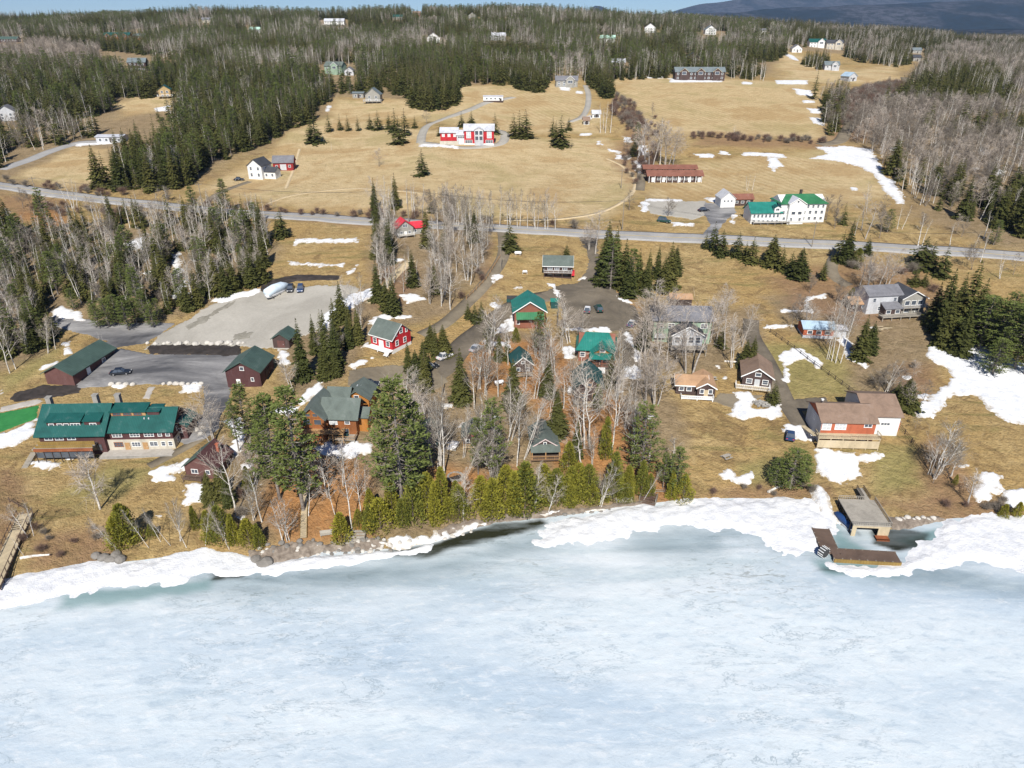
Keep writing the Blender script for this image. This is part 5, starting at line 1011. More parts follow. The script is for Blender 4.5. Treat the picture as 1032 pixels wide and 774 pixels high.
# ---------------------------------------------------------------- trees
PI2 = 2 * math.pi
def topz(X, Y, ty):
    k = (387 - ty) / FPX; return CAM_H + (k * Y * CP - Y * SP) / (CP + k * SP)
def quadmesh(name, Q, m):
    Q = np.asarray(Q, np.float32).reshape(-1, 4, 3); V = Q.reshape(-1, 3); F = np.arange(len(V), dtype=np.int32).reshape(-1, 4)
    me = npmesh(name, V, F); me.materials.append(m); return me
def spray(Q, p, d, up, L, W):
    """leaf-like quad: from p along d"""
    s = np.cross(d, up); n = np.linalg.norm(s); s = s / (n + 1e-9) * W
    Q.append([p - s * .35, p + d * L * .55 - s, p + d * L, p + d * L * .5 + s])
def spruce_mesh(seed, lay, br, sub, R0=.17, droop=.35, bare=.04, gap=0):
    r = np.random.RandomState(seed); Q = []
    lean = r.uniform(-.015, .015, 2)
    for i in range(lay):
        f = (i + r.uniform(-.3, .3)) / lay; z = bare + (1 - bare) * max(0, f); 
        rad = R0 * (1 - max(0, f)) ** .8 * r.uniform(.8, 1.12) + .008
        n = max(3, int(br * (.5 + .5 * (1 - f)))); a0 = r.uniform(0, PI2)
        for k in range(n):
            if r.rand() < gap: continue
            a = a0 + PI2 * k / n + r.uniform(-.3, .3); rr = rad * r.uniform(.65, 1.15); dz = -droop * rr * r.uniform(.5, 1.2) + .1 * rr
            d = np.array([math.cos(a), math.sin(a), 0]); p0 = np.array([lean[0] * z, lean[1] * z, z]); tip = p0 + d * rr + np.array([0, 0, dz])
            dd = tip - p0; L = np.linalg.norm(dd); dd /= L; up = np.array([r.uniform(-.5, .5), r.uniform(-.5, .5), 1.])
            spray(Q, p0, dd, up, L, rr * .24)
            sd = np.array([-math.sin(a), math.cos(a), 0])
            for j in range(sub):
                t = .3 + .7 * (j + r.rand()) / sub; q = p0 + dd * L * t; sg = 1 if j % 2 else -1
                d2 = dd * .7 + sd * sg * r.uniform(.5, 1.1) + np.array([0, 0, r.uniform(-.45, .15)]); d2 /= np.linalg.norm(d2)
                spray(Q, q, d2, np.array([r.uniform(-.9, .9), r.uniform(-.9, .9), 1.]), rr * r.uniform(.28, .5) * (1.2 - .5 * t), rr * .10)
    t = np.array([lean[0], lean[1], 1.])
    for k in range(3): a = k * 2.1; spray(Q, t - [0, 0, .05], np.array([.1 * math.cos(a), .1 * math.sin(a), 1.]), np.array([math.sin(a), math.cos(a), 0]), .055, .006)
    return Q
def pine_mesh(seed, lay, br, tuft, R0=.24, bare=.25):
    r = np.random.RandomState(seed); Q = []; Bb = MB()
    for i in range(lay):
        f = (i + r.uniform(-.25, .25)) / lay; f = min(max(f, 0), .985); z = bare + (1 - bare) * f
        env = math.sin(math.pi * min(1, (.22 + .78 * (1 - f)) * .98)) ** .6 if f < .5 else (1 - f) ** .55 * 1.25
        env = min(1, (1 - f) ** .6 * 1.15) * (.75 + .25 * min(1, f * 5))
        n = max(3, int(br * r.uniform(.7, 1.2))); a0 = r.uniform(0, PI2)
        for k in range(n):
            a = a0 + PI2 * k / n + r.uniform(-.35, .35); rr = R0 * env * r.uniform(.55, 1.15) + .012
            d = np.array([math.cos(a), math.sin(a), 0]); p0 = np.array([0, 0, z]); tip = p0 + d * rr + np.array([0, 0, rr * r.uniform(-.10, .45)])
            mid = (p0 + tip) / 2 - np.array([0, 0, rr * .12])
            if rr > .06: Bb.tube([tuple(p0), tuple(mid), tuple(tip)], [.006 * (1 - f) + .002, .003, .0015], 3, False)
            for j in range(tuft):
                t = .35 + .68 * r.rand() ** .7; c = (p0 * (1 - t) ** 2 + 2 * mid * t * (1 - t) + tip * t * t) if t < 1 else tip
                c = c + np.array([r.normal(0, .012), r.normal(0, .012), r.normal(.005, .004)]) * (1 + rr * 2.5)
                for q in range(2):
                    d2 = d * .9 + np.array([r.normal(0, .6), r.normal(0, .6), r.normal(.25, .3)]); d2 /= np.linalg.norm(d2)
                    spray(Q, c, d2, r.normal(0, 1, 3) * [.6, .6, .6] + [0, 0, .8], r.uniform(.018, .036), r.uniform(.004, .008))
    return Q, Bb
def cedar_mesh(seed, n, R0=.24, zc=.0):
    r = np.random.RandomState(seed); Q = []; ph = r.uniform(0, 6, 4)
    for i in range(n):
        z = r.rand() ** .9 * .97 + .02; a = r.uniform(0, PI2)
        env = R0 * (1 - z) ** .62 * 1.12 * (.6 + .4 * min(1, z / .15)) * (1 + .18 * math.sin(3 * a + ph[0] + z * 5) + .12 * math.sin(5 * a + ph[1] - z * 9)); q = env * (r.uniform(.6, 1.05) if r.rand() < .85 else r.uniform(.2, .6))
        p = np.array([q * math.cos(a), q * math.sin(a), z - .02]); d = np.array([math.cos(a) * .5 + r.normal(0, .3), math.sin(a) * .5 + r.normal(0, .3), 1.0 + r.normal(0, .3)]); d /= np.linalg.norm(d)
        spray(Q, p, d, r.normal(0, 1, 3), r.uniform(.035, .075), r.uniform(.008, .018))
    return Q
def bare_mesh(seed, limbs, subs, twigs, spread=.2, low=.35, trunks=1, up=.9, tw=.0028, th=.012, crook=.03, twl=.1):
    """returns limbs MB, twig quads: normalised height 1"""
    r = np.random.RandomState(seed); B = MB(); Q = []
    def ribbon_(p, q, w):
        d = q - p; s = np.cross(d, r.normal(0, 1, 3)); s = s / (np.linalg.norm(s) + 1e-9) * w; Q.append([p - s, p + s, q + s * .4, q - s * .4])
    for t in range(trunks):
        b = r.uniform(-.02, .02, 2) * (trunks > 1) * 1.5; ln = r.normal(0, .10 if trunks > 1 else .03, 2); H1 = 1. if t == 0 else r.uniform(.7, .95)
        pts = []; 
        for k in range(7):
            f = k / 6; pts.append(np.array([b[0] + ln[0] * f + r.normal(0, crook) * f * .6, b[1] + ln[1] * f + r.normal(0, crook) * f * .6, f * H1]))
        rad = [max(.0012, th * (1 - .9 * k / 6) * (1 if trunks == 1 else .75)) for k in range(7)]
        B.tube([tuple(p) for p in pts], rad, 5, False)
        def at_(f): g = f * 6; i = min(5, int(g)); return pts[i] + (pts[i + 1] - pts[i]) * (g - i)
        for l in range(limbs):
            f = low + (1 - low) * (l + r.rand()) / limbs * .97; p = at_(f); a = r.uniform(0, PI2); L = spread * (1.15 - f) * r.uniform(.7, 1.4) * 1.3
            d = np.array([math.cos(a), math.sin(a), up * r.uniform(.6, 1.4)]); d /= np.linalg.norm(d); m = p + d * L * .5 + r.normal(0, .012, 3); e = p + d * L + np.array([0, 0, L * .25]) + r.normal(0, .015, 3)
            B.tube([tuple(p), tuple(m), tuple(e)], [max(.0016, th * .42 * (1.1 - f)), .0022, .0010], 3, False)
            for s in range(subs):
                g = .25 + .75 * r.rand(); q0 = p + (m - p) * g * 2 if g < .5 else m + (e - m) * (g - .5) * 2
                d2 = d + r.normal(0, .55, 3) + [0, 0, .25]; d2 /= np.linalg.norm(d2); L2 = L * r.uniform(.3, .6); q1 = q0 + d2 * L2; ribbon_(q0, q1, tw * .9)
                for w in range(twigs):
                    h_ = r.rand(); s0 = q0 + (q1 - q0) * h_; d3 = d2 + r.normal(0, .7, 3); d3 /= np.linalg.norm(d3); ribbon_(s0, s0 + d3 * twl * r.uniform(.3, .8) * (.5 + L * 3), tw * .55)
    return B, Q
def trunkmesh(name, m, th=.014, top=1., n=6):
    b = MB(); b.tube([(0, 0, -.03), (.003, 0, .25), (-.002, .002, .6 * top), (0, 0, top)], [th * 1.25, th, th * .6, th * .15], n, False); me = b.mesh(name, True); me.materials.append(m); return me
VAR = {}      # kind -> list of (trunk mesh, crown mesh, partnames)
def crownmesh(name, Q, m): return quadmesh(name, Q, m)
VAR['spruce_near'] = [(trunkmesh('trunk', M['brownbark'], .011), crownmesh('crown', spruce_mesh(s, 34, 12, 8, R0=w, droop=.45), M['spruce'])) for s, w in ((1, .19), (2, .165), (3, .21), (4, .18))]
VAR['spruce'] = [(trunkmesh('trunk', M['brownbark'], .010, 1, 4), crownmesh('crown', spruce_mesh(s, 18, 9, 4, R0=w, droop=.5, bare=b, gap=g), M['spruce'])) for s, w, b, g in ((11, .20, .03, 0), (12, .18, .03, .03), (13, .23, .03, 0), (14, .155, .08, .1), (15, .195, .05, .05))]
def mk_pine(s, lay, br, tu, R0, bare, m='pine'):
    Q, Bb = pine_mesh(s, lay, br, tu, R0, bare)
    b = MB(); b.tube([(0, 0, -.03), (.004, 0, .3), (-.003, .003, .7), (0, 0, .97)], [.015, .012, .007, .002], 7, False); b.add(Bb.v, Bb.f); me = b.mesh('trunk', True); me.materials.append(M['greybark'])
    return me, crownmesh('crown', Q, M[m])
VAR['pine_near'] = [mk_pine(21, 19, 6, 17, .175, .20), mk_pine(22, 20, 6, 17, .19, .24), mk_pine(23, 17, 5, 15, .16, .30), mk_pine(24, 17, 6, 17, .22, .12)]
VAR['pine'] = [mk_pine(25, 13, 6, 11, .20, .15), mk_pine(26, 13, 6, 11, .17, .22), mk_pine(27, 13, 6, 11, .24, .1)]
VAR['cedar'] = [(trunkmesh('trunk', M['brownbark'], .014, .8), crownmesh('crown', cedar_mesh(s, 1900, w), M['cedarleaf'])) for s, w in ((31, .22), (32, .28), (33, .17), (34, .32), (35, .20))]
def mk_bare(s, bark_, twig_, *a, **k):
    B, Q = bare_mesh(s, *a, **k); me = B.mesh('trunk', True); me.materials.append(M[bark_]); return me, crownmesh('twigs', Q, M[twig_])
VAR['birch_near'] = [mk_bare(41, 'birchbark', 'twig', 20, 5, 4, .20, .35, 1, th=.013, twl=.14, tw=.0022), mk_bare(42, 'birchbark', 'paletwig', 18, 5, 3, .22, .3, 2, th=.013, twl=.14, tw=.0022), mk_bare(43, 'birchbark', 'paletwig', 22, 6, 3, .26, .25, 1, up=.6, th=.014, crook=.045, twl=.14, tw=.0022), mk_bare(44, 'birchbark', 'twig', 16, 5, 3, .24, .25, 3, th=.013, twl=.15, tw=.0022)]
VAR['spread'] = [mk_bare(45, 'birchbark', 'paletwig', 24, 7, 5, .26, .25, 1, up=.5, th=.02, tw=.004, twl=.2)]
VAR['birch'] = [mk_bare(s, 'birchbark', 'twig', 12, 4, 1, sp, lo_, tn, th=.0145, tw=.0024, twl=.13) for s, sp, lo_, tn in ((51, .16, .45, 1), (52, .20, .35, 1), (53, .14, .55, 1), (54, .20, .3, 2))]
VAR['hardwood'] = [mk_bare(s, 'greybark', 'twig' if i != 1 else 'paletwig', 15, 6, 4, sp, .22, tn, up=.8, th=.012, tw=.0038, twl=.2) for i, (s, sp, tn) in enumerate(((61, .24, 1), (62, .28, 1), (63, .26, 2)))]
VAR['hardwood_near'] = [mk_bare(s, 'palebark', 'paletwig', 18, 6, 3, sp, .28, tn, up=.7, th=.015, tw=.0023, twl=.16) for s, sp, tn in ((64, .28, 1), (65, .25, 3))]
VAR['brush'] = [mk_bare(s, 'greybark', tg, 8, 5, 4, .42, .12, 6, up=.7, th=.012, tw=.010, crook=.06, twl=.42) for s, tg in ((71, 'redtwig'), (72, 'twig'), (73, 'redtwig'))]
NAMES = dict(spruce=('spruce', 'spruce tree'), pine=('pine', 'pine tree'), cedar=('cedar', 'cedar tree'), birch=('birch', 'birch tree'), hardwood=('bare_tree', 'tree'), spread=('spreading_birch', 'birch tree'), brush=('leafless_shrub', 'shrub'))
TREES = []   # (kind, X, Y, Z, height, width factor, lean, zone, hand)
def T(kind, px, by, ty, wf=1., lean=0., zone='near', hand=True, var=None, label=None):
    X, Y, Z = gp(px, by); hh = max(1.2, topz(X, Y, ty) - Z); TREES.append([kind, X, Y, Z, hh, wf, lean, zone, hand, var, label, px, by])
for a in [ # big conifers near the shore
 ('pine', 282, 503, 398, 1.0, 0, 1), ('pine', 306, 515, 388, .95, 0, 0), ('pine', 406, 518, 380, .92, 0, 1), ('pine', 393, 510, 396, .75, 0, 2), ('pine', 422, 500, 404, .85, 0, 0), ('pine', 497, 490, 402, .95, 0, 2), ('pine', 482, 478, 420, .8, 0, 0),
 ('pine', 646, 480, 405, 1.1, 0, 3), ('pine', 680, 500, 450, 1.1, 0, 0), ('pine', 668, 492, 456, .9, 0, 1), ('pine', 250, 445, 386, 1.0, 0, 1), ('pine', 241, 455, 404, .9, 0, 2), ('pine', 268, 470, 420, .9, 0, 0),
 ('pine', 796, 492, 452, 1.9, 0, 3), ('pine', 781, 490, 462, 1.6, 0, 3), ('pine', 808, 488, 458, 1.5, 0, 0), ('pine', 641, 158, 123, .8, 0, 2),
 ('pine', 110, 330, 300, 1.5, 0, 3), ('pine', 130, 333, 298, 1.4, 0, 0), ('pine', 148, 326, 293, 1.3, 0, 1), ('pine', 96, 322, 302, 1.5, 0, 0), ('pine', 140, 310, 266, 1.0, 0, 2), ('pine', 127, 300, 264, 1.0, 0, 3), ('pine', 160, 322, 300, 1.2, 0, 3),
 ('pine', 75, 312, 290, 1.4, 0, 3), ('pine', 118, 322, 296, 1.6, 0, 3), ('pine', 155, 330, 306, 1.4, 0, 3), ('pine', 138, 326, 300, 1.5, 0, 0), ('pine', 100, 330, 306, 1.5, 0, 3), ('pine', 986, 352, 297, 1.8, 0, 3), ('pine', 1004, 360, 303, 1.8, 0, 0), ('pine', 1022, 372, 306, 1.4, 0, 1), ('pine', 1014, 335, 294, 1.8, 0, 3), ('pine', 1040, 360, 296, 1.2, 0, 3), ('pine', 994, 330, 298, 1.8, 0, 1), ('pine', 1032, 378, 330, 1.5, 0, 0), ('pine', 1000, 378, 340, 1.8, 0, 3), ('pine', 985, 340, 300, 1.7, 0, 3), ('pine', 1012, 352, 306, 1.7, 0, 3), ('pine', 1026, 350, 300, 1.7, 0, 3), ('pine', 976, 346, 302, 1.6, 0, 3), ('pine', 1008, 368, 330, 1.7, 0, 3), ('pine', 615, 292, 238, 1.1, 0, 3), ('pine', 636, 294, 250, 1.2, 0, 0),
 ('pine', 50, 238, 189, .9, 0, 2), ('pine', 228, 216, 180, 1.0, 0, 1), ('pine', 894, 234, 210, 1.4, 0, 3), ('pine', 1001, 247, 221, 1.2, 0, 3)]:
    T(a[0], a[1], a[2], a[3], a[4], a[5], var=a[6])
for px, by, ty, w in [(562, 439, 392, 1.3), (552, 398, 360, 1.1), (306, 382, 320, .9), (318, 355, 316, .9), (339, 348, 300, .9), (330, 362, 312, .9), (328, 380, 352, 1.2), (339, 378, 354, 1.1), (362, 345, 306, .9), (352, 350, 318, .9), (397, 316, 277, 1.1), (381, 302, 262, 1.0), (390, 312, 285, 1.1),
   (439, 360, 327, .9), (427, 374, 345, 1.0), (412, 375, 342, .9), (434, 352, 328, 1.2), (447, 357, 330, 1.2), (420, 382, 352, 1.1), (479, 324, 308, 1.2), (472, 320, 306, 1.2), (485, 319, 305, 1.), (493, 338, 325, 1.8), (514, 251, 227, 1.5), (571, 260, 248, 1.4),
   (612, 268, 222, 1.3), (620, 280, 227, 1.25), (628, 290, 240, 1.2), (610, 284, 236, 1.3), (643, 292, 250, 1.1), (652, 290, 250, 1.0), (662, 280, 245, .9), (674, 288, 243, 1.2), (680, 276, 250, 1.2), (668, 292, 258, 1.3), (633, 298, 258, 1.2), (650, 296, 264, 1.2),
   (718, 251, 226, 1.4), (727, 256, 234, 1.4), (711, 250, 236, 1.4), (743, 257, 236, 1.3), (757, 263, 241, 1.5), (751, 260, 246, 1.3), (777, 266, 239, 1.4), (787, 271, 250, 1.4), (804, 279, 252, 1.6), (796, 274, 256, 1.4), (829, 281, 264, 1.4),
   (852, 264, 222, 1.15), (846, 262, 234, 1.1), (873, 257, 240, 1.6), (928, 268, 238, 1.9), (936, 270, 246, 1.5), (948, 278, 250, 1.4), (921, 286, 273, 1.8), (931, 287, 276, 1.6), (946, 334, 270, 1.0), (956, 336, 284, 1.1), (968, 340, 262, 1.1), (978, 342, 280, 1.1), (938, 326, 284, 1.1), (950, 348, 300, 1.2), (966, 356, 308, 1.3), (962, 322, 274, 1.),
   (866, 362, 317, 1.2), (876, 354, 326, 1.2), (912, 409, 384, 1.7), (902, 404, 386, 1.4), (874, 256, 244, 1.3), (860, 268, 252, 1.2),
   (318, 143, 116, 1.6), (314, 141, 122, 1.6), (402, 144, 119, 1.6), (408, 136, 112, 1.5), (398, 132, 112, 1.5), (332, 132, 117, 1.4), (343, 130, 118, 1.2), (351, 131, 119, 1.4), (361, 131, 119, 1.2), (373, 129, 117, 1.2), (381, 130, 114, 1.6), (392, 129, 116, 1.3), (425.5, 176, 153, 1.5), (418, 128, 119, 1.4), (443, 136, 128, 1.5), (465, 127, 115, 1.5), (475, 123, 114, 1.6), (499, 134, 116, 1.2),
   (523, 138, 114, 1.5), (530, 138, 113, 1.5), (518, 137, 117, 1.4), (557, 137, 120, 1.4), (565, 146, 119, 1.5), (560, 142, 124, 1.5), (573, 130, 121, 1.4), (638, 157, 140, 1.3),
   (101, 188, 145, 1.3), (108, 186, 152, 1.2), (3, 246, 186, 1.4), (-8, 240, 196, 1.4), (12, 236, 200, 1.3), (128, 218, 200, 1.3), (140, 218, 201, 1.2), (285, 238, 213, 1.3), (280, 237, 220, 1.2), (255, 288, 250, 1.2), (264, 284, 254, 1.2), (247, 284, 252, 1.1), (200, 308, 276, 1.1), (190, 312, 280, 1.1), (236, 292, 262, 1.2), (228, 296, 262, 1.2),
   (20, 350, 316, 1.2), (34, 352, 310, 1.2), (46, 348, 318, 1.3), (8, 358, 318, 1.2), (55, 338, 312, 1.1), (700, 330, 308, 1.), (757, 371, 338, 1.3), (750, 368, 345, 1.2), (726, 348, 330, 1.2), (648, 350, 322, 1.1), (223, 500, 470, 1.0), (213, 505, 478, 1.1), (232, 508, 468, .9),
   (820, 140, 72, .7)][:-1]:
    T('spruce', px, by + 1, ty - (3 if by - ty < 30 else 0), w * (1.3 if by - ty < 32 else 1.0), var=None)
T('spruce', 820, 100, 69, 1.1); T('spruce', 838, 117, 84, 1.4); T('spruce', 832, 112, 84, 1.4); T('spruce', 845, 114, 86, 1.4); T('spruce', 779, 408, 384, 2.0, var=None)
for px, by, ty, w in [(252, 549, 523, 1.3), (130, 548, 508, 1.1), (122, 550, 520, 1.3), (225, 546, 510, 1.0), (237, 548, 518, 1.0), (345, 545, 517, 1.5), (213, 545, 515, 1.), (262, 552, 528, 1.)] + \
   [(366 + 10 * i + (i * 37 % 9) - 4, 535 - 1.15 * i + (i * 53 % 6) - 3, 513 - 1.3 * i - (i * i * 29 % 27) + (10 if i > 18 else 0), .85 + (i * 17 % 7) * .09) for i in range(30) if i not in (3, 6, 8, 11, 14, 17, 19, 20, 22, 24, 25, 28)] + [(374 + 17 * i + (i * 5 % 8), 521 - 1.5 * i + (i * 31 % 5), 492 - 1.3 * i - (i * 23 % 19), .9) for i in range(17) if i not in (2, 6, 7, 9, 11, 13)] + \
   [(560, 508, 472, 1.), (575, 507, 470, 1.), (592, 504, 468, 1.), (610, 505, 478, .9), (622, 500, 472, 1.), (676, 503, 475, .9), (688, 505, 478, 1.), (633, 500, 470, 1.), (573, 476, 445, .8), (610, 462, 420, .7), (864, 264, 250, 1.6), (1010, 522, 508, 1.4), (1024, 520, 506, 1.3), (962, 488, 478, .8), (858, 300, 290, 1.4), (492, 352, 338, 1.), (520, 345, 330, .9), (548, 500, 468, 1.1)]:
    T('cedar', px, by, ty, w)
for px, by, ty, w, ln, k in [(238, 518, 440, .8, 0, 'birch'), (256, 480, 443, .9, 0, 'birch'), (256, 524, 488, 1.1, 5, 'birch'), (264, 526, 470, .9, -3, 'birch'), (285, 546, 505, 1.1, -4, 'birch'), (290, 545, 500, 1., 4, 'birch'), (311, 520, 480, 1., 9, 'birch'), (338, 520, 470, .7, -6, 'birch'), (355, 534, 455, .7, -2, 'birch'), (364, 520, 462, .7, 0, 'birch'), (369, 512, 470, .8, 4, 'birch'),
   (313, 486, 452, 1.5, 0, 'birch'), (330, 500, 448, .9, -4, 'birch'), (346, 490, 444, .9, 3, 'birch'), (215, 448, 394, 1.2, -8, 'hardwood'), (28, 542, 508, .9, -10, 'birch'), (34, 540, 506, .8, 4, 'birch'), (24, 560, 542, .8, -14, 'birch'), (120, 556, 520, .6, -22, 'birch'), (150, 552, 510, .5, -18, 'birch'), (172, 550, 514, .5, -24, 'birch'), (188, 552, 506, .5, -12, 'birch'), (207, 550, 512, .5, 14, 'birch'), (231, 554, 515, .5, -18, 'birch'), (182, 545, 500, .6, 6, 'birch'), (162, 546, 512, .6, -14, 'birch'), (96, 545, 522, .7, 0, 'hardwood'),
   (443, 473, 395, .8, 0, 'birch'), (448, 480, 396, .9, 0, 'birch'), (436, 470, 404, .8, -6, 'birch'), (467, 461, 406, .7, 0, 'birch'), (466, 490, 432, .5, 26, 'birch'), (496, 488, 408, .6, 0, 'birch'), (521, 470, 400, .8, 3, 'birch'), (528, 462, 394, .9, 8, 'birch'), (514, 440, 378, .9, 0, 'birch'), (538, 516, 468, .8, 4, 'birch'), (552, 520, 480, .8, 10, 'birch'), (592, 453, 366, 1.2, 2, 'birch'), (586, 468, 430, 1.6, -12, 'birch'), (616, 458, 374, .7, 3, 'birch'), (622, 403, 340, .8, 2, 'birch'), (605, 510, 466, .9, 16, 'birch'), (597, 470, 432, .8, 0, 'birch'),
   (651, 408, 348, 1.0, 0, 'hardwood'), (661, 408, 345, 1.0, 3, 'hardwood'), (640, 404, 352, 1., -4, 'hardwood'), (676, 475, 440, 1.3, 0, 'birch'), (648, 505, 470, .5, 22, 'birch'), (691, 376, 310, .9, -2, 'hardwood'), (698, 377, 300, 1., 7, 'hardwood'), (689, 372, 325, .8, -8, 'hardwood'), (738, 371, 318, 1., 4, 'birch'), (730, 352, 300, 1., 0, 'hardwood'), (748, 350, 306, 1., 2, 'hardwood'), (716, 345, 300, .9, 0, 'hardwood'), (574, 346, 298, 1.3, 0, 'birch'), (566, 350, 312, 1.1, 0, 'birch'), (584, 345, 310, 1., 0, 'hardwood'),
   (662, 345, 285, 1.2, 0, 'hardwood'), (654, 338, 290, 1.1, -4, 'hardwood'), (672, 330, 288, 1.1, 4, 'hardwood'), (645, 372, 322, 1.2, 0, 'hardwood'), (660, 376, 326, 1.2, 0, 'hardwood'), (672, 372, 330, 1.2, 2, 'hardwood'), (650, 362, 318, 1.2, -3, 'hardwood'), (600, 256, 212, 1.3, 0, 'hardwood'), (594, 252, 220, 1.2, 0, 'hardwood'), (508, 350, 322, 1., 0, 'birch'), (540, 360, 322, 1., 0, 'birch'), (548, 375, 330, 1., 0, 'birch'), (530, 392, 350, .9, 0, 'birch'), (502, 400, 350, .9, 0, 'birch'), (489, 398, 346, .9, 3, 'birch'), (512, 368, 330, .9, 0, 'birch'), (478, 412, 358, .9, 0, 'birch'), (554, 420, 372, .8, 0, 'birch'), (577, 396, 352, .8, 0, 'birch'), (610, 408, 356, .9, 3, 'birch'), (616, 372, 330, 1., 0, 'birch'), (604, 372, 344, 1., 0, 'birch'), (418, 428, 384, 1.1, 0, 'birch'), (426, 436, 386, 1.1, 4, 'birch'), (408, 424, 382, 1.1, -4, 'birch'), (432, 430, 388, 1.2, 6, 'birch'),
   (941, 482, 420, 1.1, 2, 'birch'), (946, 478, 430, .9, 7, 'birch'), (936, 478, 432, .9, -5, 'birch'), (976, 508, 472, 1.3, 4, 'birch'), (958, 480, 448, .9, 6, 'birch'), (922, 432, 418, 1.2, 0, 'hardwood'), (893, 396, 362, 1.3, 4, 'birch'), (885, 394, 368, 1.3, 0, 'hardwood'), (903, 398, 370, 1.2, 0, 'hardwood'), (842, 366, 292, .6, 0, 'birch'), (838, 364, 298, .6, -3, 'birch'), (847, 366, 300, .6, 3, 'birch'), (834, 362, 304, .6, -2, 'birch'), (851, 340, 286, .8, 0, 'hardwood'), (874, 296, 252, 1.1, 0, 'hardwood'), (884, 294, 254, 1.1, 4, 'hardwood'), (866, 290, 256, 1.1, -4, 'hardwood'), (893, 292, 250, 1., 5, 'hardwood'),
   (872, 241, 205, 1.2, 3, 'hardwood'), (886, 240, 214, 1., 3, 'hardwood'), (904, 231, 206, .9, 0, 'birch'), (909, 231, 206, .9, 8, 'birch'), (925, 248, 215, 1.3, 0, 'birch'), (929, 248, 220, 1.1, 6, 'birch'), (957, 248, 224, 1.2, 0, 'birch'), (976, 262, 232, .9, 6, 'birch'), (988, 264, 236, .9, 4, 'birch'), (814, 330, 300, 1.2, 0, 'hardwood'), (803, 322, 298, 1.2, 0, 'hardwood'), (868, 232, 196, 1.2, 0, 'hardwood'), (832, 222, 196, 1.3, 0, 'hardwood'),
   (382, 168, 150, 1.3, 0, 'hardwood'), (396, 200, 176, .9, 0, 'birch'), (410, 205, 180, .9, 0, 'birch'), (334, 151, 142, 1.2, 0, 'birch'), (418, 212, 182, .8, 0, 'birch'), (74, 210, 180, 1.2, 0, 'birch'), (78, 210, 182, 1.2, 14, 'birch'), (70, 209, 184, 1.2, -12, 'birch'), (430, 125, 112, 1.7, 0, 'hardwood'), (642, 162, 122, 1.1, 0, 'birch'), (650, 166, 120, 1.2, 0, 'hardwood'), (658, 168, 124, 1.2, 3, 'hardwood'), (665, 166, 120, 1.2, 0, 'birch'), (672, 168, 122, 1.2, 5, 'hardwood'), (678, 167, 128, 1.1, 8, 'hardwood'), (654, 170, 130, 1.1, -4, 'hardwood'), (605, 134, 104, .9, 0, 'birch'), (610, 134, 102, .9, 0, 'birch'), (615, 134, 100, .9, 3, 'birch'), (608, 130, 108, .9, -3, 'birch'), (634, 212, 192, 1.5, 0, 'hardwood'), (753, 192, 176, 1., 0, 'birch'), (758, 192, 176, 1., 6, 'birch'), (673, 218, 200, 1.3, 0, 'hardwood'), (740, 136, 125, 1., 0, 'birch'),
   (48, 356, 318, .9, 4, 'birch'), (56, 352, 320, .9, 6, 'birch'), (10, 376, 310, .7, 2, 'birch'), (16, 372, 318, .7, -3, 'birch'), (102, 350, 334, .8, 0, 'birch'), (106, 352, 336, .8, 4, 'birch')]:
    T(k, px, by, ty, w, ln)
T('spread', 101, 513, 460, 1.0, 0)
for i in range(22): T('birch', 440 + i * 5.6 + (i * 7 % 5), 224 + i * .35, 192 - (i * 13 % 9) + i * .3, .7, (i * 5 % 7) - 3, 'row')
# woods: scatter in plan inside polygons
TOPK = 1
def wood(zone, poly, spacing, mix, hr, seed, jit=.95, clump=0., keep=None, dens=1.):
    W = worldpoly(poly); r = np.random.RandomState(seed); x0, y0 = W.min(0); x1, y1 = W.max(0)
    xs = np.arange(x0, x1, spacing); ys = np.arange(y0, y1, spacing); X, Y = np.meshgrid(xs, ys); X = X.ravel(); Y = Y.ravel()
    X = X + r.uniform(-.5, .5, X.shape) * spacing * jit; Y = Y + r.uniform(-.5, .5, Y.shape) * spacing * jit
    k = (sdf(X, Y, W) > 0) & (r.rand(len(X)) < dens); X, Y = X[k], Y[k]
    if len(X) == 0: return
    pxs, pys, _ = project(X, Y, H(X, Y))
    k = (pxs > -60) & (pxs < 1100) & (Y < 1750)
    for hx0, hx1, hy0, hy1 in CLEAR: k &= ~((pxs > hx0) & (pxs < hx1) & (pys > hy0) & (pys < hy1))
    X, Y, pxs, pys = X[k], Y[k], pxs[k], pys[k]; Z = H(X, Y); n = fbm(X / 45, Y / 45, 2, seed) + .5; g = r.rand(len(X)) * (1 - clump) + np.clip((n - .5) * 2.6 + .5, 0, 1) * clump
    kinds = [q[0] for q in mix]; cum = np.cumsum([q[1] for q in mix]); cum = cum / cum[-1]; ki = np.searchsorted(cum, np.clip(g, 0, .999))
    for i in range(len(X)):
        kd = kinds[ki[i]]; a, b = hr[kd]; TREES.append([kd, X[i], Y[i], Z[i], r.uniform(a, b), r.uniform(.85, 1.2), r.normal(0, 2.2) if kd in ('birch', 'hardwood') else 0, zone, False, None, None, pxs[i], pys[i]])
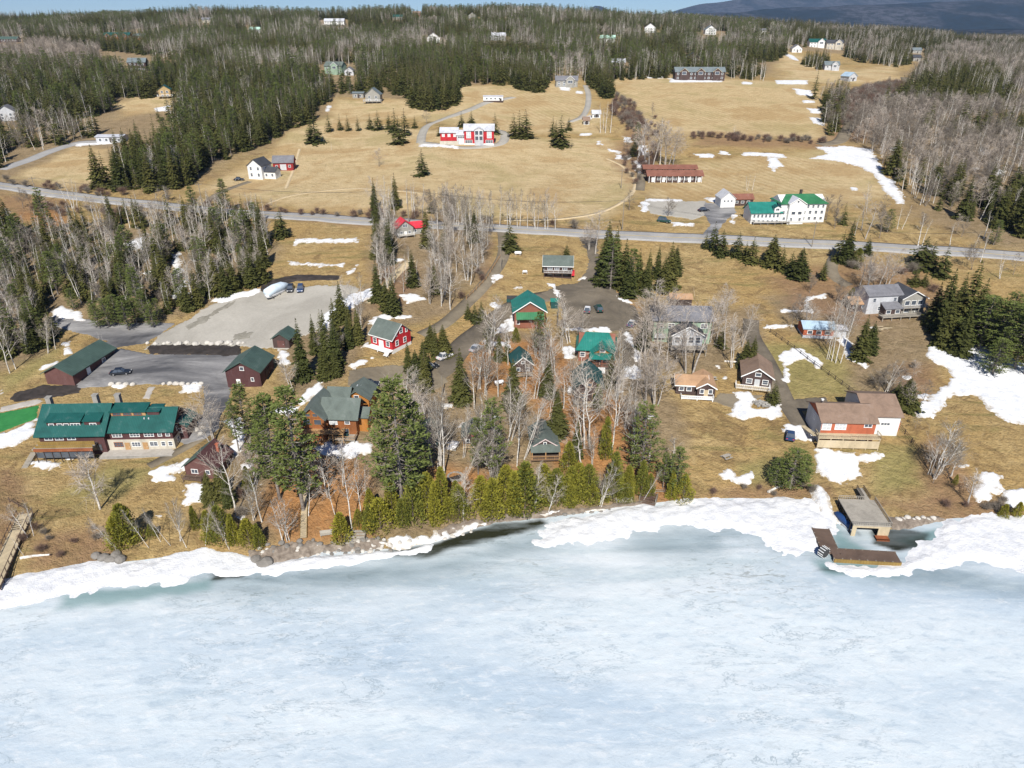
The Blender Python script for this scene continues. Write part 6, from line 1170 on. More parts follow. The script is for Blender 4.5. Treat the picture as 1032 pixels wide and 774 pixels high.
# pixel boxes kept free of scattered trees: the visible houses and a strip in front of them
CLEAR = [(114, 176, 99, 121), (10, 98, 152, 186), (102, 148, 36, 46), (-10, 26, 40, 50), (125, 156, 64, 82), (156, 178, 92, 112), (90, 130, 140, 152), (-5, 20, 115, 132), (240, 302, 160, 192), (322, 360, 66, 88), (322, 352, 20, 32), (354, 390, 98, 110), (426, 452, 40, 50), (493, 516, 37, 48), (484, 512, 95, 110),
         (556, 588, 82, 94), (600, 624, 38, 50), (646, 668, 30, 42), (700, 732, 32, 46), (614, 634, 62, 76), (688, 708, 58, 68), (676, 734, 76, 90), (812, 852, 44, 56), (796, 810, 48, 58), (828, 848, 66, 78), (850, 868, 78, 90), (916, 932, 50, 68), (200, 214, 20, 28), (248, 266, 30, 38), (395, 408, 18, 24), (414, 426, 14, 20), (470, 484, 17, 24), (764, 776, 32, 40),
         (396, 436, 222, 246), (120, 155, 232, 256), (170, 190, 255, 300), (45, 92, 306, 328), (420, 456, 395, 470), (0, 0, 0, 0), (366, 420, 322, 364), (45, 130, 322, 352)]
HT = dict(spruce=(7, 17), pine=(10, 17), birch=(9, 15), hardwood=(8, 14), brush=(1.5, 3.2))
def hts(f): return {k: (a * f, b * f) if k != 'brush' else (a, b) for k, (a, b) in HT.items()}
wood('left_wood', [(-50,236),(30,240),(75,228),(120,222),(200,216),(262,222),(278,246),(262,280),(242,290),(205,306),(165,318),(120,318),(88,314),(60,300),(45,318),(50,346),(20,362),(-50,378)], 3.7, [('spruce', .32), ('pine', .06), ('hardwood', .06), ('birch', .56)], hts(.84), 1, clump=.15, dens=.86)
wood('left_wood_understorey', [(-50,240),(30,244),(75,232),(120,226),(200,220),(258,226),(272,250),(255,284),(205,304),(165,312),(120,312),(60,300),(45,318),(50,344),(20,360),(-50,376)], 5.0, [('spruce', .85), ('brush', .15)], dict(spruce=(4.5, 10.), brush=(1.5, 3)), 51, dens=.8)
wood('centre_wood', [(376,206),(470,216),(498,228),(494,262),(452,318),(432,314),(420,294),(385,300),(376,268)], 4.0, [('spruce', .22), ('hardwood', .08), ('birch', .70)], hts(.9), 2, clump=.15, dens=.85)
wood('lot_strip', [(300,345),(330,320),(352,303),(372,300),(384,320),(368,342),(350,376),(318,386),(296,398),(286,380),(296,366)], 5, [('spruce', .5), ('birch', .5)], hts(.95), 3, dens=.6)
wood('cabin_tall', [(405,395),(440,380),(470,350),(520,345),(560,360),(620,380),(650,420),(640,470),(560,480),(440,500),(415,440)], 6, [('birch', .60), ('spruce', .30), ('pine', .10)], dict(birch=(11, 17), spruce=(5, 11), pine=(8, 13)), 44, clump=.1, dens=.58)
wood('cabin_wood', [(400,400),(440,388),(470,345),(520,338),(560,350),(600,375),(640,392),(670,405),(680,440),(690,490),(560,505),(440,520),(420,470),(408,430)], 9, [('birch', .6), ('hardwood', .25), ('spruce', .15)], hts(.85), 4, dens=.45)
wood('shore_mix', [(366,520),(440,508),(560,490),(690,476),(692,500),(560,508),(440,530),(370,540)], 6, [('spruce', .3), ('cedar', .25), ('birch', .35), ('pine', .1)], dict(spruce=(4, 8), cedar=(3, 6), birch=(6, 11), pine=(6, 9)), 45, dens=.6)
wood('shore_left', [(105,520),(150,505),(185,512),(232,508),(262,535),(250,552),(200,548),(130,556)], 4.5, [('birch', .45), ('hardwood', .35), ('cedar', .2)], dict(birch=(5, 8), hardwood=(4, 7), cedar=(3, 6)), 5, dens=.4)
wood('between_cottages', [(222,425),(240,425),(262,440),(290,455),(270,520),(240,520),(226,490)], 5, [('birch', .35), ('pine', .35), ('cedar', .3)], dict(birch=(8, 12), pine=(8, 13), cedar=(4, 7)), 6, dens=.45)
wood('right_of_pale_house', [(640,300),(665,305),(660,380),(640,375)], 6, [('hardwood', 1)], hts(.8), 7, dens=.25)
wood('right_of_pale_house', [(716,300),(770,312),(764,332),(735,368),(716,366)], 7, [('hardwood', .8), ('birch', .2)], hts(.75), 8, dens=.25)
wood('creek', [(775,300),(810,290),(850,300),(862,330),(880,380),(915,395),(905,412),(860,392),(835,350),(790,332)], 6, [('hardwood', .6), ('birch', .4)], hts(.6), 9, dens=.3)
wood('roadside_right', [(800,206),(850,214),(870,212),(925,222),(1000,236),(1080,244),(1080,258),(960,248),(880,242),(838,236)], 8, [('hardwood', .55), ('birch', .3), ('spruce', .15)], hts(.8), 10, dens=.32)
wood('roadside_right', [(950,262),(1080,270),(1080,290),(960,284)], 7, [('birch', .6), ('hardwood', .4)], hts(.7), 11, dens=.4)
wood('hill_spruces', [(112,190),(116,168),(150,152),(165,146),(185,128),(120,112),(60,125),(0,130),(-50,140),(-50,62),(60,70),(200,70),(335,80),(336,100),(322,108),(316,124),(286,134),(262,148),(240,156),(205,172),(192,192),(150,194)], 4.6, [('spruce', .72), ('pine', .18), ('birch', .10)], hts(1.1), 12, dens=1.)
wood('left_side_wood', [(-50,150),(-50,110),(60,118),(105,135),(88,142),(60,146),(20,164),(-20,176)], 5, [('spruce', .5), ('birch', .38), ('hardwood', .15)], hts(1.), 13, dens=.8)
wood('upper_left_birches', [(-50,46),(50,44),(100,52),(110,78),(60,84),(-50,82)], 6.5, [('hardwood', .75), ('birch', .15), ('spruce', .10)], hts(.9), 14, dens=.9)
wood('upper_woods', [(-60,-4),(0,24),(100,22),(210,16),(330,14),(480,12),(560,16),(640,22),(700,24),(782,30),(800,48),(786,60),(740,70),(735,78),(675,78),(620,82),(600,86),(560,82),(545,86),(480,86),(460,92),(420,98),(340,96),(336,82),(250,70),(110,52),(50,44),(-60,46)], 6.2, [('spruce', .50), ('pine', .16), ('birch', .24), ('hardwood', .10)], hts(1.15), 15, clump=.6, dens=1.)
wood('ridge_top', [(-60,10),(0,19),(200,14),(340,8),(560,10),(790,24),(1092,40),(1092,60),(790,34),(560,18),(330,16),(0,26),(-60,24)], 9, [('spruce', .75), ('birch', .17), ('hardwood', .08)], hts(1.1), 16, clump=.4)
wood('spruce_clump', [(412,106),(410,92),(424,80),(452,82),(462,94),(460,106),(446,112),(428,112)], 4.2, [('spruce', .9), ('birch', .1)], dict(spruce=(14, 19), birch=(10, 14)), 17, clump=0)
wood('spruce_clump_right', [(584,76),(602,78),(616,92),(618,100),(606,98),(592,84)], 4.2, [('spruce', 1)], dict(spruce=(13, 18)), 18); wood('spruce_clump_mid', [(514,78),(552,80),(554,90),(540,94),(516,88)], 4.4, [('spruce', .9), ('birch', .1)], dict(spruce=(13, 18), birch=(10, 14)), 19)
wood('behind_lodge', [(615,74),(676,74),(676,66),(735,68),(770,74),(772,82),(735,80),(670,79),(620,82)], 5.5, [('spruce', .6), ('birch', .4)], hts(1.), 20)
wood('right_ridge', [(772,34),(900,34),(950,38),(960,60),(905,68),(870,64),(846,56),(800,46),(786,44)], 6.5, [('spruce', .62), ('birch', .25), ('hardwood', .13)], hts(1.05), 21, clump=.4)
wood('pasture_edge', [(806,64),(830,74),(850,70),(828,60)], 5, [('spruce', .8), ('birch', .2)], hts(.9), 22); wood('pasture_clump', [(826,100),(846,90),(856,104),(850,134),(836,138),(828,122)], 4.6, [('spruce', .45), ('hardwood', .4), ('birch', .15)], hts(.9), 23, dens=.9)
wood('right_wood', [(905,98),(930,70),(950,50),(1000,42),(1092,44),(1092,236),(1032,240),(985,226),(950,216),(925,208),(905,190),(890,170),(872,152),(852,140),(858,128),(880,114)], 5.2, [('spruce', .50), ('birch', .14), ('hardwood', .36)], hts(1.05), 24, clump=.5, dens=.93)
wood('brush_red', [(840,104),(870,90),(905,86),(918,92),(895,104),(872,116),(846,128),(838,118)], 3.4, [('brush', .9), ('hardwood', .1)], dict(brush=(2.5, 5), hardwood=(6, 9)), 25)
wood('hedge_line', [(696,136),(832,142),(832,146),(696,141)], 2.3, [('brush', 1)], dict(brush=(1.0, 3.2)), 26, dens=.42)
wood('road_brush', [(120,196),(220,207),(320,214),(440,220),(600,229),(600,233),(440,224),(320,218),(120,200)], 3.4, [('brush', .92), ('hardwood', .08)], dict(brush=(1.5, 3.5), hardwood=(4, 7)), 27, dens=.4)
wood('road_brush', [(0,180),(60,188),(120,196),(120,200),(60,193),(0,185)], 3.4, [('brush', 1)], dict(brush=(1.5, 3.)), 28, dens=.5); wood('road_brush', [(10,204),(100,212),(200,222),(200,228),(100,222),(10,214)], 4, [('brush', .7), ('hardwood', .3)], dict(brush=(1.5, 3.5), hardwood=(5, 8)), 29, dens=.45)
wood('shore_brush', [(652,492),(740,488),(830,490),(832,498),(780,502),(700,502),(655,506)], 2.8, [('brush', 1)], dict(brush=(1., 2.)), 30, dens=.5)
wood('shore_brush', [(940,470),(985,506),(1032,504),(1040,520),(960,516),(930,512)], 3., [('brush', .9), ('hardwood', .1)], dict(brush=(1.2, 2.6), hardwood=(4, 6)), 31, dens=.5); wood('shore_brush', [(15,532),(110,524),(112,560),(20,572)], 3.2, [('brush', 1)], dict(brush=(.8, 1.6)), 32, dens=.5)
wood('yard_brush', [(860,262),(930,276),(960,300),(930,296),(880,290),(850,276)], 4., [('brush', 1)], dict(brush=(1.5, 3.)), 33, dens=.35); wood('yard_brush', [(905,372),(945,366),(950,395),(915,418),(890,400)], 4, [('brush', .8), ('hardwood', .2)], dict(brush=(1.5, 3.), hardwood=(5, 8)), 34, dens=.45)
wood('field_brush', [(640,120),(660,118),(668,166),(640,190),(622,168),(632,150)], 4, [('brush', .9), ('hardwood', .1)], dict(brush=(1.5, 3.5), hardwood=(6, 9)), 35, dens=.45); wood('field_brush', [(620,95),(640,108),(650,130),(632,132),(614,112)], 4, [('brush', 1)], dict(brush=(2, 4)), 36, dens=.8)
wood('brush_by_cottage', [(60,505),(80,500),(78,480),(60,480)], 30, [('brush', 1)], dict(brush=(1, 2)), 37, dens=0.)
wood('slope_brush', [(232,470),(262,470),(262,550),(236,552)], 4, [('brush', 1)], dict(brush=(1, 2.5)), 38, dens=.5); wood('slope_brush', [(430,500),(680,470),(690,500),(560,515),(440,530)], 4.5, [('brush', 1)], dict(brush=(1, 2.2)), 39, dens=.35)
wood('mid_brush', [(470,300),(500,275),(505,240),(498,240),(480,280),(440,320)], 4, [('brush', 1)], dict(brush=(1.2, 2.6)), 40, dens=.5)
def _filter():
    out = []
    for t in TREES:
        if not t[8]:
            a, b = t[11], t[12]
            if any(q[0] < a < q[1] and q[2] < b < q[3] for q in BLD): continue
        out.append(t)
    return out
BLD = [(398, 428, 240, 276), (372, 408, 325, 360), (418, 440, 425, 458), (463, 490, 425, 458), (530, 565, 425, 468), (512, 540, 355, 384), (572, 612, 360, 415), (578, 620, 335, 372), (660, 716, 310, 360), (716, 784, 380, 404), (880, 935, 285, 325), (855, 875, 290, 315), (800, 846, 320, 345), (300, 372, 370, 455), (186, 240, 445, 490), (228, 290, 345, 395), (275, 302, 330, 354), (425, 470, 350, 385), (745, 832, 196, 232)]
TREES = _filter()
FAM = dict(spruce='spruce', pine='pine', cedar='cedar', birch='birch', hardwood='hardwood', spread='birch', brush='brush')
for t in TREES: t.append(t[4] / math.hypot(t[1], t[2]) * (1 + (0 < t[11] < 1032) * .0) * (1 if -20 < t[11] < 1052 else .2) * (100 if t[8] else 1))
ORD = {}
indiv, stuff = [], []
for k in ('spruce', 'pine', 'cedar', 'birch', 'hardwood', 'brush'):
    L = sorted([t for t in TREES if FAM[t[0]] == k], key=lambda t: -t[-1]); indiv += L[:300]; stuff += [(k, t) for t in L[300:]]
# --- landmarks for the labels
LM = [(113, 430, 'the lakeside lodge'), (62, 370, 'the long maroon shed'), (252, 365, 'the maroon barn'), (286, 340, 'the small green roofed hut'), (212, 468, 'the maroon cottage'), (335, 410, 'the honey log house'), (389, 340, 'the bright red cottage'), (412, 228, 'the red roofed roadside house'), (560, 270, 'the chalet'),
      (534, 315, 'the teal roofed garage'), (599, 350, 'the teal hipped cottage'), (688, 330, 'the pale green house'), (590, 392, 'the dark teal cabin'), (527, 366, 'the weathered teal cabin'), (430, 440, 'the dark green cabin'), (477, 440, 'the cabin between birch trunks'), (549, 445, 'the green roofed lower cabin'), (701, 392, 'the tan roofed cottage'),
      (762, 376, 'the white trimmed cottage'), (824, 333, 'the blue roofed red cabin'), (900, 303, 'the rambling grey house'), (862, 424, 'the orange and white house'), (868, 515, 'the boathouse'), (680, 175, 'the long motel'), (789, 212, 'the white inn'), (740, 200, 'the white house behind the inn'), (471, 135, 'the red barn house'), (497, 98, 'the white mobile home'),
      (270, 170, 'the white farmhouse'), (376, 97, 'the grey shingled house'), (571, 82, 'the house above the striped field'), (705, 75, 'the slate roofed lodge'), (600, 112, 'the pale garden shed'), (167, 92, 'the tan timber house'), (139, 65, 'the dark hillside house'), (111, 138, 'the low white garage'), (8, 115, 'the pale blue house'), (118, 35, 'the long log house'),
      (336, 68, 'the pale green gabled house'), (835, 42, 'the cream hilltop houses'), (838, 66, 'the grey pasture house'), (859, 77, 'the blue grey barn'), (280, 290, 'the wrapped boat'), (15, 550, 'the left boardwalk'), (309, 510, 'the plank bank stair'), (652, 500, 'the brown shore steps'), (358, 540, 'the pale shore steps'), (122, 375, 'the car on the wet lot'),
      (598, 313, 'the dirt car park'), (700, 210, 'the upper gravel lot'), (98, 340, 'the drive junction'), (900, 165, 'the long snow strip'), (990, 390, 'the big right hand snowfield'), (855, 120, 'the pasture track'), (437, 367, 'the black and orange car'), (1000, 490, 'the right shore snow patch'), (926, 60, 'the upper right grey houses'), (655, 33, 'the white hilltop gable house'), (612, 43, 'the pale green roofed white house'), (437, 43, 'the white steep gabled house'), (504, 41, 'the house with two pale roofs'), (337, 24, 'the veranda house')]
ADJ = dict(spruce='dark conical spruce', pine='loose grey green pine', cedar='yellow green cedar', birch='bare white stemmed birch', hardwood='leafless grey tree', spread='wide spreading white birch', brush='low red brown leafless shrub')
ONUM = ['nearest', 'second nearest', 'third nearest', 'fourth nearest', 'fifth nearest', 'sixth nearest']
buckets = {}
for t in indiv:
    px, py = t[11], t[12]; d = [((px - a) ** 2 + (2.2 * (py - b)) ** 2, c, a, b) for a, b, c in LM]; q = min(d); dx, dy = px - q[2], 2.2 * (py - q[3])
    sd = ('right of' if dx > 0 else 'left of') if abs(dx) > abs(dy) else ('below' if dy > 0 else 'above')
    buckets.setdefault((t[0], sd, q[1]), []).append((q[0], t))
LBL = {}
for (k, sd, lm), L in buckets.items():
    L.sort(key=lambda q: q[0])
    for i, (_, t) in enumerate(L):
        if len(L) == 1: s = 'lone %s %s %s' % (ADJ[k], sd, lm); g = None
        elif i < 6: s = '%s %s %s %s' % (ADJ[k], ONUM[i], sd, lm); s = '%s %s, %s of its kind %s it' % (ADJ[k], sd + ' ' + lm, ONUM[i], sd.replace(' of', '')) if False else '%s of the %ss %s %s' % (ONUM[i], ADJ[k], sd, lm)
        else: s = 'outlying %s in the group %s %s' % (ADJ[k], sd, lm)
        s = s.replace('birchs', 'birches')
        LBL[id(t)] = (s, '%s %s %s' % (ADJ[k] + ('es' if k in ('birch', 'spread') else 's'), sd, lm) if len(L) > 1 else None)
rt = random.Random(99)
def variant(t):
    k = t[0]; hp = t[4] / math.hypot(t[1], t[2]) * FPX
    if k in ('spruce', 'pine', 'birch', 'hardwood') and hp > (30 if k != 'pine' else 18): k += '_near'
    V = VAR[k]; return V[t[9] % len(V)] if t[9] is not None and k.endswith('near') else V[rt.randrange(len(V))]
FORCE = {}
for k in ('spruce', 'pine', 'birch', 'hardwood', 'brush'):
    Lk_ = sorted([t for t in indiv if t[0] == k], key=lambda t: t[-1])
    for i, t in enumerate(Lk_[:2 * len(VAR[k])]): FORCE[id(t)] = VAR[k][i % len(VAR[k])]
for t in indiv:
    k, X, Y, Z, hh, wf, lean = t[:7]; tm, cm = FORCE.get(id(t)) or variant(t); lab, grp = LBL[id(t)]; nm, cat = NAMES[k]
    e = empty(nm, (X, Y, Z - .05), 0, lab, cat, grp)
    if abs(lean) > .1: e.rotation_euler = (rt.uniform(-.05, .05), R(lean), 0)
    a = bpy.data.objects.new('trunk' if k != 'brush' else 'stems', tm); COL.objects.link(a); a.parent = e; b = bpy.data.objects.new('crown', cm); COL.objects.link(b); b.parent = e
    rz = rt.uniform(0, 6.28)
    for o in (a, b): o.scale = (hh * wf, hh * wf, hh); o.rotation_euler = (0, 0, rz)
# --- the rest of each kind as one object: points that carry copies of the same tree shapes
def forest(kind, L, name, lab):
    V = VAR[kind]; rs_ = np.random.RandomState(5); n = len(L); me = bpy.data.meshes.new(name); P = np.array([[t[1], t[2], t[3] - .05] for t in L], np.float32)
    me.vertices.add(n); me.vertices.foreach_set('co', P.ravel()); me.update()
    attr(me, 'hh', [t[4] for t in L]); attr(me, 'ww', [t[4] * t[5] for t in L]); attr(me, 'rz', rs_.uniform(0, 6.28, n)); attr(me, 'lean', [R(t[6]) for t in L])
    at_ = me.attributes.new('vi', 'INT', 'POINT'); at_.data.foreach_set('value', rs_.randint(0, len(V), n).astype(np.int32))
    o = bpy.data.objects.new(name, me); COL.objects.link(o)
    ng = bpy.data.node_groups.new(name, 'GeometryNodeTree'); ng.interface.new_socket('Geometry', in_out='INPUT', socket_type='NodeSocketGeometry'); ng.interface.new_socket('Geometry', in_out='OUTPUT', socket_type='NodeSocketGeometry')
    N, Lk = ng.nodes, ng.links; gi = N.new('NodeGroupInput'); go = N.new('NodeGroupOutput'); iop = N.new('GeometryNodeInstanceOnPoints'); g2i = N.new('GeometryNodeGeometryToInstance'); iop.inputs['Pick Instance'].default_value = True
    srcs = []
    for tm, cm in V:      # source shapes are the parts of real trees that stand in the scene
        j = N.new('GeometryNodeJoinGeometry')
        for m_ in (cm, tm):
            so = next(q for q in COL.objects if q.type == 'MESH' and q.data == m_)
            oi = N.new('GeometryNodeObjectInfo'); oi.transform_space = 'ORIGINAL'; oi.inputs['Object'].default_value = so; Lk.new(oi.outputs['Geometry'], j.inputs[0])
        gg = N.new('GeometryNodeGeometryToInstance'); Lk.new(j.outputs[0], gg.inputs[0]); srcs.append(gg)
    jj = N.new('GeometryNodeJoinGeometry')
    for gg in reversed(srcs): Lk.new(gg.outputs[0], jj.inputs[0])
    def na(nm, ty='FLOAT'): q = N.new('GeometryNodeInputNamedAttribute'); q.data_type = ty; q.inputs[0].default_value = nm; return q.outputs[0]
    cs = N.new('ShaderNodeCombineXYZ'); w = na('ww'); Lk.new(w, cs.inputs[0]); Lk.new(w, cs.inputs[1]); Lk.new(na('hh'), cs.inputs[2])
    cr = N.new('ShaderNodeCombineXYZ'); Lk.new(na('lean'), cr.inputs[1]); Lk.new(na('rz'), cr.inputs[2])
    Lk.new(gi.outputs[0], iop.inputs['Points']); Lk.new(jj.outputs[0], iop.inputs['Instance']); Lk.new(na('vi', 'INT'), iop.inputs['Instance Index']); Lk.new(cr.outputs[0], iop.inputs['Rotation']); Lk.new(cs.outputs[0], iop.inputs['Scale']); Lk.new(iop.outputs[0], go.inputs[0])
    md = o.modifiers.new('trees', 'NODES'); md.node_group = ng; tag(o, lab, kind='stuff'); return o
for k, nm, lab in (('spruce', 'distant_spruces', 'mass of dark spruces covering the far hillside'), ('birch', 'distant_birches', 'mass of pale bare birches on the far hillside'), ('hardwood', 'distant_bare_trees', 'mass of grey brown leafless trees on the right hand hillside'), ('brush', 'red_brush', 'low red brown brush beyond the fields'), ('pine', 'distant_pines', 'scattered pines in the far woods')):
    L = [t for q, t in stuff if q == k]
    if L: forest(k, L, nm, lab)
print('TREES', len(TREES), {k: len([1 for t in TREES if FAM[t[0]] == k]) for k in FAM})
# ---------------------------------------------------------------- vehicles
def car(px, py, yaw, col, label, L=4.6, W=1.85, hgt=1.5, suv=False, top=None):
    x, y, z = gp(px, py); e = empty('parked_car', (x, y, z + .12), R(yaw), label, 'car'); hb = .85 if suv else .78
    b = MB(); prof_ = [(-L / 2, .35), (-L / 2, .72), (-L * .46, hb), (L * .22, hb + .04), (L * .47, hb - .12), (L / 2, .55), (L / 2, .3), (-L / 2, .3)]
    V = []; n = len(prof_)
    for w_, in_ in ((-W / 2, 1), (W / 2, 1)): V += [(a, w_, zz) for a, zz in prof_]
    b.add(V, [tuple(range(n)), tuple(range(2 * n - 1, n - 1, -1))] + [(i, i + n, (i + 1) % n + n, (i + 1) % n) for i in range(n)]); bo = b.build('body', M[col], e)
    c0, c1, r0, r1 = (-L * .44, L * .20, -L * .38, L * .06) if suv else (-L * .36, L * .20, -L * .22, L * .05); Ht = hgt + (.2 if suv else 0)
    g = MB(); wb_, wt = W / 2 - .06, W / 2 - .26
    g.add([(c0, -wb_, hb), (c1, -wb_, hb), (c1, wb_, hb), (c0, wb_, hb), (r0, -wt, Ht - .05), (r1, -wt, Ht - .05), (r1, wt, Ht - .05), (r0, wt, Ht - .05)], [(0, 1, 5, 4), (1, 2, 6, 5), (2, 3, 7, 6), (3, 0, 4, 7), (4, 5, 6, 7)]); g.build('windows', M['glass'], e)
    q = MB(); q.box((r0 + r1) / 2, 0, Ht, r1 - r0 + .1, wt * 2 + .06, .07)
    for sx_ in (-1, 1): 
        for a, b2 in ((c0, r0), (c1, r1), ((c0 + c1) / 2, (r0 + r1) / 2)): q.tube([(a, sx_ * (wb_ + .01), hb), (b2, sx_ * (wt + .02), Ht)], .045, 4)
    q.build('roof', M[top or col], e)
    for a in (-L * .31, L * .31):
        for sx_ in (-1, 1):
            w = MB(); w.tube([(a, sx_ * (W / 2 - .18), .22), (a, sx_ * (W / 2 + .03), .22)], .34, 12); wo_ = w.build('wheel', M['tyre'], e); r = MB(); r.tube([(a, sx_ * (W / 2 + .02), .22), (a, sx_ * (W / 2 + .05), .22)], .2, 8); r.build('rim', M['rim'], wo_)
    for sx_ in (-1, 1): MB().box(L / 2 - .02, sx_ * (W / 2 - .3), .58, .1, .36, .16).build('headlight', M['trim'], e); MB().box(-L / 2 + .01, sx_ * (W / 2 - .25), .66, .08, .3, .16).build('taillight', M['redroof'], e)
    return e
car(122, 377, 12, 'car_dark', 'dark car alone on the wet paved lot behind the lodge', 4.9)
car(293, 293, -82, 'car_dark', 'black car beside the shrink wrapped boat, the nearer to the boat', 4.6, suv=True); car(303, 293, -80, 'car_blue', 'dark blue car at the mulch bank, the farther from the shrink wrapped boat', 4.6, suv=True)
car(592, 314, 80, 'car_grey', 'grey car with white rear in the dirt car park, left of the green one', 4.4, top='car_white'); car(603, 313, 98, 'car_green', 'dark green car in the dirt car park, right of the grey one', 4.8, suv=True)
car(448, 361, 48, 'car_white', 'white car parked on the dirt drive below the red cottage'); car(433, 372, 40, 'car_dark', 'black and orange car with a snow white roof at the verge below the red cottage', 4.8, suv=True, top='car_white')
car(373, 389, 4, 'car_dark', 'dark car tucked behind the honey log house on the gravel yard', 4.5)
car(796, 441, 70, 'car_blue', 'blue car in the shade at the left side of the big orange and white house', 4.3)
car(241, 182, 12, 'car_dark', 'dark car on the grass track left of the white farmhouse', 4.5); car(669, 224, -30, 'car_green', 'dark green pickup at the lower edge of the upper gravel lot beside the main road', 5.2, 2.0, 1.7, suv=True)
car(709, 213, 20, 'car_dark', 'dark car standing where the upper gravel lot meets the wet drive', 4.6); car(637, 328, 60, 'car_blue', 'blue car half under the bare trees at the right edge of the dirt car park', 4.4, top='car_white')
car(480, 353, 60, 'car_silver', 'silver car beside the dirt drive above the bare trees', 4.4)
# boat in shrink wrap
x, y, z = gp(280, 297); e = empty('wrapped_boat', (x, y, z + .9), R(62), 'boat in pale blue shrink wrap standing on the gravel lot beside two cars', 'boat')
b = MB(); b.tube([(-4.6, 0, .8), (-4.3, 0, .9), (-1.5, 0, 1.3), (2.0, 0, 1.25), (4.0, 0, 1.0), (5.4, 0, .9)], [.9, 1.35, 1.5, 1.4, .8, .08], 10); b.build('shrink_wrap', M['plastic'], e, True)
b = MB(); b.tube([(-4.5, 0, .2), (-3, 0, .1), (2, 0, .15), (4.2, 0, .5), (5.2, 0, .9)], [.8, 1.1, 1.1, .6, .08], 8); b.build('hull', M['tank'], e, True)
b = MB(); [b.tube([(xx, s_ * 1.3, -1), (xx, s_ * .8, .3)], .07, 4) for xx in (-3, 0, 2.5) for s_ in (-1, 1)]; b.build('stands', M['wire'], e)
# dumpsters, tanks, piles
def binbox(px, py, yaw, m, lab, s=(3.2, 1.8, 1.5)):
    x, y, z = gp(px, py); e = empty('rubbish_bin', (x, y, z), R(yaw), lab, 'dumpster'); a, b_, c = s
    q = MB(); q.extx([(-b_ / 2, .1), (b_ / 2, .1), (b_ / 2, c), (-b_ / 2, c * .75)], -a / 2, a / 2); q.build('bin', M[m], e); q = MB(); q.extx([(-b_ / 2 - .06, c * .76), (b_ / 2 + .06, c + .02), (b_ / 2 + .06, c + .1), (-b_ / 2 - .06, c * .76 + .08)], -a / 2, a / 2); q.build('lid', M['wire'], e)
binbox(516, 304, 0, 'tealdark', 'dark green dumpster beside the dirt drive left of the teal garage'); 
def tank(px, py, yaw, lab, L=2.4, r=.5):
    x, y, z = gp(px, py); e = empty('gas_tank', (x, y, z), R(yaw), lab, 'gas tank', 'white gas tanks beside the cabins'); b = MB(); b.tube([(-L / 2, 0, .8), (-L / 2 + .2, 0, .8), (L / 2 - .2, 0, .8), (L / 2, 0, .8)], [r * .4, r, r, r * .4], 12); b.build('tank', M['tank'], e, True)
    b = MB(); [b.box(q, 0, .2, .2, .8, .6) for q in (-.7, .7)]; b.build('cradle', M['foundation'], e)
tank(503, 388, 20, 'white gas tank among the bare trees above the brown cabin'); tank(574, 396, 80, 'white gas tank standing at the left wall of the dark teal cabin'); tank(459, 452, 70, 'white gas tank between the two lower cabins'); tank(522, 257, 0, 'white gas tank in the grass left of the chalet')
tank(529, 276, 0, 'small white gas tank below the one in the grass near the chalet', 1.6, .4)
# picnic table and the like
def table(px, py, yaw, lab, m='decktan'):
    x, y, z = gp(px, py); e = empty('picnic_table', (x, y, z), R(yaw), lab, 'picnic table'); MB().box(0, 0, .75, 2, .8, .07).build('tabletop', M[m], e)
    for q in (-.75, .75): MB().box(0, q, .45, 2, .28, .06).build('seat', M[m], e)
    for q in (-.7, .7): MB().box(q, 0, .38, .1, 1.5, .08).box(q, .35, .38, .1, .1, .74).box(q, -.35, .38, .1, .1, .74).build('leg', M[m], e)
table(570, 470, 20, 'wooden picnic table on the rusty needles right of the green roofed cabin'); table(718, 383, 10, 'small pale picnic table in the grass behind the brown and white cottage', 'deck'); table(732, 462, 30, 'grey picnic table alone in the dry meadow above the shore snow', 'deck')
table(500, 504, -10, 'picnic table under the cedars behind the shore', 'deck')
x, y, z = gp(889, 333); e = empty('board_pile', (x, y, z), R(12), 'heap of pale boards on the lawn in front of the rambling grey house', 'board pile'); b = MB(); rr = random.Random(2); [b.box(rr.uniform(-2, 2), rr.uniform(-1, 1), .15 + .12 * i, rr.uniform(1.5, 3.5), .3, .08, rr.uniform(-.6, .6)) for i in range(7)]; b.build('boards', M['decktan'], e)
# boulders round the lots
def boulder_mesh(seed):
    r = random.Random(seed); import bmesh
    bm = bmesh.new(); bmesh.ops.create_icosphere(bm, subdivisions=2, radius=1)
    for v in bm.verts:
        n = vnoise([v.co.x * 1.3 + seed], [v.co.y * 1.3 + v.co.z])[0]; v.co *= .72 + .5 * n; v.co.z *= .68
    me = bpy.data.meshes.new('boulder'); bm.to_mesh(me); bm.free(); return me
BM = [boulder_mesh(i) for i in range(6)]
for me_ in BM[:3]: me_.materials.append(M['stonepale'])
for me_ in BM[3:]: me_.materials.append(M['rockd'])
def boulders(pts, size, lab, grp, pal=True, cat='boulder', seed=1):
    r = random.Random(seed)
    for px, py in pts:
        x, y, z = gp(px, py); s = size * r.uniform(.6, 1.3); o = link('boulder', BM[r.randrange(3) + (0 if pal else 3)]); o.location = (x, y, z + s * .25); o.scale = (s * r.uniform(.9, 1.4), s, s * r.uniform(.8, 1.1)); o.rotation_euler = (0, 0, r.uniform(0, 6)); tag(o, lab, cat, grp)
boulders([(151 + 6.4 * i + (i * 7 % 5) - 2, 346.2 + (i * 11 % 3) * .6) for i in range(16)], .8, 'pale boulder in the row between the gravel lot and the dark mulch bed', 'boulders along the gravel lot', seed=3)
boulders([(112 + 7.5 * i, 388) for i in range(4)] + [(165 + 6.2 * i, 387.5) for i in range(7)], .75, 'pale boulder in the row between the paved lot and the lodge lawn', 'boulders behind the lodge', seed=5)
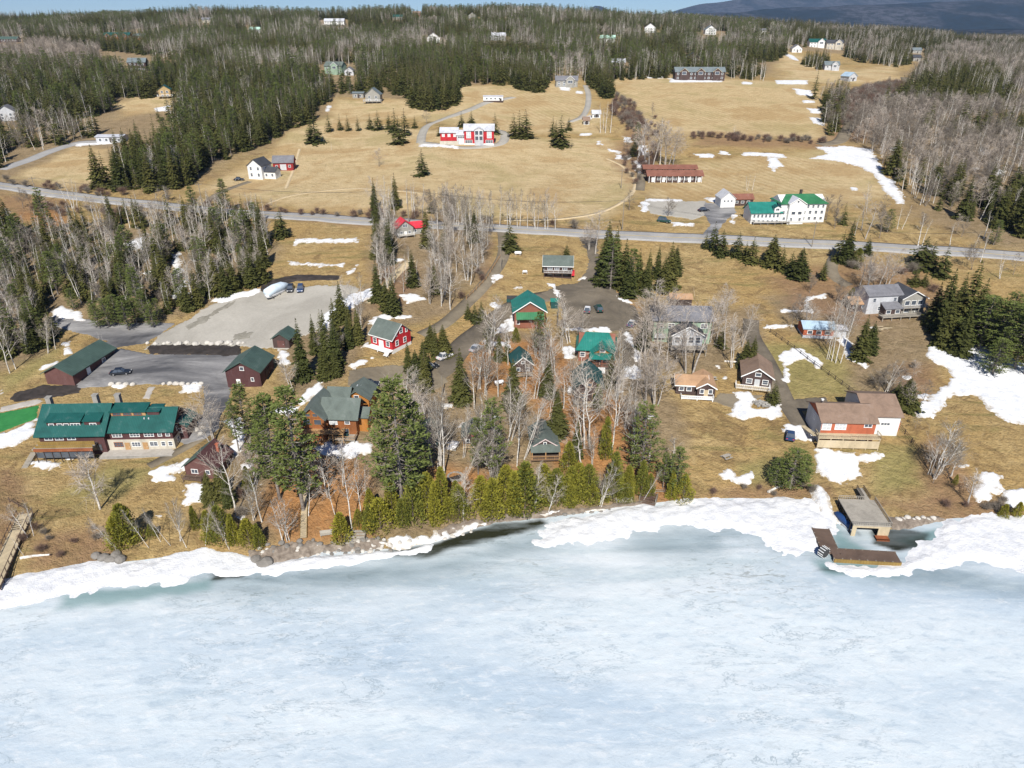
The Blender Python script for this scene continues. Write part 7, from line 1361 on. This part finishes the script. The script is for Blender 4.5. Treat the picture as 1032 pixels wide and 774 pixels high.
boulders([(264 + 3.9 * i + (i * 7 % 5), 562 - i * .1 - (i * 13 % 17)) for i in range(34)], .55, 'dark angular rock in the rubble bank under the rusty slope', 'rocks of the rubble bank', False, 'rock', 9)
boulders([(262 + (i * 61 % 128), 553 + (i * 37 % 13) - (i * 61 % 128) * .07) for i in range(70)], .42, 'small brown grey stone of the rubble bank below the plank stair', 'small stones of the rubble bank', True, 'rock', 19)
boulders([(98, 561), (104, 563), (112, 564), (121, 565), (117, 560)], .95, 'grey boulder at the snow edge below the left lawn', 'boulders at the left snow edge', False, seed=11)
boulders([(259, 566), (268, 569)], 1.3, 'big dark boulder at the left end of the rubble bank', 'big dark boulders at the water', False, seed=12)
boulders([(385 + 9 * i, 552 - i * 1.05 - (i * 7 % 6)) for i in range(13)], .5, 'snow flecked rock on the shore below the cedars', 'rocks below the cedars', True, 'rock', 14)
boulders([(905 + 5 * i, 524 - (i % 3)) for i in range(8)], .5, 'grey rock in the low wall right of the boathouse', 'rocks right of the boathouse', True, 'rock', 15)
boulders([(560 + 9 * i, 520 - i * .95) for i in range(7)], .45, 'small rock on the gravel shore left of the bench', 'rocks left of the bench', False, 'rock', 16)
boulders([(214, 424), (205, 432), (203, 438), (198, 434)], .6, 'pale stone on the slope at the right end of the lodge', 'stones at the lodge corner', seed=17)
# utility poles, wires between them
def pole(px, by, ty, lab, arm=True, grp='utility poles'):
    x, y, z = gp(px, by); hh = max(5., topz(x, y, ty) - z); e = empty('utility_pole', (x, y, z - .3), R(20), lab, 'utility pole', grp)
    b = MB(); b.tube([(0, 0, 0), (0, 0, hh + .3)], [.17, .11], 7); b.build('pole', M['poolwood'], e)
    if arm: b = MB(); b.box(0, 0, hh - .5, 2.3, .12, .12); b.build('crossarm', M['poolwood'], e); b = MB(); [b.tube([(q, 0, hh - .44), (q, 0, hh - .2)], .06, 5) for q in (-1.05, 0, 1.05)]; b.build('insulators', M['offwhite'], e)
    return Vector((x, y, z + hh - .3))
def topz(X, Y, ty):
    k = (387 - ty) / FPX; return CAM_H + (k * Y * CP - Y * SP) / (CP + k * SP)
tops = [pole(*a) for a in [(40, 207, 178, 'utility pole by the main road at the far left'), (205, 212, 184, 'utility pole by the main road below the white farmhouse'), (412, 224, 190, 'utility pole behind the red roofed roadside house'), (627, 232, 201, 'utility pole by the main road above the tall spruce clump'),
        (818, 249, 223, 'utility pole by the main road in front of the white inn'), (991, 256, 232, 'utility pole by the main road at the far right')]]
pole(505, 273, 246, 'utility pole at the top of the grassy private drive'); pole(446, 398, 383, 'short thick pole standing in the clump of bare trees', False); pole(562, 330, 296, 'thin pale lamp pole between the garage and car park', False); pole(316, 60, 38, 'utility pole in the upper woods', False); pole(626, 190, 170, 'utility pole at the left edge of the motel yard')
for i, (a, c) in enumerate(zip(tops[:-1], tops[1:])):
    b = MB()
    for q in (-.95, 0, .95): b.tube([a.lerp(c, t / 10) + Vector((q * .9, q * .3, -2.2 * 4 * (t / 10) * (1 - t / 10))) for t in range(11)], .022, 3, False)
    tag(b.build('power_line', M['wire']), ['power line span over the left roadside brush', 'power line span along the lower edge of the big field', 'power line span passing behind the roadside birches', 'power line span above the roadside spruces', 'power line span right of the white inn'][i], 'power line')
# low fence along the shade line right of the big house, paddock rail
def fence(pts, lab, hh=1.1, m='darktrim', gap=2.4, boards=2):
    W = [gp(*p) for p in pts]; e = empty('rail_fence', W[0], 0, lab, 'fence'); o = Vector(W[0]); b = MB(); r = MB(); prev = None
    for a, c in zip(W[:-1], W[1:]):
        L = math.hypot(c[0] - a[0], c[1] - a[1]); n = max(1, int(L / gap))
        for i in range(n + (c is W[-1])):
            x, y = a[0] + (c[0] - a[0]) * i / n, a[1] + (c[1] - a[1]) * i / n; z = hz(x, y); p = Vector((x, y, z)) - o; b.box(p.x, p.y, p.z + hh / 2, .14, .14, hh + .2)
            if prev is not None: [r.tube([prev + Vector((0, 0, hh * f)), p + Vector((0, 0, hh * f))], .05, 4) for f in np.linspace(.5, .92, boards)]
            prev = p
    b.build('posts', M[m], e); r.build('rails', M[m], e)
fence([(776, 335), (800, 352), (835, 378), (862, 398)], 'dark rail fence along the creek between the red cabin and the big house'); fence([(905, 430), (925, 455), (955, 482)], 'dark rail fence running down the slope right of the big orange and white house')
fence([(470, 302), (490, 282), (505, 258)], 'low rail fence along the right side of the grassy private drive', .9, 'woodtrim')
fence([(660, 497), (690, 498)], 'short grey rail at the top of the shore right of the brown steps', .9, 'deck'); fence([(10, 506), (28, 516)], 'short dark rail at the head of the left boardwalk', 1., 'deckbrown')
# signpost, flag poles, logs
x, y, z = gp(776, 219); e = empty('road_sign', (x, y, z), 0, 'little white roadside sign between the wet drive and the inn', 'sign'); MB().box(0, 0, 1.9, 1.8, .1, 1.1).build('board', M['trim'], e); MB().box(-.7, .1, 1, .1, .1, 2).box(.7, .1, 1, .1, .1, 2).build('posts', M['poolwood'], e)
def log(px, py, yaw, L, lab):
    x, y, z = gp(px, py); b = MB(); b.tube([(-L / 2, 0, .3), (0, .1, .38), (L / 2, 0, .3)], [.28, .24, .14], 7); o = b.build('fallen_log', M['birchbark']); o.location = (x, y, z); o.rotation_euler = (0, R(-4), R(yaw)); tag(o, lab, 'log')
log(783, 493, 28, 5, 'bleached fallen log beside the low spreading evergreen'); log(740, 366, -20, 5, 'pale fallen trunk in the grass behind the brown cottage'); log(36, 562, 6, 5, 'pale driftwood log at the snow edge below the left lawn'); log(685, 510, 14, 6, 'pale driftwood log half in the shore snow right of the brown steps')
log(385, 549, -14, 4, 'snowy driftwood at the foot of the cedars'); log(600, 516, 8, 4, 'grey driftwood on the gravel shore')
# ---------------------------------------------------------------- air
hb = MB(); hb.box(0, 4000, 420, 34000, 24000, 847)
hm = bpy.data.materials.new('haze_air'); hm.use_nodes = True; hn = hm.node_tree.nodes; hn.clear(); ho = hn.new('ShaderNodeOutputMaterial'); hv = hn.new('ShaderNodeVolumePrincipled')
hv.inputs['Color'].default_value = (.50, .68, 1.0, 1); hv.inputs['Density'].default_value = 3.4e-5; hv.inputs['Anisotropy'].default_value = 0.; hm.node_tree.links.new(hv.outputs[0], ho.inputs['Volume'])
tag(hb.build('haze', hm), 'pale blue air thickening over the distant hills', kind='stuff')
for o in COL.objects:
    if 'label' in o and len(o['label'].split()) > 16: print('LONG', len(o['label'].split()), o['label'])
